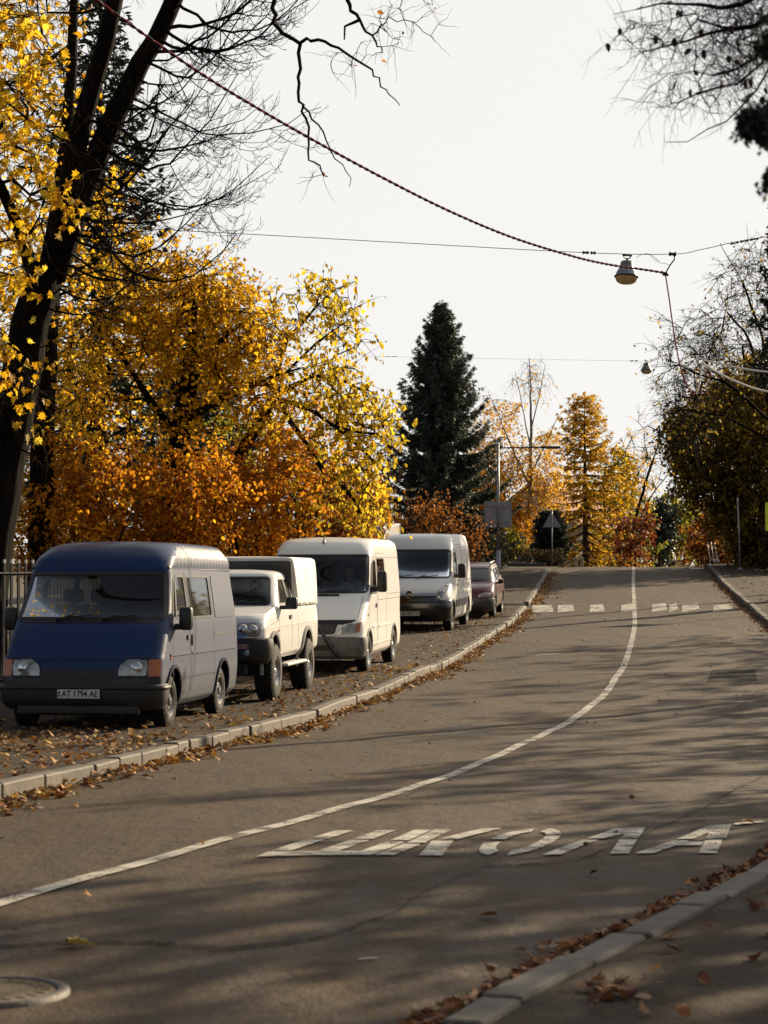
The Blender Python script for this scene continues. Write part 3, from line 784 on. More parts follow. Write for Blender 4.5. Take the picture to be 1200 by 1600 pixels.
def arch_liner(parent, y, r, z, x, width=.3, mat=None):
    for sd in (-1, 1):
        mb = MB(); V = []; Fc = []; n = 16
        for i in range(n + 1):
            a = PI * i / n * 1.16 - .25
            for xx in (x, x - width): V.append((sd * xx, y + (r + .002) * math.cos(a), z + (r + .002) * math.sin(a)))
        for i in range(n): Fc.append((2 * i, 2 * i + 1, 2 * i + 3, 2 * i + 2))
        V.append((sd * (x - width), y, z)); c = len(V) - 1
        for i in range(n): Fc.append((2 * i + 1, c, 2 * i + 3))
        mb.add(V, Fc); mb.build('wheel_arch', mat or M['dark'], parent)
def flare(shell, parent, y, z, r, mat, a0=-.2, a1=PI + .2, th=.035, off=.012, name='arch_trim'):
    for mode in ('r', 'l'):
        P = [(y + (r + th / 2) * math.cos(a), z + (r + th / 2) * math.sin(a)) for a in np.linspace(a0, a1, 22)]
        shell.strip(name, mode, P, th, off, mat, parent, depth=.03)
def place(root, x, y, heading, slope):
    """put a vehicle with its right front wheel contact at (x, y)"""
    root.rotation_euler = (slope, 0, -heading)
def put_vehicle(name, label, cat, wx, wy, heading, wheel_x, wheel_y, base, group=None):
    r = empty(name); tag(r, label, cat, group)
    c, s = math.cos(heading), math.sin(heading)
    z0, z1 = float(G(wy)) + KERB - .01, float(G(wy + base * c)) + KERB - .01
    sl = math.atan2(z1 - z0, base)
    Rm = Matrix.Rotation(-heading, 4, 'Z') @ Matrix.Rotation(sl, 4, 'X')
    off = Rm @ Vector((wheel_x, wheel_y, 0))
    r.location = (wx - off.x, wy - off.y, z0 - off.z); r.rotation_euler = Rm.to_euler()
    return r
# ------------------------------------------------------------------ the blue van
M['blue'] = paint('blue_paint', (.004, .024, .095), dust=(.092, .090, .088), amount=.45, rough=.36, top=.8, flat=.02, flank=.40, coat=.12, spec=.22)
HEAD = R(8.2)
def blue_van():
    r = put_vehicle('blue_van', 'dusty dark blue van with ribbed raised roof parked on the leafy pavement, nearest vehicle', 'van', -2.67, 26.0, HEAD, .98, .80, 2.815)
    def rib(y, z):
        if 2.04 < z < 2.36 and y > 1.35: return .012 * max(0, math.sin((y - 1.35) * 2 * PI / .19)) ** .7 * min(1, (z - 2.04) / .04)
        return 0
    sh = Shell([(.24, .14, .88, .30, .20, .03, 4.56, .05), (.32, .07, .95, .24, .16, .05, 4.60, .06), (.58, .05, .985, .20, .14, .06, 4.62, .07), (.66, .07, .99, .16, .13, .06, 4.62, .07),
                (.86, .12, .99, .16, .13, .06, 4.62, .07), (.92, .17, .988, .16, .14, .06, 4.62, .07), (1.28, .46, .975, .14, .14, .08, 4.61, .07), (1.34, .52, .97, .09, .10, .10, 4.60, .07),
                (1.94, .87, .895, .09, .10, .12, 4.55, .08), (2.0, .89, .888, .10, .11, .12, 4.55, .08), (2.04, .92, .89, .13, .14, .12, 4.54, .08), (2.14, 1.0, .875, .18, .2, .12, 4.52, .1),
                (2.24, 1.12, .825, .24, .3, .14, 4.48, .12), (2.31, 1.30, .77, .3, .36, .14, 4.42, .14), (2.345, 1.52, .69, .3, .4, .12, 4.36, .16)], rib=rib)
    bm = sh.body(nz=70, dy=.032)
    ws = rounded([(-.925, 1.36), (.925, 1.36), (.845, 1.935), (-.845, 1.935)], .06)
    dw = rounded([(1.02, 1.36), (1.63, 1.36), (1.63, 1.90), (1.20, 1.90)], .05); qw = rounded([(.83, 1.36), (.99, 1.36), (1.155, 1.86), (1.09, 1.86)], .03)
    sw = rounded([(1.80, 1.36), (3.02, 1.36), (3.02, 1.90), (1.80, 1.90)], .07); rw = rounded([(3.2, 1.36), (4.3, 1.36), (4.3, 1.90), (3.2, 1.90)], .07)
    sh.cut(bm, 'f', ws, 1.5)
    for md in 'rl':
        for w in (dw, qw, sw): sh.cut(bm, md, w)
        if md == 'l': sh.cut(bm, md, rw)
        for yw in (.80, 3.615): sh.cut(bm, md, circle_poly(yw, .36, .375, 24))
    bwin = rounded([(-.62, 1.36), (.62, 1.36), (.58, 1.90), (-.58, 1.90)], .06); sh.cut(bm, 'b', bwin)
    body = bm_obj('body', bm, M['blue'], r, True); autosmooth(body, .5)
    f = sh.patch('windscreen', 'f', ws, -.006, 0, M['glass'], r); sh.ring('rubber_seal', 'f', ws, .055, .008, M['black'], f)
    for md in 'rl':
        for w, nm in ((dw, 'door_window'), (qw, 'quarter_window'), (sw, 'side_window')) + (((rw, 'side_window'),) if md == 'l' else ()):
            g = sh.patch(nm, md, w, -.006, 0, M['litglass'], r); sh.ring('rubber_seal', md, w, .035, .006, M['black'], g)
    g = sh.patch('rear_window', 'b', bwin, -.004, 0, M['litglass'], r); sh.ring('rubber_seal', 'b', bwin, .04, .006, M['black'], g)
    p = sh.patch('blank_panel', 'r', rounded([(3.2, 1.34), (4.33, 1.34), (4.33, 1.92), (3.2, 1.92)], .09), .008, .012, M['blue'], r)
    r.scale = (1.035, 1, 1); r.location.x -= .03
    # doors and seams
    sm = []
    for md in 'rl':
        sm += [(md, [(.79, .50), (.79, 1.30), (1.04, 1.95), (1.70, 1.95), (1.70, .42), (1.18, .42)]), (md, [(1.73, .42), (1.73, 1.95), (3.1, 1.95), (3.1, .44)]), (md, [(.30, .93), (.72, .99)]),
               (md, [(1.15, .40), (3.25, .40)])]
    sm += [('f', [(-.93, .885), (.93, .885)]), ('f', [(-.90, .90), (-.87, 1.30)]), ('f', [(.90, .90), (.87, 1.30)])]
    sh.seams('seam', sm, M['seam'], r)
    for md in 'rl':
        sh.strip('rub_strip', md, [(.62, .90), (1.69, .90)], .035, .014, M['blue'], r); sh.strip('rub_strip', md, [(1.75, .90), (4.45, .90)], .035, .014, M['blue'], r)
        sh.strip('swage', md, [(1.20, .60), (3.2, .60)], .02, .008, M['blue'], r)
        sh.strip('gutter', md, [(1.05, 2.005), (4.5, 2.005)], .03, .022, M['blue'], r, depth=.03)
        sh.patch('door_handle', md, rounded([(1.52, 1.08), (1.66, 1.08), (1.66, 1.14), (1.52, 1.14)], .02), .02, .025, M['black'], r)
        sh.patch('door_handle', md, rounded([(1.77, 1.0), (1.82, 1.0), (1.82, 1.14), (1.77, 1.14)], .02), .02, .025, M['black'], r)
        flare(sh, r, .80, .36, .372, M['blue'], th=.05, off=.022); flare(sh, r, 3.615, .36, .372, M['blue'], th=.05, off=.022)
        sh.patch('indicator', md, rounded([(.62, .84), (.68, .84), (.68, .88), (.62, .88)], .01), .008, .01, M['amber'], r)
    sh.strip('slide_rail', 'r', [(3.12, 1.12), (4.4, 1.12)], .03, .004, M['seam'], r)
    # nose
    sh.patch('grille', 'f', rounded([(-.96, .55), (.96, .55), (.96, .652), (-.96, .652)], .01), .004, .02, M['black'], r); sh.patch('grille', 'f', rounded([(-.46, .64), (.46, .64), (.48, .745), (-.48, .745)], .02), .006, .02, M['black'], r)
    mb = MB()
    for z in (.60, .63, .66, .69, .72): mb.add(*sh.strip_mesh('f', dense([(-.44, z), (.44, z)], .08), .010, .012, .012))
    mb.build('grille_bar', M['dusty_black'], r)
    for s_ in (-1, 1):
        hp = [(s_ * .47, .655), (s_ * .83, .655), (s_ * .83, .86), (s_ * .59, .86), (s_ * .50, .79)]
        h = sh.patch('headlight', 'f', rounded(hp, .03), .014, .03, M['lens'], r, bulge=.015); sh.ring('bezel', 'f', rounded(hp, .03), .02, .016, M['black'], h)
        V = [];
        c = sh.P('f', s_ * .69, .75, .004); q = MB(); q.lathe([(.085, 0), (.07, .02), (.001, .03)], 20, Matrix.Translation(c) @ Matrix.Rotation(PI / 2, 4, 'X')); q.build('reflector', M['chrome'], h, True)
        sh.patch('indicator', 'f', rounded([(s_ * .84, .655), (s_ * .968, .655), (s_ * .968, .86), (s_ * .84, .86)], .012), .012, .03, M['amber'], r, res=.02)
    sh.wrap('bumper', .27, .56, .055, .42, M['dusty_black'], r, zfun=None)
    sh.wrap('bumper_strip', .50, .535, .072, .40, M['black'], r, nz=4, round_=.006)
    mb = MB(); mb.box((0, .08, .24), (1.5, .10, .12), bev=.03); mb.build('valance', M['black'], r)
    plate(r, .02, sh.front(0, .44) - .065, .445, 'AT 1794 AE')
    mb = MB(); mb.add(*sh.strip_mesh('f', dense([(-.86, 1.325), (.86, 1.325)], .08), .035, .006, .01)); mb.build('scuttle_grille', M['black'], r)
    wipers(sh, r, [(-.42, -.05 + .15, 1.34, 1.40), (.16, .60, 1.34, 1.39)])
    mirror(r, .93, .92, 1.36, 1, .17, .30, .10); mirror(r, -.93, .92, 1.36, -1, .17, .30, .10)
    # inside
    mb = MB(); mb.box((0, 2.6, .42), (1.76, 3.7, .06)); mb.box((0, .86, 1.08), (1.66, .5, .42), bev=.1); mb.build('dashboard', M['interior'], r)
    for x, y in ((.45, 1.55), (-.25, 1.6), (-.62, 1.6)): seat(r, x, y, .86)
    for x in (-.5, 0, .5): seat(r, x, 3.2, .80)
    mb = MB(); mb.box((-.05, 4.45, 1.2), (1.3, .03, 1.5)); 
    steering(r, .45, 1.18, 1.28)
    arch_liner(r, .80, .375, .36, .93); arch_liner(r, 3.615, .375, .36, .93)
    mb = MB(); mb.box((0, 2.3, .33), (1.5, 4.3, .22), bev=.05); mb.build('underbody', M['dark'], r)
    for s_ in (1, -1):
        for y in (.80, 3.615): wheel(r, s_ * .86, y, .32, .195, s_, 'steel', .20)
    for y in (1.0, 1.5): pass
    return r
blue_van()

# ------------------------------------------------------------------ the white pickup with a tarpaulin top
M['white_p'] = paint('white_paint_pickup', (.66, .66, .64), dust=(.36, .31, .23), amount=.35, top=.8, flat=.10)
M['silver'] = paint('grey_paint', (.40, .40, .40), dust=(.36, .31, .23), amount=.3, flat=.08)
M['tarp'] = pmat('tarpaulin', (.74, .72, .66), .55, var=.08, scale=2.5, bmp=.5, bscale=5)
M['tarp_front'] = pmat('dark_tarpaulin', (.075, .068, .062), .7, var=.3, scale=3)
def pickup():
    r = put_vehicle('pickup_truck', 'white lifted pickup truck on big tyres with a pale tarpaulin over its bed', 'pickup truck', -1.66, 31.4, R(7.6), .90, .85, 3.0)
    def warp(x, y, z):
        if z > 1.0:
            k = max(0, min(1, (1.55 - y) / 1.55)); z -= (z - 1.0) * .42 * k ** 1.3
        return z
    sh = Shell([(.60, .16, .78, .2, .14, .05, 4.95, .05), (.70, .06, .86, .2, .15, .07, 5.0, .05), (.95, .05, .875, .18, .15, .08, 5.0, .05), (1.12, .06, .875, .18, .15, .08, 5.0, .05), (1.22, .09, .868, .18, .16, .08, 5.0, .05),
                (1.36, .16, .85, .2, .2, .08, 5.0, .05), (1.42, .24, .82, .22, .24, .08, 4.99, .05)], warp)
    bm = sh.body(nz=36, dy=.05, crown=.03)
    for md in 'rl':
        for yw in (.85, 3.85): sh.cut(bm, md, circle_poly(yw, .50, .49, 26))
    b = bm_obj('body', bm, M['white_p'], r, True); autosmooth(b, .5)
    # cab
    cb = Shell([(1.36, 1.28, .83, .16, .16, .06, 3.02, .08), (1.44, 1.32, .815, .15, .16, .07, 3.02, .08), (1.86, 1.80, .70, .15, .16, .08, 2.90, .1), (1.91, 1.86, .68, .16, .2, .08, 2.88, .1), (1.955, 1.98, .62, .2, .26, .08, 2.82, .14), (1.97, 2.1, .54, .2, .3, .06, 2.75, .16)])
    bm = cb.body(nz=40, dy=.05)
    ws = rounded([(-.72, 1.44), (.72, 1.44), (.62, 1.86), (-.62, 1.86)], .06); cb.cut(bm, 'f', ws, 2.4)
    dw = rounded([(1.68, 1.45), (2.42, 1.45), (2.42, 1.84), (1.98, 1.84)], .05); qw = rounded([(2.5, 1.45), (2.86, 1.45), (2.78, 1.84), (2.5, 1.84)], .04)
    for md in 'rl': cb.cut(bm, md, dw); cb.cut(bm, md, qw)
    c = bm_obj('cab', bm, M['white_p'], r, True); autosmooth(c, .5)
    g = cb.patch('windscreen', 'f', ws, -.005, 0, M['greenglass'], r); cb.ring('rubber_seal', 'f', ws, .035, .006, M['black'], g)
    for md in 'rl':
        for w in (dw, qw): g = cb.patch('side_window', md, w, -.005, 0, M['litglass'], r); cb.ring('rubber_seal', md, w, .03, .006, M['black'], g)
    sm = []
    for md in 'rl': sm += [(md, [(1.38, .66), (1.36, 1.40)]), (md, [(2.47, .66), (2.47, 1.40)]), (md, [(3.05, .66), (3.05, 1.40)]), (md, [(.2, 1.16), (1.36, 1.20)]), (md, [(1.4, .66), (3.05, .66)])]
    sh.seams('seam', sm, M['seam'], r, .011); 
    cb.seams('seam', [(md, [(1.50, 1.42), (1.93, 1.87), (2.46, 1.87), (2.46, 1.42)]) for md in 'rl'], M['seam'], r, .011)
    for md in 'rl':
        sh.strip('swage', md, [(.35, 1.13), (4.9, 1.13)], .02, .006, M['white_p'], r)
        flare(sh, r, .85, .50, .485, M['white_p'], th=.075, off=.035); flare(sh, r, 3.85, .50, .485, M['white_p'], th=.075, off=.035)
        sh.patch('door_handle', md, rounded([(2.24, 1.20), (2.40, 1.20), (2.40, 1.26), (2.24, 1.26)], .02), .025, .03, M['black'], r)
        sh.patch('indicator', md, rounded([(1.22, 1.02), (1.30, 1.02), (1.30, 1.06), (1.22, 1.06)], .01), .008, .01, M['amber'], r)
    # nose
    for s_ in (-1, 1):
        hp = [(s_ * .42, .97), (s_ * .80, .97), (s_ * .82, 1.29), (s_ * .48, 1.29)]
        h = sh.patch('headlight', 'f', rounded(hp, .05), .012, .04, M['lens'], r, res=.03, bulge=.02); sh.ring('bezel', 'f', rounded(hp, .05), .022, .014, M['chrome'], h)
        for x_, rr_ in ((.55, .085), (.70, .075)):
            q = MB(); q.lathe([(rr_, -.01), (rr_ * .8, .03), (.02, .035), (.001, .05)], 18, Matrix.Translation(sh.P('f', s_ * x_, 1.13, .0)) @ Matrix.Rotation(PI / 2, 4, 'X')); q.build('reflector', M['chrome'], h, True)
    sh.patch('grille', 'f', rounded([(-.40, .97), (.40, .97), (.45, 1.29), (-.45, 1.29)], .03), .008, .02, M['black'], r)
    mb = MB()
    for z in (1.05, 1.13, 1.21): mb.add(*sh.strip_mesh('f', dense([(-.42, z), (.42, z)], .08), .018, .02, .014))
    mb.build('grille_bar', M['chrome'], r)
    sh.wrap('bumper', .62, .955, .10, .36, M['dusty_black'], r, round_=.05)
    for s_ in (-1, 1):
        mb = MB(); mb.lathe([(.055, 0), (.05, .012), (.001, .02)], 16, Matrix.Translation((s_ * .62, sh.front(.62, .75) - .09, .74)) @ Matrix.Rotation(PI / 2, 4, 'X')); mb.build('fog_light', M['lens'], r)
    mb = MB(); mb.box((.52, sh.front(.52, .82) - .112, .83), (.28, .02, .075), bev=.01); k = mb.build('reddish_plate', M['plate_reddish'], r)  # the pickup's reddish number plate, left without lettering
    mb = MB(); mb.box((0, .25, .50), (1.2, .2, .22), bev=.04); mb.build('skid_plate', M['black'], r)
    wipers(cb, r, [(-.5, -.05, 1.425, 1.46), (.1, .55, 1.425, 1.46)])
    mirror(r, .86, 1.60, 1.46, 1, .20, .20, .06); mirror(r, -.86, 1.60, 1.46, -1, .20, .20, .06)
    # side steps
    for s_ in (-1, 1):
        mb = MB(); mb.box((s_ * .89, 2.35, .50), (.20, 1.75, .05), bev=.02, mi=0); 
        for y in (1.7, 3.0): mb.box((s_ * .78, y, .53), (.2, .05, .04), mi=1)
        mb.build('side_step', [M['white_p'], M['black']], r)
    # tarpaulin box over the bed: dark front board, pale sheet, hem with rope
    tb = Shell([(1.40, 3.06, .86, .05, .05, 0, 5.0, .05), (1.50, 3.04, .865, .05, .05, 0, 5.01, .05), (1.80, 2.90, .86, .05, .05, .0, 4.98, .06), (2.12, 2.76, .84, .05, .05, .0, 4.94, .06), (2.17, 2.75, .82, .06, .06, 0, 4.93, .08), (2.19, 2.78, .78, .06, .06, 0, 4.9, .1)])
    tb.rib = lambda y, z: .006 * math.sin(y * 7.1 + z * 2) * math.sin((z - 1.4) * 3.7) + .002 * math.sin(y * 17 + 5 * z)
    bm = tb.body(nz=26, dy=.06, crown=.015); t = bm_obj('tarpaulin', bm, M['tarp'], r, True); autosmooth(t, .7)
    tb.patch('front_board', 'f', rounded([(-.76, 1.44), (.76, 1.44), (.80, 2.13), (-.80, 2.13)], .05), .006, .01, M['tarp_front'], t)
    mb = MB()
    for md in 'rl':
        pts = [tb.P(md, y, 1.43 + .012 * math.sin(y * 21), .02 + .01 * math.sin(y * 13)) for y in np.linspace(3.1, 4.9, 70)]; mb.tube(pts, .011, 5)
    mb.build('rope', M['black'], t)
    mb = MB(); mb.box((0, 2.2, .80), (1.5, 3.2, .06)); mb.box((0, 1.55, 1.25), (1.5, .35, .30), bev=.08); mb.build('dashboard', M['interior'], r)
    seat(r, .38, 2.2, 1.0); seat(r, -.38, 2.2, 1.0); steering(r, .38, 1.80, 1.40)
    arch_liner(r, .85, .49, .50, .86, .35); arch_liner(r, 3.85, .49, .50, .86, .35)
    mb = MB(); mb.box((0, 2.6, .68), (1.2, 4.4, .18)); mb.tube([(-.8, .85, .42), (.8, .85, .42)], .06, 8); mb.tube([(-.8, 3.85, .42), (.8, 3.85, .42)], .06, 8); mb.build('underbody', M['dark'], r)
    for s_ in (1, -1):
        for y in (.85, 3.85): wheel(r, s_ * .79, y, .42, .29, s_, 'six', .21)
M['plate_reddish'] = pmat('reddish_plate_face', (.30, .16, .13), .7, var=.6, scale=16)
pickup()

# ------------------------------------------------------------------ the white panel van with a driver
M['white_s'] = paint('white_paint_van', (.70, .70, .68), dust=(.40, .36, .28), amount=.45, top=.9, flat=.10)
def panel_van():
    r = put_vehicle('panel_van', 'white panel van with black mirrors and bull bar, its driver at the wheel', 'van', -.27, 38.3, R(7.8), .965, .95, 3.5)
    sh = Shell([(.26, .12, .86, .32, .24, .04, 5.42, .05), (.36, .04, .945, .28, .22, .07, 5.48, .06), (.62, .03, .965, .26, .20, .09, 5.5, .07), (.70, .06, .965, .25, .20, .09, 5.5, .07), (.93, .13, .96, .24, .20, .10, 5.5, .07),
                (1.02, .24, .957, .24, .22, .11, 5.5, .07), (1.40, .80, .965, .14, .15, .14, 5.49, .07), (1.46, .87, .962, .10, .12, .15, 5.49, .07), (2.14, 1.32, .92, .10, .12, .15, 5.44, .08), (2.20, 1.37, .915, .12, .14, .14, 5.44, .08),
                (2.32, 1.50, .90, .2, .25, .13, 5.42, .1), (2.42, 1.68, .86, .24, .3, .13, 5.39, .12), (2.48, 1.95, .78, .26, .36, .12, 5.34, .15)])
    bm = sh.body(nz=64, dy=.06, crown=.03)
    ws = rounded([(-.915, 1.465), (.915, 1.465), (.875, 2.155), (-.875, 2.155)], .06); sh.cut(bm, 'f', ws, 2.0)
    dw = rounded([(1.36, 1.44), (1.98, 1.44), (1.98, 2.06), (1.66, 2.06)], .05); qw = rounded([(1.12, 1.44), (1.30, 1.44), (1.58, 2.0), (1.50, 2.0)], .03); sw = rounded([(2.2, 1.48), (3.2, 1.48), (3.2, 2.10), (2.2, 2.10)], .07)
    for md in 'rl':
        for w in (dw, qw, sw): sh.cut(bm, md, w)
        for yw in (.95, 4.45): sh.cut(bm, md, circle_poly(yw, .37, .385, 24))
    b = bm_obj('body', bm, M['white_s'], r, True); autosmooth(b, .5)
    g = sh.patch('windscreen', 'f', ws, -.006, 0, M['greenglass'], r); sh.ring('rubber_seal', 'f', ws, .05, .006, M['black'], g)
    for md in 'rl':
        for w, nm in ((dw, 'door_window'), (qw, 'quarter_window'), (sw, 'side_window')):
            g = sh.patch(nm, md, w, -.005, 0, M['darkglass'], r); sh.ring('rubber_seal', md, w, .04, .006, M['black'], g)
    sm = []
    for md in 'rl': sm += [(md, [(1.0, .52), (1.0, 1.38), (1.55, 2.12), (2.05, 2.12), (2.05, .44), (1.4, .44)]), (md, [(2.12, .44), (2.12, 2.2), (3.35, 2.2), (3.35, .44)]), (md, [(3.5, 1.40), (5.4, 1.40)]), (md, [(3.5, 2.12), (5.4, 2.12)]), (md, [(2.12, 1.30), (5.4, 1.30)])]
    sm += [('f', [(-.90, .98), (-.70, .965), (.70, .965), (.90, .98)]), ('f', [(.84, 1.0), (.86, 1.38)]), ('f', [(-.84, 1.0), (-.86, 1.38)])]
    sh.seams('seam', sm, M['seam'], r, .011)
    for md in 'rl':
        sh.strip('rub_strip', md, [(1.42, .80), (2.04, .80)], .05, .012, M['white_s'], r); sh.strip('rub_strip', md, [(2.14, .80), (4.02, .80)], .05, .012, M['white_s'], r)
        sh.strip('swage', md, [(1.4, .48), (4.0, .48)], .03, .01, M['white_s'], r)
        flare(sh, r, .95, .37, .38, M['white_s'], th=.06, off=.018); flare(sh, r, 4.45, .37, .38, M['white_s'], th=.06, off=.018)
        sh.patch('door_handle', md, rounded([(1.84, 1.16), (1.98, 1.16), (1.98, 1.24), (1.84, 1.24)], .02), .018, .025, M['black'], r)
        sh.patch('indicator', md, rounded([(.84, 1.02), (.92, 1.02), (.92, 1.07), (.84, 1.07)], .01), .008, .01, M['lens'], r)
    for s_ in (-1, 1):
        hp = [(s_ * .46, .70), (s_ * .87, .74), (s_ * .90, .92), (s_ * .62, .88), (s_ * .47, .74)]
        h = sh.patch('headlight', 'f', hp, .010, .03, M['lens'], r, res=.03, bulge=.015); sh.ring('bezel', 'f', hp, .02, .014, M['white_s'], h)
        sh.patch('indicator', 'f', [(s_ * .82, .745), (s_ * .885, .755), (s_ * .90, .915), (s_ * .83, .90)], .024, .02, M['amber_dim'], r, res=.02)
    sh.patch('grille', 'f', [(-.44, .70), (.44, .70), (.50, .90), (-.50, .90)], .008, .02, M['black'], r)
    sh.strip('grille_surround', 'f', dense([(-.66, .885), (-.46, .71), (-.42, .685), (.42, .685), (.46, .71), (.66, .885)], .06), .035, .022, M['white_s'], r)
    sh.patch('hood_slot', 'f', rounded([(-.55, 1.39), (.42, 1.39), (.42, 1.435), (-.55, 1.435)], .02), .004, .01, M['black'], r)
    sh.patch('black_panel', 'f', [(-.70, .885), (.70, .885), (.82, .965), (-.82, .965)], .006, .012, M['black'], r)
    sh.wrap('bumper', .26, .66, .05, .48, M['grey_plastic'], r, round_=.04)
    sh.patch('bumper_slot', 'f', rounded([(-.42, .42), (.42, .42), (.46, .52), (-.46, .52)], .03), .055, .02, M['black'], r)
    plate(r, -.30, sh.front(0, .45) - .105, .50, 'AT 5246 IA', w=.46, h=.11)
    # bull bar
    mb = MB()
    for s_ in (-1, 1): mb.tube([(s_ * .16, -.10, .86), (s_ * .22, -.17, .82), (s_ * .34, -.16, .60), (s_ * .48, -.10, .36), (s_ * .56, .0, .30)], .03, 10)
    mb.tube([(-.16, -.10, .86), (.16, -.10, .86)], .03, 10); mb.build('bull_bar', M['dark_metal'], r, True)
    wipers(sh, r, [(-.6, .0, 1.45, 1.50), (.05, .62, 1.45, 1.49)])
    mirror(r, .94, 1.35, 1.66, 1, .19, .40, .12); mirror(r, -.94, 1.35, 1.66, -1, .19, .40, .12)
    mb = MB(); mb.tube([(0, 1.62, 2.44), (0, 1.68, 2.62)], [.012, .005], 6); mb.lathe([(.035, 0), (.02, .03), (.001, .035)], 10, Matrix.Translation((0, 1.62, 2.41))); mb.build('aerial', M['black'], r)
    mb = MB(); mb.box((.0, 2.5, .55), (1.75, 3.0, .06)); mb.box((0, 1.18, 1.20), (1.7, .5, .42), bev=.1); mb.box((0, 2.55, 1.3), (1.7, .04, 1.7)); mb.build('dashboard', M['interior'], r)
    mb = MB(); mb.box((-.52, .985, 1.50), (.26, .01, .14), bev=.003); mb.build('paper_slip', M['plate'], r)
    seat(r, .45, 2.0, 1.0); seat(r, -.3, 2.05, 1.0); seat(r, -.65, 2.05, 1.0); steering(r, .45, 1.50, 1.50, .21)
    arch_liner(r, .95, .385, .37, .93); arch_liner(r, 4.45, .385, .37, .93)
    mb = MB(); mb.box((0, 2.75, .36), (1.5, 5.1, .22), bev=.05); mb.build('underbody', M['dark'], r)
    for s_ in (1, -1):
        for y in (.95, 4.45): wheel(r, s_ * .85, y, .345, .22, s_, 'cap', .215)
    return r
M['amber_dim'] = pmat('amber_lens_dim', (.30, .12, .05), .15, var=.1, coat=.5)
M['grey_plastic'] = pmat('grey_plastic', (.11, .105, .098), .55, var=.4, scale=6)
VAN = panel_van()

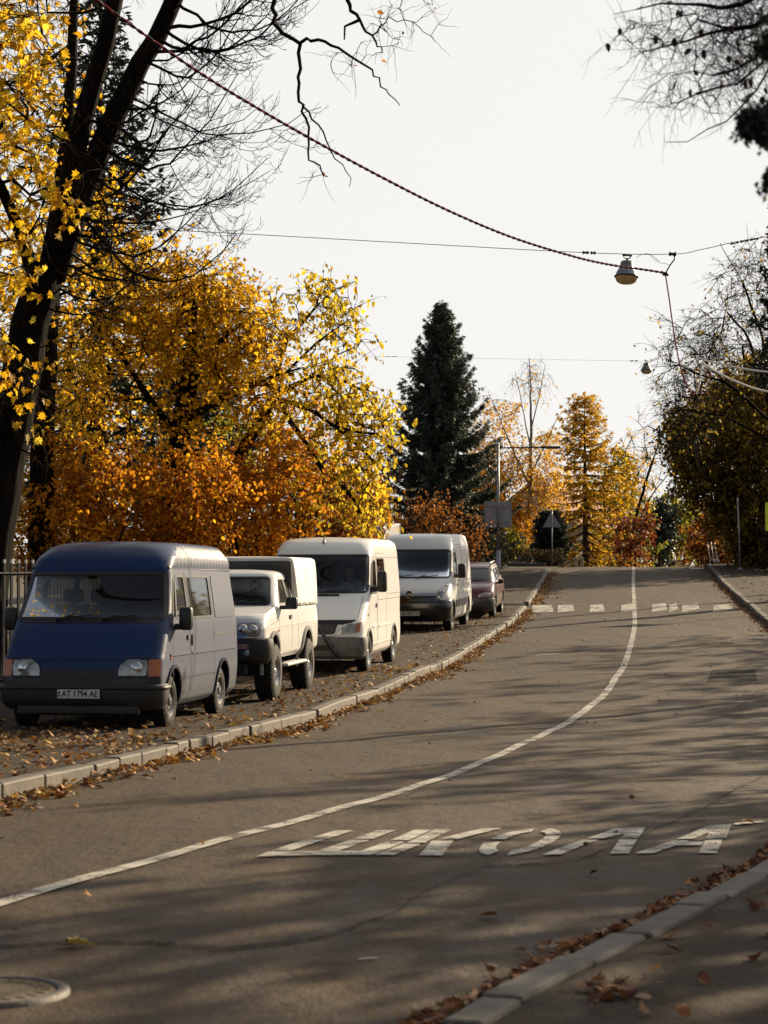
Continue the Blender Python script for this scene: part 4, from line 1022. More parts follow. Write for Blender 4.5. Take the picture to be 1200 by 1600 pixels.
# ------------------------------------------------------------------ the driver
def driver(van):
    SK = pmat('skin', (.42, .23, .16), .55, var=.1); SHIRT = pmat('white_shirt', (.55, .54, .52), .9, var=.2, scale=14); HAIR = pmat('dark_hair', (.03, .02, .015), .8); TR = pmat('dark_trousers', (.02, .02, .03), .9)
    root = empty('person'); tag(root, 'driver in a white shirt sitting behind the wheel of the white panel van', 'person')
    Mw = van.matrix_basis
    root.matrix_basis = Mw @ Matrix.Translation((.45, 2.02, 1.08))
    # one skinned figure: pelvis origin; x right, -y forward
    V = [(0, 0, .08), (0, .03, .28), (0, .05, .46), (0, .03, .58), (0, .00, .66), (0, -.015, .74), (0, -.02, .82),
         (.17, .03, .53), (.27, -.10, .36), (.20, -.33, .40), (.165, -.415, .43),
         (-.17, .03, .53), (-.27, -.10, .36), (-.20, -.33, .40), (-.165, -.415, .43),
         (.10, -.02, .06), (.13, -.42, .10), (.14, -.52, -.30), (.14, -.62, -.36), (-.10, -.02, .06), (-.13, -.42, .10), (-.14, -.52, -.30), (-.14, -.62, -.36)]
    E = [(0, 1), (1, 2), (2, 3), (3, 4), (4, 5), (5, 6), (2, 7), (7, 8), (8, 9), (9, 10), (2, 11), (11, 12), (12, 13), (13, 14), (0, 15), (15, 16), (16, 17), (17, 18), (0, 19), (19, 20), (20, 21), (21, 22)]
    rad = [(.16, .12), (.15, .11), (.17, .11), (.058, .058), (.062, .066), (.078, .095), (.06, .075), (.065, .06), (.048, .048), (.034, .034), (.026, .03),
           (.065, .06), (.048, .048), (.034, .034), (.026, .03), (.09, .09), (.065, .065), (.045, .045), (.04, .04), (.09, .09), (.065, .065), (.045, .045), (.04, .04)]
    for sx, wi in ((1, 10), (-1, 14)):       # five fingers closing round the rim
        w = V[wi]
        for k in range(4):
            b = len(V); z = w[2] + .03 - k * .02
            V += [(w[0] + sx * .005, w[1] - .035, z), (w[0] - sx * .012, w[1] - .065 + .004 * k, z + .002), (w[0] - sx * .04, w[1] - .060, z)]
            E += [(wi, b), (b, b + 1), (b + 1, b + 2)]; rad += [(.010, .010), (.009, .009), (.008, .008)]
        b = len(V); V += [(w[0] - sx * .03, w[1] - .005, w[2] + .045), (w[0] - sx * .05, w[1] - .03, w[2] + .05)]; E += [(wi, b), (b, b + 1)]; rad += [(.012, .012), (.010, .010)]
    me = bpy.data.meshes.new('body'); me.from_pydata(V, E, []); me.materials.append(SK)
    o = link(bpy.data.objects.new('body', me), root)
    md = o.modifiers.new('skin', 'SKIN'); md.use_smooth_shade = True
    for i, q in enumerate(rad): me.skin_vertices[0].data[i].radius = q
    me.skin_vertices[0].data[0].use_root = True
    sub = o.modifiers.new('sub', 'SUBSURF'); sub.levels = 2; sub.render_levels = 2
    mb = MB(); mb.sphere((0, -.015, .755), .098, 12, sc=(.84, 1.02, 1.22)); mb.add([(0, -.135, .735), (.016, -.10, .725), (-.016, -.10, .725), (0, -.105, .785)], [(0, 1, 3), (0, 3, 2), (0, 2, 1)])
    for s_ in (-1, 1): mb.sphere((s_ * .085, -.005, .745), .028, 6, sc=(.4, .8, 1.2))
    mb.build('face', SK, root, True)
    mb = MB()
    for s_ in (-1, 1): mb.sphere((s_ * .034, -.104, .768), .011, 6)
    mb.box((0, -.108, .69), (.045, .01, .008)); mb.box((.034, -.108, .79), (.035, .01, .007)); mb.box((-.034, -.108, .79), (.035, .01, .007)); mb.build('eyes_and_mouth', HAIR, root)
    mb = MB(); mb.sphere((0, .008, .785), .105, 12, sc=(.86, 1.0, 1.0)); h = mb.build('hair', HAIR, root, True)
    bm = bmesh.new(); bm.from_mesh(h.data); bmesh.ops.delete(bm, geom=[v for v in bm.verts if v.co.y < -.045 and v.co.z < .82 or v.co.z < .70], context='VERTS'); bm.to_mesh(h.data); bm.free()
    # shirt and trousers follow the body a little outside it
    def cloth(name, idx, extra, mat):
        mp = {i: k for k, i in enumerate(idx)}; me = bpy.data.meshes.new(name)
        me.from_pydata([V[i] for i in idx], [(mp[a], mp[b]) for a, b in E if a in mp and b in mp], []); me.materials.append(mat)
        c = link(bpy.data.objects.new(name, me), root); c.modifiers.new('skin', 'SKIN').use_smooth_shade = True
        for k, i in enumerate(idx): me.skin_vertices[0].data[k].radius = (rad[i][0] + extra, rad[i][1] + extra)
        me.skin_vertices[0].data[0].use_root = True; s = c.modifiers.new('sub', 'SUBSURF'); s.levels = 2; s.render_levels = 2
    cloth('shirt', [0, 1, 2, 7, 8, 9, 11, 12, 13], .022, SHIRT); cloth('trousers', [0, 15, 16, 17, 19, 20, 21], .02, TR)
driver(VAN)

# ------------------------------------------------------------------ the white van with the black nose
M['blackglass'] = glass('deep_tinted_glass', (.4, .5, .5), .12, dust=.04)
def black_nosed_van():
    r = put_vehicle('delivery_van', 'tall white delivery van with glossy black grille and bumper, behind the panel van', 'van', 1.77, 52.8, R(8.3), 1.0, .90, 3.68)
    sh = Shell([(.26, .10, .92, .34, .28, .05, 5.45, .05), (.36, .04, 1.0, .32, .28, .09, 5.52, .06), (.70, .02, 1.02, .32, .28, .10, 5.55, .07), (.84, .03, 1.02, .32, .28, .11, 5.55, .07), (.96, .09, 1.015, .32, .3, .12, 5.55, .07),
                (1.28, .55, 1.005, .28, .3, .14, 5.54, .07), (1.36, .68, 1.0, .12, .15, .16, 5.54, .07), (2.04, 1.22, .95, .11, .14, .16, 5.50, .08), (2.12, 1.28, .94, .14, .16, .15, 5.50, .08),
                (2.3, 1.46, .90, .2, .26, .15, 5.48, .1), (2.42, 1.64, .86, .24, .3, .15, 5.44, .12), (2.47, 1.85, .78, .26, .36, .12, 5.38, .15)])
    bm = sh.body(nz=60, dy=.07, crown=.025)
    ws = rounded([(-.945, 1.36), (.945, 1.36), (.90, 2.06), (-.90, 2.06)], .09); sh.cut(bm, 'f', ws, 2.0)
    dw = rounded([(1.25, 1.42), (2.0, 1.42), (2.0, 2.0), (1.62, 2.0)], .05)
    for md in 'rl':
        sh.cut(bm, md, dw)
        for yw in (.90, 4.58): sh.cut(bm, md, circle_poly(yw, .36, .40, 24))
    b = bm_obj('body', bm, M['white_s'], r, True); autosmooth(b, .5)
    g = sh.patch('windscreen', 'f', ws, -.006, 0, M['blackglass'], r); sh.ring('rubber_seal', 'f', ws, .05, .006, M['black'], g)
    for md in 'rl': g = sh.patch('door_window', md, dw, -.005, 0, M['darkglass'], r); sh.ring('rubber_seal', md, dw, .04, .006, M['black'], g)
    sm = []
    for md in 'rl': sm += [(md, [(1.05, .5), (1.05, 1.35), (1.5, 2.08), (2.1, 2.08), (2.1, .44)]), (md, [(2.18, .44), (2.18, 2.2), (3.45, 2.2), (3.45, .44)]), (md, [(2.2, 2.14), (5.4, 2.14)]), (md, [(2.2, 1.25), (5.4, 1.25)])]
    sh.seams('seam', sm, M['seam'], r, .012)
    for md in 'rl':
        sh.patch('rub_panel', md, rounded([(1.5, .58), (2.08, .58), (2.08, .76), (1.5, .76)], .03), .02, .025, M['grey_plastic'], r); sh.patch('rub_panel', md, rounded([(2.2, .58), (4.1, .58), (4.1, .76), (2.2, .76)], .03), .02, .025, M['grey_plastic'], r)
        flare(sh, r, .90, .36, .395, M['black'], th=.05, off=.015); flare(sh, r, 4.58, .36, .395, M['white_s'], th=.05, off=.015)
        sh.patch('door_handle', md, rounded([(1.86, 1.12), (2.02, 1.12), (2.02, 1.18), (1.86, 1.18)], .02), .02, .025, M['black'], r)
    sh.wrap('bumper', .26, .80, .035, .50, M['gloss_black'], r, round_=.03)
    sh.patch('grille', 'f', rounded([(-.66, .78), (.66, .78), (.68, .90), (-.68, .90)], .03), .02, .05, M['gloss_black'], r)
    sh.patch('chrome_bar', 'f', rounded([(-.70, .90), (.70, .90), (.68, .965), (-.68, .965)], .02), .028, .04, M['chrome'], r)
    # ring-and-bolt badge in the middle of the bar
    c = sh.P('f', 0, .915, .05); T = Matrix.Translation(c) @ Matrix.Rotation(PI / 2, 4, 'X')
    mb = MB(); ring = [(T @ Vector((.092 * math.cos(a), .092 * math.sin(a), 0)))[:] for a in np.linspace(0, 2 * PI, 33)]; mb.tube(ring, .014, 8)
    bolt = [(-.13, .018, 0), (.02, .018, 0), (.02, .004, 0), (.13, -.018, 0), (-.02, -.018, 0), (-.02, -.004, 0)]
    Vb = [(T @ Vector(v))[:] for v in bolt] + [(T @ Vector((v[0], v[1], .012)))[:] for v in bolt]
    mb.add(Vb, [(6, 7, 8, 9, 10, 11)] + [(i, (i + 1) % 6, (i + 1) % 6 + 6, i + 6) for i in range(6)]); mb.lathe([(.085, -.006), (.001, -.004)], 20, T, mi=1)
    mb.build('badge', [M['chrome'], M['gloss_black']], r)
    for s_ in (-1, 1):
        hp = [(s_ * .58, .72), (s_ * .76, .80), (s_ * .93, 1.02), (s_ * .955, 1.22), (s_ * .87, 1.25), (s_ * .74, 1.06)]
        h = sh.patch('headlight', 'f', hp, .012, .03, M['lens'], r, res=.03, bulge=.012)
        for x_, z_, q_ in ((.72, .84, .06), (.82, .99, .05), (.89, 1.14, .04)):
            q = MB(); q.lathe([(q_, 0), (q_ * .7, .03), (.001, .035)], 14, Matrix.Translation(sh.P('f', s_ * x_, z_, .012)) @ Matrix.Rotation(PI / 2, 4, 'X')); q.build('reflector', M['chrome'], h, True)
    plate(r, 0, sh.front(0, .46) - .05, .46, 'BC 8317 TI')
    wipers(sh, r, [(-.6, .0, 1.335, 1.40), (.05, .65, 1.335, 1.39)])
    mirror(r, .99, 1.25, 1.52, 1, .20, .38, .12); mirror(r, -.99, 1.25, 1.52, -1, .20, .38, .12)
    mb = MB(); mb.box((0, 2.4, .5), (1.8, 3.2, .06)); mb.box((0, 1.05, 1.12), (1.75, .5, .42), bev=.1); mb.box((0, 2.45, 1.3), (1.75, .04, 1.6)); mb.build('dashboard', M['interior'], r)
    seat(r, .5, 1.95, .95); seat(r, -.35, 1.95, .95); steering(r, .5, 1.45, 1.38)
    arch_liner(r, .90, .40, .36, .97); arch_liner(r, 4.58, .40, .36, .97)
    mb = MB(); mb.box((0, 2.75, .36), (1.55, 5.1, .22), bev=.05); mb.build('underbody', M['dark'], r)
    for s_ in (1, -1):
        for y in (.90, 4.58): wheel(r, s_ * .885, y, .345, .225, s_, 'steel', .21)
M['gloss_black'] = pmat('gloss_black', (.008, .008, .010), .18, var=.3, coat=.6)
black_nosed_van()

# ------------------------------------------------------------------ the small dark red car
M['red'] = paint('dark_red_paint', (.085, .010, .012), dust=(.16, .13, .11), amount=.25, top=.7, flat=.03)
def red_car():
    r = put_vehicle('red_car', 'small dark red car with silver roof rails parked beyond the delivery van', 'car', 3.26, 60.0, R(8), .83, .85, 2.6)
    def warp(x, y, z):
        if z > .70:
            k = max(0, min(1, (1.15 - y) / 1.15)); z -= (z - .70) * .42 * k ** 1.2
        return z
    sh = Shell([(.22, .14, .74, .3, .24, .06, 4.05, .1), (.32, .05, .82, .3, .26, .10, 4.12, .14), (.55, .02, .84, .3, .26, .12, 4.15, .14), (.72, .05, .84, .28, .26, .12, 4.15, .14), (.90, .14, .825, .26, .26, .12, 4.12, .14), (1.0, .24, .79, .26, .3, .12, 4.08, .16), (1.04, .34, .74, .26, .3, .1, 4.04, .18)], warp)
    bm = sh.body(nz=36, dy=.06, crown=.02)
    for md in 'rl':
        for yw in (.85, 3.45): sh.cut(bm, md, circle_poly(yw, .32, .35, 22))
    b = bm_obj('body', bm, M['red'], r, True); autosmooth(b, .5)
    cb = Shell([(.98, .95, .78, .24, .26, .10, 4.02, .16), (1.04, 1.02, .765, .22, .26, .10, 4.0, .16), (1.42, 1.62, .64, .2, .26, .10, 3.82, .16), (1.47, 1.74, .61, .2, .3, .10, 3.78, .18), (1.505, 1.92, .54, .2, .34, .08, 3.68, .2)])
    bm = cb.body(nz=36, dy=.06, crown=.015)
    ws = rounded([(-.68, 1.05), (.68, 1.05), (.56, 1.41), (-.56, 1.41)], .06); cb.cut(bm, 'f', ws, 2.2)
    d1 = rounded([(1.5, 1.05), (2.2, 1.05), (2.2, 1.39), (1.85, 1.39)], .04); d2 = rounded([(2.3, 1.05), (3.0, 1.05), (2.98, 1.39), (2.3, 1.39)], .04); d3 = rounded([(3.1, 1.08), (3.72, 1.10), (3.6, 1.36), (3.1, 1.39)], .04)
    for md in 'rl':
        for w in (d1, d2, d3): cb.cut(bm, md, w)
    c = bm_obj('cabin', bm, M['red'], r, True); autosmooth(c, .5)
    g = cb.patch('windscreen', 'f', ws, -.005, 0, M['hazeglass'], r); cb.ring('rubber_seal', 'f', ws, .035, .005, M['black'], g)
    for md in 'rl':
        for w in (d1, d2, d3): g = cb.patch('side_window', md, w, -.005, 0, M['litglass'], r); cb.ring('rubber_seal', md, w, .03, .005, M['black'], g)
        sh.seams('seam', [(md, [(1.2, .40), (1.2, .98)]), (md, [(2.25, .36), (2.25, .98)]), (md, [(3.0, .55), (3.05, .98)])], M['seam'], r, .012)
        sh.strip('rub_strip', md, [(1.22, .58), (3.0, .58)], .05, .014, M['black'], r)
        flare(sh, r, .85, .32, .345, M['red'], th=.035, off=.01); flare(sh, r, 3.45, .32, .345, M['red'], th=.035, off=.01)
        sg = 1 if md == 'r' else -1
        mb = MB(); mb.tube([(sg * .58, 1.85, 1.49), (sg * .60, 1.95, 1.56), (sg * .60, 3.4, 1.56), (sg * .57, 3.55, 1.50)], .018, 8); mb.build('roof_rail', M['alloy'], r, True)
        hp = [(sg * .40, .64), (sg * .72, .64), (sg * .77, .80), (sg * .55, .80), (sg * .44, .74)]
        sh.patch('headlight', 'f', rounded(hp, .04), .012, .03, M['lens'], r, res=.03, bulge=.02)
    sh.patch('grille', 'f', rounded([(-.34, .63), (.34, .63), (.36, .72), (-.36, .72)], .03), .008, .02, M['black'], r)
    sh.wrap('bumper', .24, .60, .03, .46, M['red'], r, round_=.03)
    sh.patch('air_intake', 'f', rounded([(-.5, .28), (.5, .28), (.54, .40), (-.54, .40)], .03), .036, .02, M['black'], r)
    plate(r, 0, sh.front(0, .48) - .045, .47, 'BC 2940 AH')
    wipers(cb, r, [(-.45, .0, 1.03, 1.07), (.05, .5, 1.03, 1.07)]); mirror(r, .80, 1.50, 1.03, 1, .17, .14, .06); mirror(r, -.80, 1.50, 1.03, -1, .17, .14, .06)
    mb = MB(); mb.box((0, 2.2, .45), (1.4, 2.8, .06)); mb.box((0, 1.3, .90), (1.4, .4, .25), bev=.08); mb.build('dashboard', M['interior'], r)
    seat(r, .36, 1.95, .55); seat(r, -.36, 1.95, .55); steering(r, .36, 1.58, .95, .18)
    arch_liner(r, .85, .35, .32, .80); arch_liner(r, 3.45, .35, .32, .80)
    mb = MB(); mb.box((0, 2.1, .32), (1.3, 3.8, .2), bev=.05); mb.build('underbody', M['dark'], r)
    for s_ in (1, -1):
        for y in (.85, 3.45): wheel(r, s_ * .735, y, .30, .19, s_, 'five', .19)
M['hazeglass'] = glass('dusty_windscreen', (.6, .6, .6), .5, dust=.5)
red_car()

# ------------------------------------------------------------------ the box truck whose top shows between the vans
def box_truck():
    M['box'] = paint('white_box_panel', (.62, .62, .63), amount=.2, flat=.08)
    r = empty('box_truck'); tag(r, 'white box truck mostly hidden, only its square top corner showing above the delivery van', 'truck')
    bx, by, th = -1.35, 63.5, R(8); z0, z1 = float(G(by)) + KERB, float(G(by + 3)) + KERB
    r.location = (bx, by, z0); r.rotation_euler = (Matrix.Rotation(-th, 4, 'Z') @ Matrix.Rotation(math.atan2(z1 - z0, 3), 4, 'X')).to_euler()
    mb = MB(); mb.box((0, 4.2, 1.70), (2.1, 4.2, 1.55), bev=.04); mb.box((0, 4.2, .9), (2.16, 4.24, .08)); mb.build('cargo_box', M['box'], r)
    mb = MB()
    for y in (2.12, 6.28): mb.box((0, y, 2.46), (2.14, .05, .05)); mb.box((1.06, y, 1.7), (.05, .05, 1.5)); mb.box((-1.06, y, 1.7), (.05, .05, 1.5))
    mb.build('box_edging', M['alloy'], r)
    sh = Shell([(.40, .10, .92, .2, .16, .05, 2.0, .06), (.55, .04, .95, .2, .16, .06, 2.0, .06), (1.15, .08, .95, .2, .16, .08, 2.0, .06), (1.25, .14, .94, .2, .16, .08, 2.0, .06), (1.85, .48, .86, .2, .18, .08, 1.95, .08), (1.98, .62, .80, .2, .2, .08, 1.9, .1)])
    bm = sh.body(nz=30, dy=.08); ws = rounded([(-.78, 1.25), (.78, 1.25), (.72, 1.82), (-.72, 1.82)], .07); sh.cut(bm, 'f', ws, 1.2)
    for md in 'rl': sh.cut(bm, md, circle_poly(.85, .38, .42, 20))
    o = bm_obj('cab', bm, M['box'], r, True); autosmooth(o, .5); sh.patch('windscreen', 'f', ws, -.005, 0, M['darkglass'], r)
    sh.wrap('bumper', .36, .62, .04, .4, M['black'], r)
    for s_ in (-1, 1): sh.patch('headlight', 'f', rounded([(s_ * .55, .72), (s_ * .8, .72), (s_ * .8, .9), (s_ * .55, .9)], .03), .01, .02, M['lens'], r)
    mb = MB(); mb.box((0, 3.2, .62), (.9, 6.0, .2)); mb.build('chassis', M['dark'], r)
    for s_ in (1, -1):
        for y in (.85, 5.2): wheel(r, s_ * .82, y, .38, .24, s_, 'steel', .23)
box_truck()
# ------------------------------------------------------------------ leaves and trees
def leaf_outline(kind):
    if kind == 'maple':
        a = [(0, -.1), (.18, .02), (.42, -.06), (.36, .16), (.56, .30), (.32, .38), (.30, .62), (.12, .55), (0, .95)]
    elif kind == 'oval':
        a = [(0, 0), (.24, .18), (.34, .45), (.22, .78), (0, 1)]
    elif kind == 'small':
        a = [(0, 0), (.30, .5), (0, 1)]
    elif kind == 'needle':
        a = [(0, 0), (.09, .35), (0, 1)]
    P = a + [(-x, y) for x, y in a[-2:0:-1]]
    n = len(a)
    V = np.array([(x, y - .1, .30 * abs(x) - .22 * y * y) for x, y in P])
    if kind in ('small', 'needle'): return V, [np.array([list(range(len(V)))])]
    # fold along the midrib: right half, left half as fans
    tris = []
    for i in range(1, n - 1): tris.append((0, i, i + 1))
    L = [0] + list(range(len(P) - 1, n - 2, -1))
    for i in range(1, len(L) - 1): tris.append((0, L[i + 1], L[i]))
    return V, [np.array(tris)]
def rand_rot(rng, n, droop=.5, spread=1.0):
    """leaf frames: y axis along the leaf (hanging), z its upper face"""
    yaw = rng.uniform(0, 2 * PI, n); el = rng.normal(-droop, .45 * spread, n)
    y = np.stack([np.cos(yaw) * np.cos(el), np.sin(yaw) * np.cos(el), np.sin(el)], 1)
    up = rng.normal(0, .55 * spread, (n, 3)) + np.array([0, 0, 1.0])
    x = np.cross(y, up); x /= np.linalg.norm(x, axis=1)[:, None] + 1e-9
    z = np.cross(x, y)
    return np.stack([x, y, z], 2)
def leaf_cloud(name, P, size, kind, mat, parent, rng, droop=.5, spread=1.0, frames=None):
    V, Fq = leaf_outline(kind); P = np.asarray(P); n = len(P)
    Rm = rand_rot(rng, n, droop, spread) if frames is None else frames
    s = rng.uniform(size[0], size[1], n)
    W = np.einsum('nij,kj->nki', Rm, V) * s[:, None, None] + P[:, None]
    k = len(V); off = (np.arange(n) * k)[:, None, None]
    F2 = [(f[None] + off).reshape(-1, f.shape[1]) for f in Fq]
    return np_obj(name, W.reshape(-1, 3), F2, mat, parent, kind not in ('small', 'needle'))

def grow(stems, targets, rng, step=.45, rtip=.012, power=2.25, sag=.0, up=.35, wig=.10):
    """stems: list of (points, r0, r1). Every target is joined to the nearest limb, so limbs fill the crown."""
    pos, par, rmin = [], [], []
    for pts, r0, r1 in stems:
        P = np.asarray(pts, float); L = np.concatenate([[0], np.cumsum(np.linalg.norm(np.diff(P, axis=0), axis=1))])
        m = max(2, int(L[-1] / step)); s = np.linspace(0, L[-1], m)
        Q = np.stack([np.interp(s, L, P[:, i]) for i in range(3)], 1)
        Q[1:-1] += rng.normal(0, step * .03, Q[1:-1].shape)
        prev = -1
        if pos:
            d = np.linalg.norm(np.array(pos) - Q[0], axis=1); j = int(d.argmin())
            if d[j] < 1.2: prev = j
        for i in range(m):
            pos.append(Q[i]); par.append(prev); rmin.append(r0 + (r1 - r0) * i / (m - 1)); prev = len(pos) - 1
    pos = list(pos); ns = len(pos); base = np.array(pos)
    targets = np.asarray(targets)
    d0 = np.array([np.linalg.norm(base - t, axis=1).min() for t in targets])
    tips = []
    A = np.zeros((ns + len(targets) * 14 + 50, 3)); A[:ns] = base; n = ns
    for ti in np.argsort(d0):
        t = targets[ti]; D = A[:n] - t; d = np.linalg.norm(D, axis=1) + up * np.maximum(0, D[:, 2]) + .0
        j = int(d.argmin()); a = A[j].copy(); L = np.linalg.norm(t - a)
        m = max(1, min(13, int(round(L / step)))); prev = j
        perp = rng.normal(0, wig * L, 3)
        for k in range(1, m + 1):
            s = k / m; p = a + (t - a) * s + perp * math.sin(PI * s) * .6 + np.array([0, 0, sag * L * math.sin(PI * s)])
            if k < m: p += rng.normal(0, .03 * step + .015, 3)
            if n >= len(A): A = np.concatenate([A, np.zeros((4000, 3))])
            A[n] = p; par.append(prev); rmin.append(0); prev = n; n += 1
        tips.append(prev)
    A = A[:n]; acc = np.zeros(n); r = np.zeros(n); big = np.full(n, -1); bigr = np.zeros(n)
    for i in range(n - 1, -1, -1):
        own = max(rtip, acc[i] ** (1 / power)); 
        r[i] = max(own, rmin[i]) if rmin[i] else own
        p = par[i]
        if p >= 0:
            acc[p] += own ** power
            if r[i] > bigr[p]: bigr[p] = r[i]; big[p] = i
    # stems keep their own thickness; limbs never thicker than what carries them
    for i in range(n):
        p = par[i]
        if p >= 0 and not (rmin[i]): r[i] = min(r[i], r[p] * .92)
    return A, np.array(par), r, big, tips
def skeleton_mesh(T, A, par, r, big, k_big=10, k_small=4, thin=.03):
    done = np.zeros(len(A), bool)
    for i in range(len(A)):
        if done[i]: continue
        ch = [i]; done[i] = True
        while big[ch[-1]] >= 0 and not done[big[ch[-1]]]: ch.append(big[ch[-1]]); done[ch[-1]] = True
        pts = A[ch]; rr = r[ch].copy()
        if par[i] >= 0: pts = np.concatenate([A[par[i]][None], pts]); rr = np.concatenate([[rr[0]], rr])
        if len(pts) < 2: continue
        T.add(pts, rr, k_big if rr[0] > .08 else (6 if rr[0] > thin else k_small))
def sprays(T, A, tips, par, rng, per=4, length=(.3, .8), r=.006, droop=.2, leaf_n=6, fwd=.7, sub=0, kinds=3):
    """fine twigs from each tip; returns points along them for leaves"""
    out = []
    for t in tips:
        base = A[t]; p = par[t]; d = base - A[p] if p >= 0 else np.array([0, 0, 1.]); d = d / (np.linalg.norm(d) + 1e-9)
        for _ in range(per):
            v = d * fwd + rng.normal(0, .6, 3); v[2] -= droop; v /= np.linalg.norm(v) + 1e-9
            L = rng.uniform(*length); m = 5; s = np.linspace(0, 1, m)
            bend = rng.normal(0, .16, 3) - np.array([0, 0, droop * .5])
            P = base + (v[None] * s[:, None] + bend[None] * (s ** 2)[:, None]) * L
            P[1:] += rng.normal(0, .025 * L, (m - 1, 3))
            T.add(P, np.linspace(r, r * .35, m), kinds)
            for _s in range(sub):
                i = rng.integers(1, m - 1); w = (P[i + 1] - P[i]); w /= np.linalg.norm(w) + 1e-9; w = w + rng.normal(0, .55, 3); w /= np.linalg.norm(w)
                l2 = L * rng.uniform(.3, .6); q = P[i] + (w[None] * np.linspace(0, 1, 4)[:, None] + np.array([0, 0, -droop * .2])[None] * (np.linspace(0, 1, 4) ** 2)[:, None]) * l2
                q[1:] += rng.normal(0, .03 * l2, (3, 3)); T.add(q, np.linspace(r * .6, r * .3, 4), 3)
                if leaf_n: out.append(q[1:][rng.integers(0, 3, max(1, leaf_n // 2))])
            if leaf_n:
                u = rng.uniform(.25, 1, leaf_n); out.append(np.stack([np.interp(u, s, P[:, i]) for i in range(3)], 1))
    return np.concatenate(out) if out else np.zeros((0, 3))
def blob_pts(rng, blobs):
    out = []
    for c, rad, n in blobs:
        v = rng.normal(0, 1, (n * 3, 3)); v /= np.linalg.norm(v, axis=1)[:, None]; v *= (rng.uniform(0, 1, (n * 3, 1)) ** (1 / 2.2))
        out.append((np.array(c) + v * np.array(rad))[:n])
    return np.concatenate(out)
def pxblob(px, py, Y, w, h, d, n):
    """a crown lobe seen at a pixel, w x h pixels across at distance Y, d metres deep"""
    s = Y / F_PX; return (at(px, py, Y), (w * s / 2, d / 2, h * s / 2), n)
def pxline(pts, Y): return [at(p[0], p[1], p[2] if len(p) > 2 else Y) for p in pts]
def make_tree(name, label, cat, stems, blobs, seed, barkm, leafm=None, leaf=('oval', (.08, .13)), per=4, leaf_n=6, length=(.3, .8), step=.45, rtip=.012, droop=.2, r=.006, group=None,
              ldroop=.5, extra_twigs=0, sub=0, up=.35, wig=.10, keep=None, leaf_fn=None, jitter=.05):
    rng = np.random.default_rng(seed)
    p0 = np.array(stems[0][0][0], float); zg = float(G(p0[1])) - .1           # every trunk starts in the ground
    if p0[2] > zg + .05: stems = [([np.array([p0[0], p0[1], zg])] + [np.array(q, float) for q in stems[0][0]], stems[0][1] * 1.08, stems[0][2])] + list(stems[1:])
    root = empty(name, stems[0][0][0]); tag(root, label, cat, group)
    off = np.array(stems[0][0][0], float)
    A, par, rr, big, tips = grow(stems, blob_pts(rng, blobs), rng, step, rtip, up=up, wig=wig)
    T = Tubes(); skeleton_mesh(T, A, par, rr, big)
    if extra_twigs:
        pool = [i for i in range(len(A)) if rr[i] < .06]
        tips2 = list(rng.choice(pool, min(extra_twigs, len(pool)), replace=False))
    else: tips2 = []
    L = sprays(T, A, list(tips) + tips2, par, rng, per, length, r, droop, leaf_n, sub=sub)
    T.V = [v - off for v in T.V]; T.build('trunk', barkm, root)
    if leafm and len(L):
        if leaf_fn is not None: L = L[leaf_fn(L, rng)]
        L = L + rng.normal(0, jitter, L.shape)
        leaf_cloud('crown', L - off, leaf[1], leaf[0], leafm, root, rng, ldroop)
    return root
def ground(px, Y, dz=0): return np.array([(px - CX) * Y / F_PX * 1.0, Y, float(G(Y)) + dz])

crk = np.random.default_rng(55)
def crooked(P, a=.02):
    Q = smooth_path(P, 6); Q[1:-1] += crk.normal(0, a, (len(Q) - 2, 3)); return Q
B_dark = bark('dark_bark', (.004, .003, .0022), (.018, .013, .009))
B_mid = bark('brown_bark', (.03, .022, .016), (.09, .065, .045))
B_pale = bark('birch_bark', (.14, .12, .10), (.42, .38, .33), 5)
L_yellow = leafmat('yellow_leaves', [(0, (.45, .22, .01)), (.3, (.64, .37, .015)), (.7, (.76, .48, .02)), (1, (.74, .55, .06))], .58)
L_gold = leafmat('gold_leaves', [(0, (.24, .11, .01)), (.3, (.54, .29, .012)), (.7, (.70, .42, .015)), (1, (.66, .48, .03))], .57, glow=1.55)
L_amber = leafmat('amber_leaves', [(0, (.20, .07, .01)), (.3, (.45, .18, .012)), (.65, (.62, .28, .012)), (1, (.66, .40, .02))], .57, glow=1.55)
L_orange = leafmat('orange_leaves', [(0, (.20, .06, .008)), (.35, (.50, .19, .012)), (.7, (.62, .27, .014)), (1, (.66, .40, .02))], .57, glow=1.55)
L_rust = leafmat('rust_leaves', [(0, (.08, .028, .01)), (.4, (.24, .08, .014)), (1, (.42, .17, .02))], .45)
L_pale = leafmat('pale_yellow_leaf', [(0, (.34, .24, .05)), (1, (.42, .30, .08))], .15)
L_silhouette = leafmat('silhouette_leaves', [(0, (.02, .008, .006)), (1, (.06, .022, .012))], .05)  # backlit silhouette put into the leaf colour as near-black
L_far = leafmat('far_leaves', [(0, (.10, .075, .05)), (.5, (.20, .14, .07)), (1, (.30, .21, .10))], .4)
L_linden = leafmat('lime_yellow_leaves', [(0, (.24, .16, .02)), (.3, (.48, .36, .02)), (.7, (.68, .50, .03)), (1, (.66, .40, .02))], .58)
L_green = leafmat('yellow_green_leaves', [(0, (.10, .11, .015)), (.5, (.24, .24, .025)), (1, (.42, .36, .03))], .5)
L_olive = leafmat('olive_brown_leaves', [(0, (.05, .035, .012)), (.35, (.13, .08, .016)), (.6, (.20, .15, .02)), (.82, (.36, .26, .03)), (1, (.52, .34, .03))], .5)
L_red = leafmat('red_leaves', [(0, (.08, .014, .008)), (.5, (.18, .035, .014)), (1, (.30, .11, .02))], .4)
L_hedge = leafmat('hedge_leaves', [(0, (.014, .016, .006)), (.5, (.038, .030, .008)), (1, (.09, .045, .010))], .2, .8)
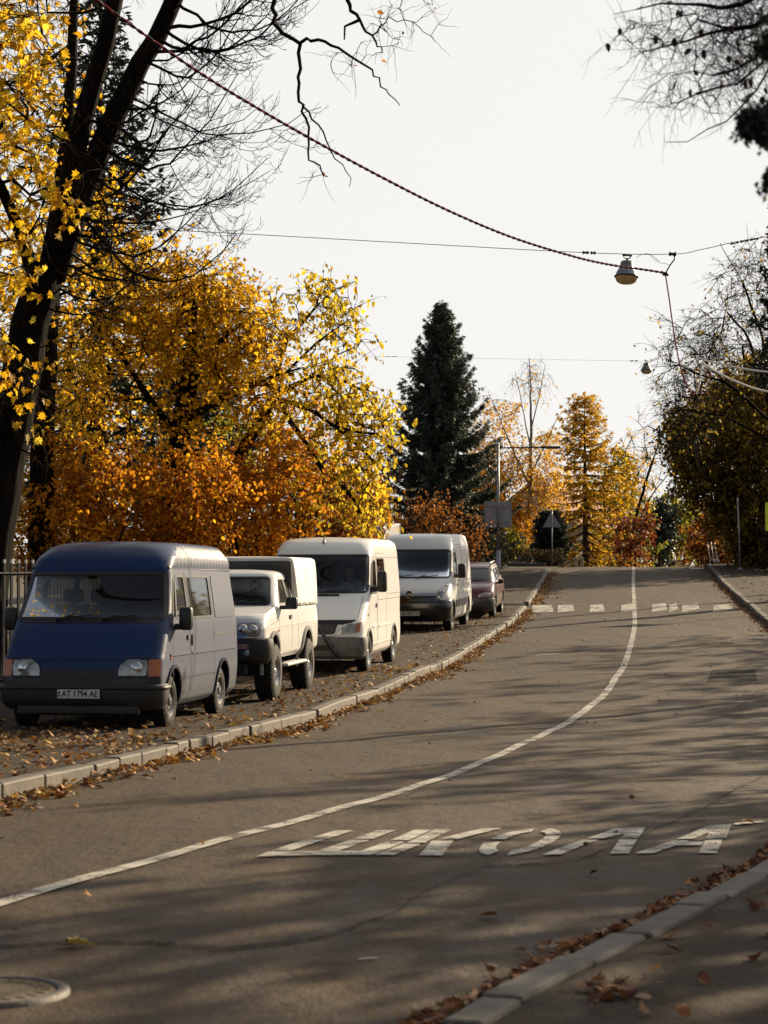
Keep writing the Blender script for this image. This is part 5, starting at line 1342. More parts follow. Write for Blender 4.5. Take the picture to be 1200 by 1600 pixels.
L_spruce = leafmat('spruce_needles', [(0, (.014, .024, .018)), (.6, (.032, .046, .034)), (1, (.055, .066, .044))], .12)
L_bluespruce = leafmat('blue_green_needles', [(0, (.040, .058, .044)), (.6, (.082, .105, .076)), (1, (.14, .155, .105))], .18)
L_larch = leafmat('larch_needles', [(0, (.24, .14, .014)), (.5, (.50, .29, .018)), (1, (.64, .40, .04))], .58)
L_birch = leafmat('birch_leaves', [(0, (.36, .17, .015)), (.5, (.54, .29, .02)), (1, (.62, .40, .05))], .6)

def spruce(name, label, base, H, Rad, seed, mat, barkm=B_dark, whorl=.24, nb=(5, 8), top=1.0, dens=1.0, needle=(.16, .26), droop=.55, group=None, z0=.05, shape=.8, cat='tree', upturn=.35, fine=False):
    rng = np.random.default_rng(seed); root = empty(name, base); tag(root, label, cat, group)
    T = Tubes(); T.add([(0, 0, -.3), (0, 0, H * .5), (0, 0, H)], [H * .018, H * .011, .01], 8)
    P = []; D = []
    z = H * z0
    while z < H * .985:
        t = z / H; L0 = Rad * (1 - t) ** shape * (0.75 + .25 * min(1, t / .15)) + .12
        a0 = rng.uniform(0, 2 * PI); n = rng.integers(*nb)
        for k in range(n):
            a = a0 + 2 * PI * k / n + rng.normal(0, .25); L = L0 * (rng.uniform(.8, 1.14) if fine else rng.uniform(.62, 1.12))
            s = np.linspace(0, 1, 9); e = .55 * t - droop * (1 - t) * .55
            rad = L * s; zz = L * (e * s - droop * .5 * s * (1 - t * .6) + upturn * s ** 3)
            Q = np.stack([np.cos(a) * rad, np.sin(a) * rad, z + zz + rng.normal(0, .02)], 1); T.add(Q, np.linspace(.012 + .012 * L, .004, 9), 4)
            m = int(max(4, L * 9 * dens)); u = rng.uniform(.12, 1, m)
            lat = np.array([-np.sin(a), np.cos(a), 0])
            for ui in u:
                b = np.array([np.interp(ui, s, Q[:, i]) for i in range(3)]); sg = rng.choice((-1, 1)); l = ((.12 + .34 * (1 - ui)) if fine else (.16 + .42 * (1 - ui))) * min(1, L / 1.2 + .3) * rng.uniform(.6, 1.2)
                dr = lat * sg * rng.uniform(.3, 1) + np.array([np.cos(a), np.sin(a), 0]) * rng.uniform(.2, .9) + np.array([0, 0, -droop * rng.uniform(.2, 1.4) * (1 - .6 * t)])
                dr /= np.linalg.norm(dr); q = int(4 + l * (34 if fine else 16) * dens); dr = dr * (1, 1, 1.0)
                w = rng.uniform(0, 1, q); P.append(b + dr * (w * l)[:, None] + rng.normal(0, .02, (q, 3))); D.append(np.repeat(dr[None], q, 0))
        z += whorl * rng.uniform(.7, 1.2) * (1.15 - .5 * t)
    P.append(np.stack([rng.normal(0, .05, 60), rng.normal(0, .05, 60), rng.uniform(H * .94, H * 1.005, 60)], 1)); D.append(np.tile([0, 0, 1.], (60, 1)))
    P = np.concatenate(P); D = np.concatenate(D); n = len(P)
    y = D + rng.normal(0, .45, (n, 3)); y /= np.linalg.norm(y, axis=1)[:, None]
    x = np.cross(y, rng.normal(0, 1, (n, 3))); x /= np.linalg.norm(x, axis=1)[:, None] + 1e-9
    T.build('trunk', barkm, root)
    leaf_cloud('crown', P, needle, 'small', mat, root, rng, frames=np.stack([x * (.36 if fine else .62), y, np.cross(x, y) * .6], 2))
    return root

# --- the big dark tree on the left: a leaning trunk that forks
Yb = 33.0
stems = [(pxline([(-26, 960), (-16, 860), (6, 720), (30, 600), (48, 500), (74, 420)], Yb), .37, .30),
         (pxline([(78, 420), (105, 290), (140, 150), (176, 20), (205, -110, 33.4), (240, -300, 34), (262, -480, 34.2)], Yb), .20, .06),
         (pxline([(82, 430), (118, 330), (165, 210), (220, 100), (268, 10), (318, -120, 32.6), (380, -300, 32), (420, -470, 31.8)], Yb), .235, .06),
         (pxline([(66, 480), (20, 330, 32.4), (-60, 200, 31.6), (-150, 60, 31)], Yb), .12, .04),
         (pxline([(268, 10), (330, -90, 32), (400, -140, 31), (440, -150, 30.2)], 32.8), .09, .05)]
blobs = [pxblob(120, 330, 31, 200, 420, 3, 40), pxblob(40, 150, 31.5, 200, 360, 3, 50), pxblob(250, -200, 33, 420, 380, 5, 60), pxblob(90, -100, 33, 300, 300, 4, 40), pxblob(40, 600, 31.5, 130, 240, 2.5, 20)]
def arching(T, rng, starts, off):
    """long thin limbs that sweep out, sag and turn up at the tip, each with forked side twigs"""
    def limb(b, d, L, r, lvl):
        m = 12 if lvl == 0 else 7; s = np.linspace(0, 1, m); d = d / np.linalg.norm(d)
        z = np.array([0, 0, 1.]); sagv = rng.uniform(.10, .28) * L; upv = rng.uniform(.10, .32) * L
        side = np.cross(d, z) * rng.normal(0, .12) * L
        P = b + d * (s * L)[:, None] + z * (-sagv * np.sin(s * PI * .9) + upv * s ** 2.4)[:, None] + side * (s ** 2)[:, None]
        P[1:] += np.cumsum(rng.normal(0, .020 * L / 2, (m - 1, 3)), 0)
        T.add(P - off, np.linspace(r, max(.0032, r * .24), m), 5 if lvl == 0 else 3)
        if lvl >= 3: return
        for _ in range((8, 4, 2)[lvl]):
            i = int(rng.integers(2 if lvl == 0 else 1, m - 1)); t = P[i + 1] - P[i - 1]; t /= np.linalg.norm(t)
            v = t + rng.normal(0, .42, 3) * (1, .8, 1); v[2] -= .05
            limb(P[i], v, L * rng.uniform(.28, .5) * (1 - .35 * i / m), max(.0042, r * (1 - .7 * i / m) * .52), lvl + 1)
    for b, d, L, r in starts: limb(np.array(b), np.array(d, float), L, r, 0)
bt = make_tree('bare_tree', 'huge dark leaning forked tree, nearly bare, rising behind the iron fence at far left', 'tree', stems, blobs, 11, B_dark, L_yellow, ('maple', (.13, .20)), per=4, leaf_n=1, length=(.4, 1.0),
          r=.007, droop=.25, sub=1, rtip=.010, up=.2, wig=.16, extra_twigs=60,
          leaf_fn=lambda L, g: (g.uniform(0, 1, len(L)) < np.where(L[:, 0] < -5.05, .30, .02)))
rng = np.random.default_rng(111); T = Tubes(); starts = []
for px, py in ((272, 0), (255, 45), (235, 80), (225, 95), (212, 120), (200, 150), (190, 170), (180, 190), (165, 215), (150, 250), (140, 275), (128, 310), (118, 335), (108, 365), (100, 390), (92, 410), (80, 440), (72, 480), (150, 120), (130, 190), (110, 270), (245, 60), (160, 230), (120, 325)):
    for _ in range(2 if py % 2 else 1):
        b = at(px, py, Yb - .1); a = rng.normal(-.25, .45); e = rng.normal(.02, .24); starts.append((b, (math.cos(a), math.sin(a) * .8, e), rng.uniform(1.4, 3.3), rng.uniform(.018, .036)))
for px, py in ((60, 560), (66, 520), (40, 650), (105, 300), (80, 420), (30, 700)):
    b = at(px, py, Yb - .2); starts.append((b, (rng.choice((-1, 1)), -.4, rng.normal(-.05, .2)), rng.uniform(.9, 2.0), .02))
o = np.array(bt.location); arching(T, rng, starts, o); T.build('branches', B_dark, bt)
# --- yellow maple whose branches hang in front of the upper left corner
stems = [(pxline([(-190, 985), (-180, 700), (-160, 400), (-120, 100), (-80, -150)], 30), .28, .08), (pxline([(-165, 450), (-90, 300), (0, 200)], 30), .1, .03), (pxline([(-175, 600), (-90, 480), (-10, 420)], 30), .08, .03)]
blobs = [pxblob(20, 70, 30, 140, 220, 2, 18), pxblob(60, 310, 30, 110, 100, 1.2, 8), pxblob(-10, 400, 30, 90, 140, 1.6, 14), pxblob(-90, 200, 30, 200, 500, 3, 40), pxblob(-5, 570, 30, 50, 50, .8, 7), pxblob(15, 230, 30, 110, 160, 1.5, 14), ((-9.5, 25.0, 11.8), (4.2, 4.2, 1.8), 110)]
make_tree('yellow_maple', 'maple with big bright yellow leaves reaching in at the upper left corner', 'tree', stems, blobs, 12, B_dark, L_yellow, ('maple', (.09, .18)), per=3, leaf_n=3, length=(.2, .5), r=.006, ldroop=.9)
# --- golden maple behind the big trunk
def crown(name, label, seed, stems, blobs, leafm, leaf, **kw): return make_tree(name, label, 'tree', stems, blobs, seed, kw.pop('bark', B_dark), leafm, leaf, **kw)
Y = 41.0
crown('golden_maple', 'tall golden maple seen behind the dark forked trunk at the upper left', 13, [(pxline([(60, 960), (66, 700), (80, 420), (110, 150), (120, -150)], Y), .28, .06)],
      [pxblob(40, 130, Y, 210, 420, 4, 75), pxblob(30, 380, Y, 200, 300, 4, 60), pxblob(160, 380, Y, 140, 220, 4, 40), pxblob(70, 600, Y, 180, 260, 3, 60), pxblob(60, -160, Y, 260, 300, 4, 50)], L_yellow, ('maple', (.075, .13)), per=4, leaf_n=5, length=(.3, .7))
# --- the broad amber maple in the middle of the left bank
Y = 45.0
crown('amber_maple', 'broad amber-leaved maple with dark limbs filling the left bank above the blue van', 14,
      [(pxline([(262, 960), (268, 800), (285, 660), (300, 560)], Y), .30, .20), (pxline([(285, 660), (350, 620), (420, 590), (470, 575)], Y), .12, .012), (pxline([(300, 560), (300, 480), (320, 430)], Y), .13, .015),
       (pxline([(280, 690), (210, 590), (165, 520)], Y), .12, .012), (pxline([(300, 570), (360, 520), (400, 490)], Y), .10, .012)],
      [pxblob(290, 500, Y, 250, 180, 4, 110), pxblob(210, 470, Y, 180, 200, 4, 60), pxblob(385, 560, Y, 150, 170, 4, 80), pxblob(170, 560, Y, 190, 180, 4, 60), pxblob(310, 625, Y, 260, 110, 4, 50), pxblob(350, 470, Y, 110, 110, 3, 30), pxblob(130, 660, Y, 160, 160, 3, 40), pxblob(250, 415, Y, 150, 60, 3, 16)],
      L_gold, ('maple', (.065, .125)), per=5, leaf_n=6, length=(.3, .9))
# --- the linden leaning out over the vans
Y = 47.0
crown('linden', 'linden with sparse yellow-green leaves and arching dark limbs between the amber maple and the spruce', 15,
      [(crooked(pxline([(300, 960, 49), (330, 820, 49), (380, 700, 48.5), (430, 620, 48)], Y), .03), .22, .12)] +
      [(crooked(pxline([(430, 620, 48)] + pts, Y), .03), r0, .008) for pts, r0 in (([(480, 590), (530, 590), (575, 620), (600, 670)], .06), ([(490, 640), (550, 690), (600, 740)], .05), ([(470, 600), (520, 560), (560, 540)], .05), ([(445, 540), (480, 490), (530, 450), (555, 440)], .05),
        ([(480, 640), (540, 670), (590, 680), (615, 700)], .045), ([(470, 680), (510, 740), (560, 790)], .05), ([(450, 580), (500, 530), (545, 500)], .04))],
      [pxblob(490, 470, Y, 170, 90, 2.4, 36), pxblob(530, 560, Y, 110, 170, 2.4, 46), pxblob(570, 660, Y, 110, 120, 2.4, 60), pxblob(500, 640, Y, 170, 150, 2.4, 60), pxblob(570, 760, Y, 90, 130, 2.2, 44), pxblob(490, 760, Y, 180, 100, 2.4, 50), pxblob(420, 520, Y, 80, 130, 2, 16)],
      L_linden, ('oval', (.09, .155)), per=3, leaf_n=4, length=(.3, .8), r=.008, ldroop=.8)
# --- orange bushes along the fence
Y = 42.0
bl = [('rust-orange bush over the roof of the blue van, leftmost of the bushes', 110, 780, 41, 250, 190, L_orange, 160), ('bright orange bush behind the blue van roof, left of the tarpaulin', 270, 775, 42.5, 230, 190, L_orange, 160),
      ('copper-orange bush behind the pickup truck, right of the brightest bush', 400, 765, 45, 240, 190, L_orange, 160), ('brown and amber bush behind the panel van roof', 505, 780, 50, 190, 160, L_rust, 110), ('low yellow-orange bush beside the panel van, below the linden', 545, 800, 62, 130, 110, L_amber, 70)]
for i, (lab, px, py, Y, w, h, lm, n) in enumerate(bl):
    g0 = ground(px, Y, KERB); s = Y / F_PX
    st = [([g0, g0 + np.array([.1, 0, 1.0])], .05, .04)] + [([g0 + np.array([dx * .1, dy * .1, .2]), at(px, py, Y) + np.array([dx, dy, -.6])], .035, .02) for dx, dy in ((-1.2, .3), (1.1, -.2), (.4, .7), (-.5, -.6), (0, 0))]
    make_tree('autumn_bush', lab, 'bush', st, [pxblob(px, py, Y, w, h, 2.6, n), pxblob(px, py + h * .42, Y, w * .9, h * .6, 2.4, n // 2)], 30 + i, B_dark, lm, ('oval', (.07, .12)), per=5, leaf_n=6, length=(.25, .6), group='autumn bushes behind the parked vehicles', step=.3, rtip=.006, r=.004)
# --- dark conifer and a yellow-green tree deeper in the left bank
spruce('dark_spruce', 'dark spruce standing deep behind the golden maple at the upper left', at(150, 870, 54) * [1, 1, 0] + [0, 0, float(G(54))], 17.5, 4.2, 41, L_spruce, z0=.2, dens=.7, whorl=.45)
spruce('dark_spruce', 'dark spruce behind the amber maple, right of the other deep spruce', at(300, 870, 62) * [1, 1, 0] + [0, 0, float(G(62))], 10.2, 3.8, 42, L_spruce, z0=.05, dens=.8)
Y = 58
crown('green_tree', 'yellow-green tree glimpsed between the trunks behind the amber maple', 16, [(pxline([(150, 900), (155, 700), (160, 560)], Y), .16, .06)], [pxblob(150, 610, Y, 160, 150, 3, 50), pxblob(330, 690, Y, 200, 100, 3, 30), pxblob(90, 720, Y, 160, 140, 3, 40)], L_green, ('oval', (.10, .15)), per=4, leaf_n=6)
Y = 66
crown('far_golden_tree', 'dull gold tree closing the gap behind the bushes and parked vans', 17, [(pxline([(430, 900), (430, 760), (420, 620)], Y), .2, .06)], [pxblob(430, 700, Y, 330, 220, 4, 130), pxblob(230, 740, Y, 330, 160, 4, 90), pxblob(560, 790, Y, 110, 90, 3, 40)], L_amber, ('oval', (.12, .18)), per=4, leaf_n=6)

# --- middle distance
Y = 88.0
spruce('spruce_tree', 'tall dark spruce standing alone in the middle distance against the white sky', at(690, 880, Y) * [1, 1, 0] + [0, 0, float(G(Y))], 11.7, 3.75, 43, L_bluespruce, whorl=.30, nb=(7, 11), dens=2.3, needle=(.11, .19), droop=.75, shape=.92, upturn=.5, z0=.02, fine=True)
crown('bare_sapling', 'thin grey leafless tree just left of the tall spruce', 18, [(pxline([(612, 900), (608, 800), (606, 700)], 80), .08, .02)], [pxblob(606, 740, 80, 50, 170, 1.5, 36)], None, None, bark=B_mid, per=3, leaf_n=0, length=(.3, .8))
crown('brown_shrub', 'tall reddish brown shrub at the foot of the spruce behind the delivery van', 19, [([ground(672, 74, .1), ground(672, 74, 1.2)], .06, .04), (pxline([(672, 870), (650, 800)], 74), .04, .02), (pxline([(672, 870), (700, 800)], 74), .04, .02)],
      [pxblob(672, 835, 74, 110, 110, 2, 90), pxblob(720, 850, 74, 70, 70, 2, 40)], L_rust, ('oval', (.07, .12)), bark=B_mid, per=6, leaf_n=4, length=(.4, 1.0), droop=-.3, r=.006)
Y = 104.0
crown('birch_tree', 'tall birch with a bare top and thin golden leaves behind the street lamp', 20,
      [(pxline([(826, 900), (828, 780), (830, 680), (829, 600), (827, 560)], Y), .17, .02), (pxline([(828, 760), (800, 700), (775, 640), (762, 610)], Y), .045, .012), (pxline([(829, 740), (855, 690), (872, 650)], Y), .06, .015), (pxline([(829, 680), (842, 620), (852, 570)], Y), .04, .012), (pxline([(829, 700), (815, 630), (805, 580)], Y), .04, .012)],
      [pxblob(765, 700, Y, 90, 190, 3, 60), pxblob(800, 740, Y, 90, 150, 3, 50), pxblob(850, 720, Y, 60, 130, 3, 40), pxblob(780, 630, Y, 60, 60, 2, 14), pxblob(830, 590, Y, 60, 70, 2, 24), pxblob(860, 770, Y, 60, 80, 3, 20)], L_birch, ('small', (.13, .20)), bark=B_pale, per=5, leaf_n=6, length=(.5, 1.2), droop=.7, r=.008, rtip=.012,
      leaf_fn=lambda L, g: (L[:, 2] < at(0, 625, 104)[2]) | (g.uniform(0, 1, len(L)) < .08), jitter=.12)
crown('orange_tree', 'orange-leaved tree behind the square sign, left of the birch trunk', 21, [(pxline([(765, 900), (765, 800), (762, 700)], 103), .13, .03)], [pxblob(762, 770, 103, 70, 150, 3, 60), pxblob(800, 820, 103, 90, 90, 3, 50)], L_amber, ('small', (.15, .22)), bark=B_mid, per=5, leaf_n=7)
crown('yellow_shrub', 'rounded yellow-green shrub below the square sign above the hedge', 22, [([ground(770, 101, .1), ground(770, 101, 1)], .05, .03)], [pxblob(775, 848, 101, 100, 50, 2, 70)], L_green, ('small', (.12, .18)), per=5, leaf_n=8, step=.3)
spruce('larch_tree', 'golden larch with layered drooping branches on the left of the road at the crest', at(915, 905, 112) * [1, 1, 0] + [0, 0, 3.6], 10.9, 4.2, 44, L_larch, B_mid, whorl=.42, nb=(5, 8), dens=.8, needle=(.16, .26), droop=.75, shape=.62, z0=.1, upturn=.3)
spruce('larch_tree', 'smaller darker larch to the right of the tall golden one', at(968, 905, 118) * [1, 1, 0] + [0, 0, 3.3], 8.8, 3.5, 45, L_green, B_mid, whorl=.42, nb=(5, 8), dens=.75, needle=(.16, .26), droop=.75, shape=.6, z0=.08)
crown('larch_undergrowth', 'golden-green leafy tree filling in around the larch trunks', 23, [(pxline([(940, 905), (942, 840), (945, 740)], 116), .14, .04)], [pxblob(930, 790, 116, 110, 170, 3, 50), pxblob(975, 740, 116, 90, 140, 3, 50)], L_gold, ('small', (.15, .22)), bark=B_mid, per=4, leaf_n=5, length=(.4, .9))
crown('red_tree', 'small dark red-leaved tree beside the road just past the crest', 24, [(pxline([(992, 905), (992, 860)], 106), .07, .04)], [pxblob(990, 850, 106, 70, 80, 2.4, 60), pxblob(1005, 815, 106, 40, 50, 2, 14), pxblob(975, 830, 106, 40, 60, 2, 12)], L_red, ('small', (.13, .20)), bark=B_mid, per=4, leaf_n=6, step=.3)
crown('bare_tree', 'bare branching tree with dark limbs leaning right behind the red-leaved tree', 25, [(pxline([(980, 905), (990, 820), (1010, 750), (1030, 690)], 114), .12, .03), (pxline([(990, 830), (1020, 770), (1045, 740)], 114), .06, .02)], [pxblob(1020, 720, 114, 70, 130, 3, 44), pxblob(990, 700, 114, 60, 110, 3, 24)], L_gold, ('small', (.14, .2)), bark=B_dark, per=3, leaf_n=1, length=(.5, 1.2), r=.012, rtip=.02)
spruce('juniper', 'dark green conical juniper behind the triangular sign', at(860, 900, 99.5) * [1, 1, 0] + [0, 0, float(G(99.5))], 2.6, .85, 46, L_spruce, whorl=.12, nb=(8, 11), dens=2.2, droop=-.3, needle=(.10, .16), shape=.38, cat='shrub', z0=.01)
for i, (lab, px, Y, w, h, lm) in enumerate((('pale olive tree in the far gap right of the red-leaved tree', 1052, 150, 70, 130, L_green), ('hazy brown tree in the far gap below the dark right bank', 1090, 160, 90, 120, L_rust), ('low dark evergreen in the far gap beside the road', 1030, 135, 30, 110, L_spruce), ('dull gold tree far behind the larches', 905, 175, 130, 150, L_gold), ('far pale yellow tree left of the birch and behind the hedge', 720, 150, 120, 100, L_amber))):
    crown('far_tree', lab, 50 + i, [(pxline([(px, 905), (px, 860), (px, 890 - h)], Y), .2, .06)], [pxblob(px, 880 - h * .45, Y, w, h, 4, 80)], lm, ('small', (.25, .4)), bark=B_mid, per=4, leaf_n=8, length=(.6, 1.3), group='trees far beyond the crest')

# --- the right bank
Y = 92.0
crown('beech_tree', 'wide dark olive-brown tree overhanging the pavement on the right', 26, [([ground(1205, Y, .1), at(1190, 760, Y), at(1170, 640, Y), at(1160, 540, Y)], .24, .05), (pxline([(1190, 760), (1120, 690), (1065, 640)], Y), .1, .03), (pxline([(1180, 700), (1240, 620)], Y), .12, .04), (pxline([(1185, 740), (1130, 760), (1080, 770)], Y), .08, .03)],
      [pxblob(1140, 690, Y, 190, 230, 5, 260), pxblob(1180, 800, Y, 150, 140, 5, 130), pxblob(1230, 700, Y, 200, 260, 5, 140), pxblob(1115, 735, Y, 130, 150, 4, 120), pxblob(1080, 690, Y, 90, 150, 3, 70), pxblob(1185, 850, Y, 90, 80, 4, 80), pxblob(1190, 600, Y, 150, 110, 4, 60)], L_olive, ('small', (.17, .26)), per=5, leaf_n=8, length=(.3, .9), jitter=.1)
crown('copper_tree', 'rust-speckled tree behind the dark overhanging one on the right bank', 27, [([ground(1260, 92, .1), at(1250, 700, 98), at(1235, 560, 98)], .25, .06)], [pxblob(1170, 640, 98, 200, 180, 4, 100), pxblob(1260, 680, 98, 220, 280, 5, 130), pxblob(1115, 835, 99, 90, 70, 3, 40)], L_rust, ('small', (.18, .26)), per=5, leaf_n=7, length=(.4, 1.0), jitter=.1)
crown('bare_bush_tree', 'bare twiggy tree with arching dark limbs at the upper right beside the lamp', 28, [([ground(1225, 72, .1), at(1215, 720, 72), at(1195, 600, 72), at(1165, 520, 72), at(1120, 470, 72)], .12, .012), (pxline([(1205, 660), (1140, 600), (1080, 580), (1040, 560)], 72), .05, .008), (pxline([(1200, 620), (1190, 520), (1160, 440), (1125, 380)], 72), .045, .008), (pxline([(1210, 690), (1130, 650), (1060, 640), (1020, 650)], 72), .04, .008)],
      [pxblob(1110, 560, 72, 170, 190, 3, 120), pxblob(1160, 480, 72, 120, 160, 3, 60), pxblob(1070, 640, 72, 90, 120, 3, 60), pxblob(1190, 420, 72, 90, 120, 3, 24)], L_olive, ('small', (.12, .18)), per=4, leaf_n=1, length=(.5, 1.2), r=.011, rtip=.012, sub=2, up=.1, wig=.14, leaf_fn=lambda L, g: g.uniform(0, 1, len(L)) < .3)
spruce('spruce_tree', 'dark spruce cut by the right edge of the picture above the bare twigs', np.array([13.75, 68.5, float(G(68.5))]), 15.2, 2.5, 47, L_spruce, z0=.5, dens=1.0, whorl=.34, droop=.8, upturn=.2)
for i, (lab, px, py, Y, w, h, n, lm) in enumerate((('dark bush low on the right bank behind the thin post', 1195, 850, 91.5, 110, 90, 130, L_olive), ('brown bush on the right bank farther up the slope', 1135, 868, 99, 80, 40, 60, L_rust), ('dark bush at the right edge behind the yellow sign', 1250, 860, 88, 130, 100, 120, L_hedge))):
    g0 = ground(px, Y, KERB)
    make_tree('bank_bush', lab, 'bush', [([g0, g0 + np.array([0, 0, .8])], .05, .03)], [pxblob(px, py, Y, w, h, 3, n)], 60 + i, B_dark, lm, ('small', (.13, .2)), per=5, leaf_n=9, length=(.3, .6), step=.35, group='bushes along the right bank')
# --- near twigs reaching in overhead
Y = 11.0
stems = [([np.array([6.4, 9.5, 0]), np.array([6.3, 9.6, 3.5]), np.array([5.6, 9.9, 5.2])], .2, .12), ([np.array([6.3, 9.6, 3.5]), at(1260, -40, 10.5)], .06, .03), (crooked([at(1260, -40, 10.5), at(1130, 15, 11), at(1080, 5, 11.2), at(1020, 10, 11.3), at(960, 22, 11.4)], .012), .02, .002),
         (crooked([at(1260, -40, 10.5), at(1190, 30, 10.8), at(1110, 50, 11.1), at(1060, 72, 11.2), at(1000, 82, 11.3)], .012), .022, .002), (crooked([at(1260, -40, 10.5), at(1200, 110, 11), at(1150, 180, 11.2), at(1085, 214, 11.4), at(1040, 222, 11.5)], .012), .013, .0015), (crooked([at(1260, -40, 10.5), at(1180, 90, 10.6), at(1110, 112, 10.8), at(1050, 118, 11)], .012), .015, .002), (crooked([at(1260, -40, 10.5), at(1170, 120, 10.6), at(1110, 140, 10.8), at(1060, 160, 11)], .012), .012, .0015), (crooked([at(1260, -40, 10.5), at(1220, 20, 10.6), at(1150, 40, 10.8), at(1090, 30, 11)], .012), .016, .002)]
blobs = [pxblob(1120, 50, 11, 230, 120, .5, 80), pxblob(1150, 120, 10.9, 150, 140, .5, 60), pxblob(1020, 50, 11.2, 120, 110, .4, 22), pxblob(1180, 30, 10.6, 140, 120, .6, 90), pxblob(1050, 140, 11, 110, 80, .4, 16)]
make_tree('overhanging_tree', 'dark out-of-focus twigs with a few hanging leaves reaching in at the upper right corner', 'tree', stems, blobs, 29, B_dark, L_silhouette, ('oval', (.035, .055)), per=3, leaf_n=2, length=(.08, .30), droop=.05, step=.14, rtip=.0022, r=.0018, sub=2, up=.0, wig=.12,
          leaf_fn=lambda L, g: g.uniform(0, 1, len(L)) < .022, ldroop=1.2, jitter=.01)
# dark clumps of near foliage in the same corner
rng = np.random.default_rng(5)
stems = [([np.array([4.6, 5.0, 0]), np.array([4.5, 5.2, 2.6]), at(1300, 120, 7), at(1215, 175, 7)], .12, .01), ([at(1300, 120, 7), at(1260, 20, 7), at(1215, -10, 7)], .03, .006)]
make_tree('yew_tree', 'blurred dark evergreen clumps closest to the camera at the upper right edge', 'tree', stems, [pxblob(1192, 190, 7, 60, 60, .12, 18), pxblob(1215, 60, 7, 60, 90, .12, 12), pxblob(1205, 270, 7, 20, 30, .1, 3)], 31, B_dark, L_spruce, ('small', (.02, .035)), per=5, leaf_n=14, length=(.02, .07), step=.08, rtip=.002, r=.0016, jitter=.008)
# the limb hanging in from the top, in front of the sky
Yt = 22.0
stems = [([np.array([-6.8, 22.5, -.2]), np.array([-6.6, 22.5, 4]), np.array([-5.8, 22.3, 8.2])], .3, .2), ([np.array([-5.8, 22.3, 8.2]), at(300, -260, 22), at(440, -60, 22)], .15, .04),
         (crooked([at(440, -60, 22), at(428, 8, 22), at(436, 45, 22), at(468, 68, 22), at(466, 115, 22), at(472, 165, 22), at(482, 205, 22), at(478, 240, 22), at(500, 262, 22), at(512, 276, 22)]), .030, .007),
         (crooked([at(468, 68, 22), at(500, 63, 22), at(545, 82, 22), at(580, 108, 22), at(600, 135, 22), at(625, 165, 22)]), .021, .005), (crooked([at(472, 165, 22), at(495, 190, 22), at(515, 230, 22), at(542, 270, 22), at(546, 292, 22)]), .012, .004),
         (crooked([at(440, -60, 22), at(520, -30, 22), at(545, 8, 22), at(560, 32, 22), at(585, 60, 22), at(598, 82, 22)]), .036, .007), ([at(560, 32, 22), at(536, 42, 22), at(538, 62, 22)], .02, .008)]
make_tree('overhanging_tree', 'crooked bare limb with forked twigs hanging in from the top edge before the white sky', 'tree', stems, [pxblob(540, 95, 22, 120, 50, .6, 8), pxblob(500, 270, 22, 60, 40, .4, 4), pxblob(590, 50, 22, 90, 110, .8, 14), pxblob(650, 30, 22, 110, 90, .8, 12), ((-4.0, 24.5, 12.0), (4.2, 3.6, 1.5), 110), ((-1.0, 27.5, 12.5), (2.6, 2.5, 1.2), 40)], 32, B_dark, L_rust, ('oval', (.05, .08)), per=2, leaf_n=1, length=(.12, .4), step=.1, rtip=.004, r=.0035, up=0, wig=.1,
          leaf_fn=lambda L, g: g.uniform(0, 1, len(L)) < .10)
# ------------------------------------------------------------------ fence, pillar, hedge
M['fence'] = pmat('black_iron', (.022, .021, .020), .5, .3, var=.4, scale=10)
M['tip'] = pmat('white_tip', (.50, .48, .44), .6)
M['stone'] = pmat('pillar_stone', (.20, .17, .13), .85, var=.35, scale=5, bmp=.5, bscale=20)
def fence(pts, label):
    root = empty('iron_fence', (pts[0][0], pts[0][1], float(G(pts[0][1])) + KERB)); tag(root, label, 'fence')
    o = np.array(root.location)
    for (x0, y0), (x1, y1) in zip(pts[:-1], pts[1:]):
        L = math.hypot(x1 - x0, y1 - y0); n = int(L / .155); a = math.atan2(y1 - y0, x1 - x0); mb = MB()
        zz = lambda t: float(G(y0 + (y1 - y0) * t)) + KERB
        for k in range(n):
            t = (k + .5) / n; p = np.array([x0 + (x1 - x0) * t, y0 + (y1 - y0) * t, zz(t)]) - o
            mb.box((p[0], p[1], p[2] + 1.07), (.042, .03, 2.0), rz=a); mb.box((p[0], p[1], p[2] + 2.10), (.040, .028, .055), rz=a, mi=1)
        for h in (.28, 1.92):
            A, B = np.array([x0, y0, zz(0) + h]) - o, np.array([x1, y1, zz(1) + h]) - o; mb.tube([A, B], .026, 4)
        mb.build('picket_panel', [M['fence'], M['tip']], root)
        pb = MB(); p = np.array([x0, y0, zz(0)]) - o; pb.box((p[0], p[1], p[2] + 1.08), (.09, .09, 2.3), rz=a, bev=.01); pb.sphere((p[0], p[1], p[2] + 2.27), .06, 6); pb.build('post', M['fence'], root)
    return root
fl = [(-9.5, 26.4), (-7.4, 29.4), (-5.3, 32.5), (-4.85, 35.2), (-4.4, 38), (-4.1, 41), (-3.85, 44), (-3.55, 47), (-3.2, 50)]
fence(fl, 'black iron picket fence with white tips behind the blue van at the left edge')
fence([(-2.7, 51), (-2.4, 54), (-2.0, 57), (-1.6, 60), (-1.2, 63)], 'black iron picket fence beyond the stone pillar, above the tarpaulin')
p = np.array([-2.95, 50.5]); r = empty('gate_pillar', (p[0], p[1], float(G(50.5)) + KERB)); tag(r, 'stone gate pillar with a flat cap between fence sections above the pickup truck', 'pillar')
mb = MB(); mb.box((0, 0, 1.02), (.52, .52, 2.1), bev=.015); mb.build('shaft', M['stone'], r)
mb = MB(); mb.box((0, 0, 2.12), (.66, .66, .10), bev=.02); mb.box((0, 0, 2.20), (.5, .5, .07), bev=.02); mb.build('cap', M['stone'], r)

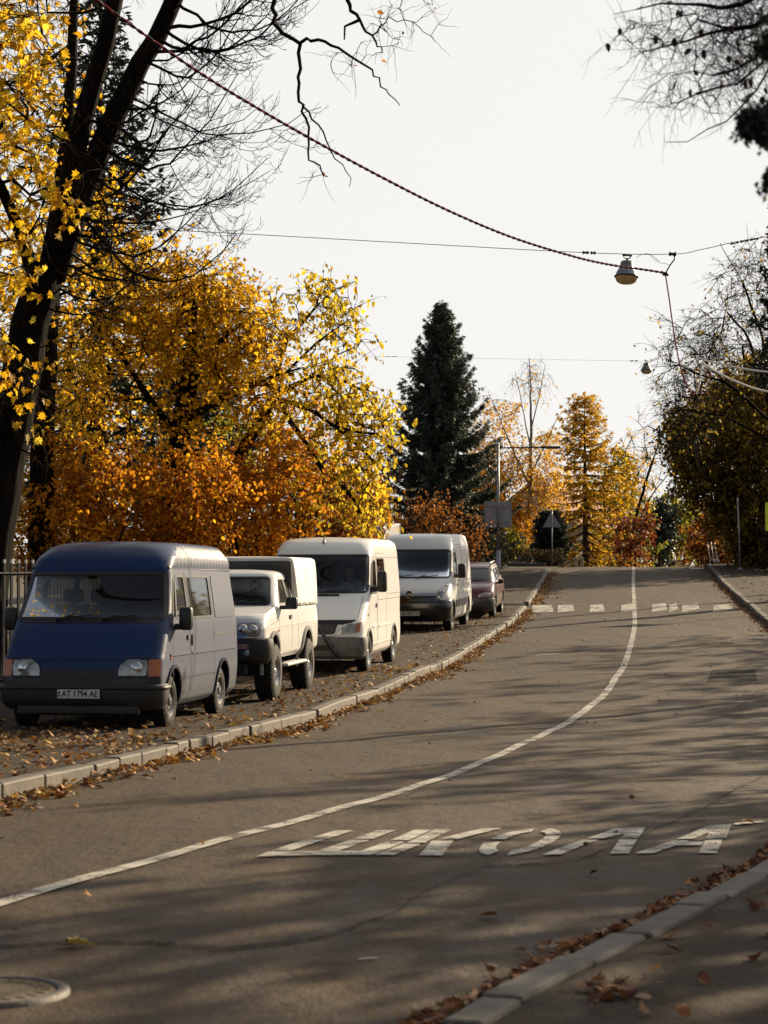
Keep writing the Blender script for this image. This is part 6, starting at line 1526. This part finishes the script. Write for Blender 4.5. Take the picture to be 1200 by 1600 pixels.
def hedge(name, label, x0, x1, y0, y1, h, mat, seed, dens=260, size=(.07, .12), group=None, zoff=.13):
    rng = np.random.default_rng(seed); r = empty(name, ((x0 + x1) / 2, (y0 + y1) / 2, float(G((y0 + y1) / 2)) + zoff)); tag(r, label, 'hedge', group)
    o = np.array(r.location); n = int((x1 - x0) * (y1 - y0) * h * dens * 3)
    P = np.stack([rng.uniform(x0, x1, n), rng.uniform(y0, y1, n), rng.uniform(.05, 1, n) ** .6 * h], 1)
    P[:, 2] *= 1 + .07 * np.sin(P[:, 0] * 3.1) + .05 * np.sin(P[:, 0] * 7.7 + P[:, 1] * 4); P[:, 2] += G(P[:, 1]) + zoff
    leaf_cloud('foliage', P + rng.normal(0, .05, P.shape) - o, size, 'small', mat, r, rng)
    T = Tubes()
    for _ in range(int((x1 - x0) * 10)):
        b = np.array([rng.uniform(x0, x1), rng.uniform(y0, y1), 0]); b[2] = float(G(b[1])); T.add(np.stack([b, b + rng.normal(0, .15, 3) + [0, 0, h * .5], b + rng.normal(0, .25, 3) + [0, 0, h * .95]]) - o, [.018, .012, .004], 4)
    T.build('stems', B_dark, r); return r
hedge('clipped_hedge', 'low clipped dark hedge across the side street, behind the street lamp pole', 2.6, 8.5, 96.0, 97.4, .72, L_hedge, 70)
hedge('clipped_hedge', 'longer dark hedge half hidden behind the spruce and the parked vans', -12, 2.3, 96.2, 97.6, .95, L_hedge, 71, dens=90)

# ------------------------------------------------------------------ street lamp with the square sign, other signs and posts
def zp(y): return float(G(y)) + KERB
r = empty('street_lamp', (4.47, 80, zp(80))); tag(r, 'tall grey street lamp with one long horizontal arm, rising behind the red car', 'street lamp')
mb = MB(); mb.tube([(0, 0, -.1), (0, 0, 1.2)], .085, 12); mb.tube([(0, 0, 1.15), (0, 0, 5.35)], [.065, .05], 12); mb.lathe([(.06, 5.35), (.05, 5.42), (.001, 5.45)], 12); mb.build('pole', M['grey_metal'], r, True)
mb = MB(); mb.tube([(0, 0, 5.22), (1.2, 0, 5.25), (1.75, 0, 5.25)], .028, 8); mb.tube([(0, 0, 4.85), (.45, 0, 5.22)], .016, 6); mb.build('arm', M['dark_metal'], r, True)
mb = MB(); mb.box((2.05, 0, 5.25), (.78, .20, .085), bev=.03); h = mb.build('lamp_head', M['dark_metal'], r); mb = MB(); mb.box((2.1, 0, 5.2), (.5, .15, .03), bev=.01); mb.build('lamp_lens', M['lens'], h)
r = empty('square_sign', (4.47, 80.0, zp(80) + 2.62)); tag(r, 'grey back of a square traffic sign fixed to the street lamp pole', 'sign')
mb = MB(); mb.box((0, .09, 0), (1.06, .022, 1.02), bev=.008); mb.build('panel', M['grey_metal'], r)
mb = MB()
for z in (-.3, .3): mb.box((0, .068, z), (.95, .025, .04)); mb.box((0, -.085, z), (.2, .02, .05))
for x in (-.51, .51): mb.box((x, .072, 0), (.02, .02, 1.0))
mb.build('bracket', M['steel'], r)
yt = 95.6; r = empty('triangular_sign', (7.85, yt, float(G(yt)) + .13)); tag(r, 'grey back of a triangular warning sign on a thin post beside the hedge', 'sign')
mb = MB(); mb.tube([(0, 0, -.1), (0, 0, 2.5)], .03, 8); mb.build('post', M['grey_metal'], r, True)
mb = MB(); a = .44; tri = rounded([(-a, 1.72), (a, 1.72), (0, 2.48)], .07, 5); n = len(tri); mb.add([(x, .04, z) for x, z in tri] + [(x, .055, z) for x, z in tri], [tuple(range(n)), tuple(range(n, 2 * n))[::-1]] + [(i, n + i, n + (i + 1) % n, (i + 1) % n) for i in range(n)]); mb.build('panel', M['grey_metal'], r)
r = empty('thin_post', (15.3, 88, zp(88))); tag(r, 'thin bare grey post standing on the right pavement', 'post')
mb = MB(); mb.tube([(0, 0, -.1), (-.03, 0, 1.5), (-.08, 0, 3.1)], [.036, .032, .03], 8); mb.build('pole', M['grey_metal'], r, True)
mb = MB(); mb.lathe([(.12, -.02), (.12, .03), (.05, .06), (.04, .10)], 14); mb.build('base', M['grey_metal'], r)
M['signyellow'] = pmat('fluorescent_yellow', (.72, .80, .02), .4, var=.05); M['signblue'] = pmat('sign_blue', (.02, .10, .45), .4, var=.05)
r = empty('crossing_sign', (12.38, 64, zp(64))); tag(r, 'fluorescent yellow road sign board cut by the right edge', 'sign')
mb = MB(); mb.tube([(0, 0, -.1), (0, 0, 3.3)], .038, 10); mb.build('post', M['grey_metal'], r, True)
mb = MB(); mb.box((0, -.06, 2.86), (.90, .02, .90), bev=.04); mb.build('board', M['signyellow'], r)
mb = MB(); mb.box((.03, -.073, 2.86), (.58, .006, .58), bev=.002); mb.build('emblem', M['signblue'], r)
M['white_pipe'] = pmat('white_pipe', (.62, .62, .62), .4, var=.1)
r = empty('railing', (15.05, 95, zp(95))); tag(r, 'short white leaning pipe railing far up on the right pavement', 'railing')
for k in range(3): mb = MB(); mb.tube([(k * .17 + .10, 0, 0), (k * .17 - .04, .02, 1.0)], .022, 6); mb.build('pipe', M['white_pipe'], r, True)
mb = MB(); mb.tube([(.06, 0, .2), (.48, 0, .2)], .02, 6); mb.box((.36, -.03, .12), (.28, .16, .10), bev=.02); mb.build('base_rail', M['white_pipe'], r)
for i, (x, lab) in enumerate(((9.95, 'pale gate post in the dark gap below the larches, the left one'), (10.25, 'pale gate post in the dark gap below the larches, the right one'))):
    r = empty('gate_post', (x, 106, float(G(106)) - .1)); tag(r, lab, 'gate post', 'pale gate posts')
    mb = MB(); mb.box((0, 0, .45), (.14, .14, 1.0), bev=.02); mb.box((0, 0, .98), (.2, .2, .08), bev=.02); mb.build('shaft', M['tactile'], r)

# ------------------------------------------------------------------ the house beyond the crest
def house(name, label, cx, cy, w, d, h, rh, rz, seed):
    z = float(G(cy)) - .3; r = empty(name, (cx, cy, z), (0, 0, rz)); tag(r, label, 'house')
    wallm = pmat('house_plaster', (.48, .40, .33), .9, var=.12, scale=2); roofm = pmat('clay_tiles', (.34, .12, .06), .8, var=.3, scale=9, bmp=.6, bscale=16)
    x, y = w / 2, d / 2
    V = [(-x, -y, 0), (x, -y, 0), (x, y, 0), (-x, y, 0), (-x, -y, h), (x, -y, h), (x, y, h), (-x, y, h), (-x, 0, h + rh), (x, 0, h + rh)]
    mesh_obj('wall', V, [(0, 1, 5, 4), (2, 3, 7, 6), (1, 2, 6, 9, 5), (3, 0, 4, 8, 7)], wallm, r)
    e = .45; s = rh / y; t = .18
    V = []
    for sg in (-1, 1):
        for xx in (-x - e, x + e): V += [(xx, sg * (y + e), h - e * s), (xx, 0, h + rh), (xx, sg * (y + e), h - e * s + t), (xx, 0, h + rh + t)]
    Fc = []
    for b in (0, 8): Fc += [(b, b + 4, b + 5, b + 1), (b + 2, b + 3, b + 7, b + 6), (b, b + 2, b + 6, b + 4), (b, b + 1, b + 3, b + 2), (b + 4, b + 6, b + 7, b + 5)]
    rf = mesh_obj('roof', V, Fc, roofm, r)
    mb = MB(); mb.box((w * .18, y * .25, h + rh * .9), (.7, .7, 1.6), bev=.02); mb.box((w * .18, y * .25, h + rh * .9 + .85), (.9, .9, .14)); mb.build('chimney', roofm, rf)
    for zz in (1.6, 4.4):
        if zz + 1 > h: continue
        for k in range(3):
            xx = (k - 1) * w * .3; mb = MB()
            for q, dd in (((xx, -y - .03, zz + .65), (1.2, .07, .09)), ((xx, -y - .03, zz - .65), (1.3, .14, .09)), ((xx - .58, -y - .03, zz), (.08, .07, 1.3)), ((xx + .58, -y - .03, zz), (.08, .07, 1.3)), ((xx, -y - .03, zz), (.06, .06, 1.3))): mb.box(q, dd)
            f = mb.build('window', M['plate'], r); mb = MB(); mb.box((xx, -y - .012, zz), (1.12, .02, 1.25)); mb.build('pane', M['darkglass'], f)
house('house', 'house with an orange tiled gable roof half hidden behind the birch and larch', 13.6, 158, 9, 8, 8.3, 2.9, R(55), 1)

# ------------------------------------------------------------------ hanging lamps, wires, cables
def hang_lamp(label, p, s=1.0, rz=0):
    r = empty('hanging_lamp', p, (R(-3), R(3), rz)); tag(r, label, 'lamp', 'lamps hung over the road'); r.scale = (s, s, s)
    mb = MB(); mb.tube([(-.07, 0, .01), (-.05, 0, -.045), (-.018, 0, -.06)], .011, 6); mb.tube([(.07, 0, .01), (.05, 0, -.045), (.018, 0, -.06)], .011, 6); mb.tube([(-.085, 0, .0), (.085, 0, .0)], .016, 8); mb.tube([(0, 0, -.05), (0, 0, -.12)], .02, 8); mb.build('hook', M['black'], r, True)
    mb = MB(); mb.lathe([(.001, -.105), (.095, -.108), (.112, -.125), (.125, -.235), (.135, -.245)], 24); mb.build('ballast_housing', M['lamp_grey'], r, True)
    mb = MB(); mb.lathe([(.128, -.232), (.150, -.25), (.178, -.31), (.195, -.365), (.200, -.38)], 28); mb.build('reflector', M['grey_metal'], r, True)
    mb = MB(); mb.lathe([(.196, -.372), (.215, -.375), (.217, -.395), (.196, -.40)], 28); mb.build('rim', M['black'], r, True)
    mb = MB(); mb.lathe([(.194, -.392), (.190, -.43), (.168, -.475), (.12, -.505), (.001, -.515)], 24); mb.build('glass_bowl', M['bowl'], r, True); return r
M['lamp_grey'] = pmat('lamp_grey_paint', (.16, .17, .185), .5, .2, var=.2)
def mk_bowl():
    m, nt, b = newmat('yellowed_glass'); out = nt.nodes['Material Output']; b.inputs['Base Color'].default_value = (.55, .45, .25, 1); b.inputs['Roughness'].default_value = .15
    t = _n(nt, 'ShaderNodeBsdfTranslucent'); nt.links.new(ramp(nt, noise(nt, 18, 4), [(.3, (.75, .6, .32)), (.7, (.9, .82, .6))]), t.inputs[0]); ms = _n(nt, 'ShaderNodeMixShader'); ms.inputs[0].default_value = .6
    nt.links.new(b.outputs[0], ms.inputs[1]); nt.links.new(t.outputs[0], ms.inputs[2]); nt.links.new(ms.outputs[0], out.inputs[0]); return m
M['bowl'] = mk_bowl()
M['red_cable'] = pmat('red_sheath', (.22, .015, .03), .85, var=.2, spec=.1); M['white_cable'] = pmat('white_sheath', (.85, .82, .75), .5, var=.05)
hang_lamp('grey pendant street lamp with a yellowed glass bowl, the nearer and larger one', at(980, 399, 36))
hang_lamp('small pendant street lamp farther up the road, lower against the sky', at(1010, 563, 76), 1.0, .5)
pole_top = np.array([9.4, 37.0, 9.2])
W36 = [at(120, 352, 36), at(390, 366, 36), at(640, 380, 36), at(920, 395, 36), at(1051, 397, 36), at(1100, 389, 36), at(1190, 371, 36), np.array([9.3, 37, at(0, 330, 36)[2]])]
r = empty('span_wire', W36[0]); tag(r, 'thin steel span wire carrying the nearer pendant lamp across the road', 'wire'); o = W36[0]
mb = MB(); mb.tube(smooth_path(W36) - o, .0065, 5); mb.build('wire', M['dark_metal'], r)
def spool(c, ax, L, rr, name='insulator'):
    T = Matrix.Translation(np.array(c) - o) @ Vector(ax).to_track_quat('Z', 'Y').to_matrix().to_4x4(); mb = MB(); mb.lathe([(.004, -L / 2), (rr, -L * .42), (rr * .55, -L * .15), (rr * .55, L * .1), (rr, L * .38), (.004, L / 2)], 10, T); mb.build(name, M['black'], r, True)
ax = W36[4] - W36[3]; spool(at(915, 394.7, 36), ax, .12, .034); spool(at(927, 395.2, 36), ax, .10, .034)
ax2 = W36[6] - W36[5]
for px, py in ((1148, 380), (1163, 377), (1178, 374)): spool(at(px, py, 36), ax2, .16, .02, 'turnbuckle')
spool(at(1051, 397, 36), ax, .14, .045, 'clamp')
mb = MB(); mb.tube(smooth_path([at(1052, 398, 36), at(1054, 404, 36), at(1048, 413, 36), at(1043, 421, 36), at(1040, 428, 36)]) - o, .012, 6); mb.build('hook_link', M['black'], r)
mb = MB(); mb.tube(smooth_path([at(1015, 398, 36), at(1022, 405, 36), at(1030, 410, 36), at(1040, 412, 36), at(1046, 414, 36)]) - o, .004, 4); mb.tube(smooth_path([at(995, 403, 36), at(1002, 398, 36), at(1015, 397, 36), at(1030, 408, 36)]) - o, .004, 4); mb.build('loose_wire', M['black'], r)
def twisted(name, label, path, rr=.0125, pitch=.30):
    P = smooth_path(path, 60); L = np.concatenate([[0], np.cumsum(np.linalg.norm(np.diff(P, axis=0), axis=1))]); n = int(L[-1] / .03)
    s = np.linspace(0, L[-1], n); Q = np.stack([np.interp(s, L, P[:, i]) for i in range(3)], 1)
    T = np.gradient(Q, axis=0); T /= np.linalg.norm(T, axis=1)[:, None]; A = np.cross(T, [0, 0, 1.]); A /= np.linalg.norm(A, axis=1)[:, None]; B = np.cross(T, A)
    r = empty(name, path[0]); tag(r, label, 'cable')
    for ph, m, nm in ((0, M['red_cable'], 'red_strand'), (PI, M['rubber'], 'black_strand')):
        a = 2 * PI * s / pitch + ph; mb = MB(); mb.tube(Q + (A * np.cos(a)[:, None] + B * np.sin(a)[:, None]) * rr * .9 - path[0], rr, 5); mb.build(nm, m, r, True)
    return r
cp = [(-100, -190, 23.2), (40, -82, 24), (150, 0, 24.8), (300, 106, 26.1), (400, 168, 27.2), (500, 225, 28.4), (600, 279, 29.7), (700, 329, 31), (800, 371, 32.4), (900, 402, 33.9), (960, 415, 34.9), (1010, 422, 35.6), (1040, 427, 36)]
twisted('twisted_cable', 'red and black twisted cable sagging from the upper left to the lamp wire', [at(*q) for q in cp])
r = empty('junction_clamp', at(1040, 428, 36)); tag(r, 'small black clamp joining the twisted cable below the span wire', 'clamp')
mb = MB(); mb.sphere((0, 0, 0), .05, 6, sc=(1, .7, .8)); mb.box((.0, 0, -.02), (.12, .03, .03), bev=.008, rz=.3); mb.tube([(-.03, 0, .02), (-.07, 0, .06)], .008, 5); mb.build('body', M['black'], r, True)
drop = [(1040, 430), (1046, 470), (1053, 520), (1060, 560), (1070, 595), (1079, 612), (1086, 618), (1091, 608), (1094, 590), (1097, 566)]
D = smooth_path([at(px, py, 36) for px, py in drop]); k = int(len(D) * .70)
r = empty('drop_cable', D[0]); tag(r, 'dark red cable dropping from the clamp and looping up to the white cables', 'cable')
mb = MB(); mb.tube(D[:k + 1] - D[0], .012, 6); mb.build('red_length', M['red_cable'], r, True); mb = MB(); mb.tube(D[k:] - D[0], .015, 6); mb.build('white_length', M['white_cable'], r, True)
for lab, pts in (('pale cable running off to the right from the drop loop, upper one', [(1096, 561), (1140, 572), (1200, 581), (1290, 586)]), ('pale cable sagging off to the right from the drop loop, lower one', [(1097, 567), (1130, 587), (1170, 604), (1200, 612), (1290, 628)])):
    P = smooth_path([at(px, py, 36) for px, py in pts] + [np.array([9.3, 37.0, at(0, pts[-1][1] + 2, 36)[2]])]); r = empty('white_cable', P[0]); tag(r, lab, 'cable', 'pale cables beside the drop loop'); mb = MB(); mb.tube(P - P[0], .018, 6); mb.build('sheath', M['white_cable'], r, True)
r = empty('utility_pole', (9.4, 37.0, float(G(37)))); tag(r, 'concrete pole just outside the right edge that carries the span wire', 'pole')
mb = MB(); mb.tube([(0, 0, -.2), (0, 0, 9.0)], [.15, .09], 12); mb.build('shaft', M['stone'], r, True)
P = [at(560, 556, 76), at(600, 557, 76), at(640, 558, 76), at(985, 564, 76), at(1010, 563.5, 76), at(1120, 556, 76), at(1180, 548, 76)]
r = empty('span_wire', P[0]); tag(r, 'hair-thin far span wire carrying the small pendant lamp', 'wire'); o = P[0]
mb = MB(); mb.tube(np.array(P) - o, .004, 4); mb.build('wire', M['dark_metal'], r)
for px, py in ((987, 564), (994, 564)): spool(at(px, py, 76), P[4] - P[3], .12, .035)
for px in (606, 616): spool(at(px, 557.2, 76), P[4] - P[3], .20, .016)

# ------------------------------------------------------------------ fallen leaves
L_litter = leafmat('fallen_leaves', [(0, (.07, .03, .014)), (.3, (.18, .075, .022)), (.52, (.32, .14, .03)), (.72, (.40, .20, .035)), (.86, (.33, .26, .17)), (1, (.50, .30, .03))], .15, .7)
L_brown = leafmat('brown_fallen_leaves', [(0, (.045, .018, .010)), (.4, (.14, .05, .018)), (.75, (.26, .10, .025)), (.92, (.30, .19, .11)), (1, (.42, .17, .03))], .15, .7)
def litter(name, label, P, size, mat, seed, kind='maple', tilt=.35):
    rng = np.random.default_rng(seed); n = len(P); yaw = rng.uniform(0, 2 * PI, n)
    y = np.stack([np.cos(yaw), np.sin(yaw), rng.normal(0, tilt, n)], 1); y /= np.linalg.norm(y, axis=1)[:, None]
    up = np.stack([rng.normal(0, tilt, n), rng.normal(0, tilt, n), np.where(rng.uniform(0, 1, n) < .5, 1., -1.)], 1); x = np.cross(y, up); x /= np.linalg.norm(x, axis=1)[:, None]
    o = leaf_cloud(name, P, size, kind, mat, None, rng, frames=np.stack([x, y, np.cross(x, y)], 2)); return tag(o, label, 'leaves', kind='stuff')
rng = np.random.default_rng(77)
def drift(f, side, y0, y1, per_m, width, clump=.6, h=.06):
    ys = rng.uniform(y0, y1, int((y1 - y0) * per_m)); w = .5 + .5 * np.sin(ys * 1.7 + 2 * np.sin(ys * .6)) + .35 * np.sin(ys * 4.3)
    keep = rng.uniform(0, 1, len(ys)) < np.clip(1 - clump + clump * w, .06, 1); ys = ys[keep]; w = np.clip(w[keep], .15, 1.4)
    d = np.abs(rng.normal(0, 1, len(ys))) * width * (.4 + .6 * w); x = f(ys) + side * (.03 + d)
    z = np.array([road_z(a, b) for a, b in zip(x, ys)]) + .015 + rng.uniform(0, 1, len(ys)) * h * np.exp(-d / width)
    return np.stack([x, ys, z], 1)
def scatter(xf, n, y0, y1, dz=0, road=False):
    y = rng.uniform(y0, y1, n); x = xf(y, rng.uniform(0, 1, n)); 
    z = np.array([road_z(a, b) for a, b in zip(x, y)]) if road else G(y) + np.where(x > rk(y), KR(y) - .02, KERB - .012) + pave_wob(x, y)
    return np.stack([x, y, z + .012 + rng.uniform(0, .02, n)], 1)
litter('leaf_litter', 'drift of orange and brown leaves in the gutter along the left kerb', np.concatenate([drift(lk, 1, 15, 40, 75, .20), drift(lk, 1, 40, 65, 60, .22, .3), drift(lk, 1, 67.5, 88, 45, .30, .2)]), (.06, .11), L_litter, 1)
P = np.concatenate([scatter(lambda y, u: lk(y) - .2 - u ** 1.4 * 3.6, 1700, 15, 40), scatter(lambda y, u: lk(y) - .2 - u * 5, 1500, 38, 66), scatter(lambda y, u: lk(y) - .2 - u * 9, 260, 66, 88),
                    np.stack([(c := rng.normal(0, 1, (420, 2)))[:, 0] * .9 - 4.1, c[:, 1] * 1.3 + 22.9, 0 * c[:, 0]], 1)])
P[:, 2] = G(P[:, 1]) + KERB + rng.uniform(.0, .03, len(P)); P = P[P[:, 0] < lk(P[:, 1]) - .2]
litter('leaf_litter', 'scattered brown and yellow leaves over the left pavement around the vehicles', P, (.045, .095), L_litter, 2)
litter('leaf_litter', 'thick drift of brown leaves in the gutter along the right kerb', np.concatenate([drift(rk, -1, 5.5, 16, 170, .10, .5, .05), drift(rk, -1, 45, 100, 30, .25, .4)]), (.045, .085), L_brown, 3)
P = scatter(lambda y, u: rk(y) + .2 + u * 2.2, 70, 6, 14); P2 = scatter(lambda y, u: rk(y) + .3 + u * 5, 500, 50, 100)
c = hit(950, 1552, .02); C = np.stack([c[0] + rng.normal(0, .07, 26), c[1] + rng.normal(0, .10, 26), c[2] + rng.uniform(0, .04, 26)], 1)
litter('leaf_litter', 'few brown leaves lying on the right pavement near the camera', np.concatenate([P, P2, C]), (.05, .10), L_brown, 4)
P = np.concatenate([scatter(lambda y, u: lk(y) + .8 + u * 5, 26, 7, 24, road=True), scatter(lambda y, u: lk(y) + .3 + u * 6.5, 90, 24, 66, road=True)])
litter('leaf_litter', 'stray small leaves dotted over the asphalt', P, (.03, .07), L_brown, 5)
def lone_leaf(label, px, py, size, mat, seed, yaw):
    p = hit(px, py); z = road_z(p[0], p[1]); r_ = np.random.default_rng(seed); y = np.array([math.cos(yaw), math.sin(yaw), .06]); x = np.cross(y, [0.1, .1, 1]); x /= np.linalg.norm(x)
    o = leaf_cloud('fallen_leaf', [np.zeros(3)], (size, size), 'maple', mat, None, r_, frames=np.stack([x, y, np.cross(x, y)], 1)[None]); o.location = (p[0], p[1], z + .025); tag(o, label, 'leaf')
lone_leaf('single yellow maple leaf lying on the asphalt above the manhole cover', 112, 1482, .14, L_pale, 1, .2)
lone_leaf('pale dry leaf lying on the asphalt just right of the painted word', 1165, 1288, .10, L_litter, 2, .1)
lone_leaf('small dark dry leaf lying on the asphalt below the painted word', 770, 1434, .09, L_brown, 3, 2.9)

# ------------------------------------------------------------------ trees just outside the right edge: their shade falls over the road
for i, (x, y, h, rad, lab) in enumerate(((13.6, 26.5, 9.4, 2.6, 'a'), (16.6, 37.5, 10.6, 2.8, 'b'), (19.2, 47, 11.4, 2.8, 'c'), (21.5, 57, 12.0, 2.8, 'd'), (23.5, 66, 12.4, 3.0, 'e'), (11.0, 19.5, 8.0, 2.2, 'f'), (16.8, 29.5, 10.4, 3.0, 'g'), (11.9, 23.4, 9.0, 2.4, 'h'))):
    z = float(G(y)) + KERB; rg = np.random.default_rng(90 + i)
    st = [([np.array([x, y, z - .1]), np.array([x + .1, y, z + h * .4]), np.array([x, y + .1, z + h * .8])], .16, .05)]
    crown('roadside_tree', 'thinly leaved young roadside tree just outside the right edge, shading the road', 90 + i, st, [((x, y, z + h * .66), (rad, rad, h * .36), 85)], L_gold, ('oval', (.14, .20)), per=4, leaf_n=8, length=(.4, .9), group='roadside trees outside the right edge')

# ------------------------------------------------------------------ wood far beyond the crest, one mass
rng = np.random.default_rng(123); n = 14000
X = rng.uniform(-70, 75, n); Yw = rng.uniform(185, 205, n); H = 11.5 + 2.2 * np.sin(X * .31) + 1.5 * np.sin(X * .83 + 1) + np.where((X > 22) & (X < 34), -3.0, 0)
P = np.stack([X, Yw, G(Yw) + rng.uniform(0, 1, n) ** .7 * H * 1.25], 1)
tag(leaf_cloud('distant_wood', P, (.7, 1.3), 'small', L_far, None, rng), 'hazy brown wood far beyond the crest of the road', 'wood', kind='stuff')
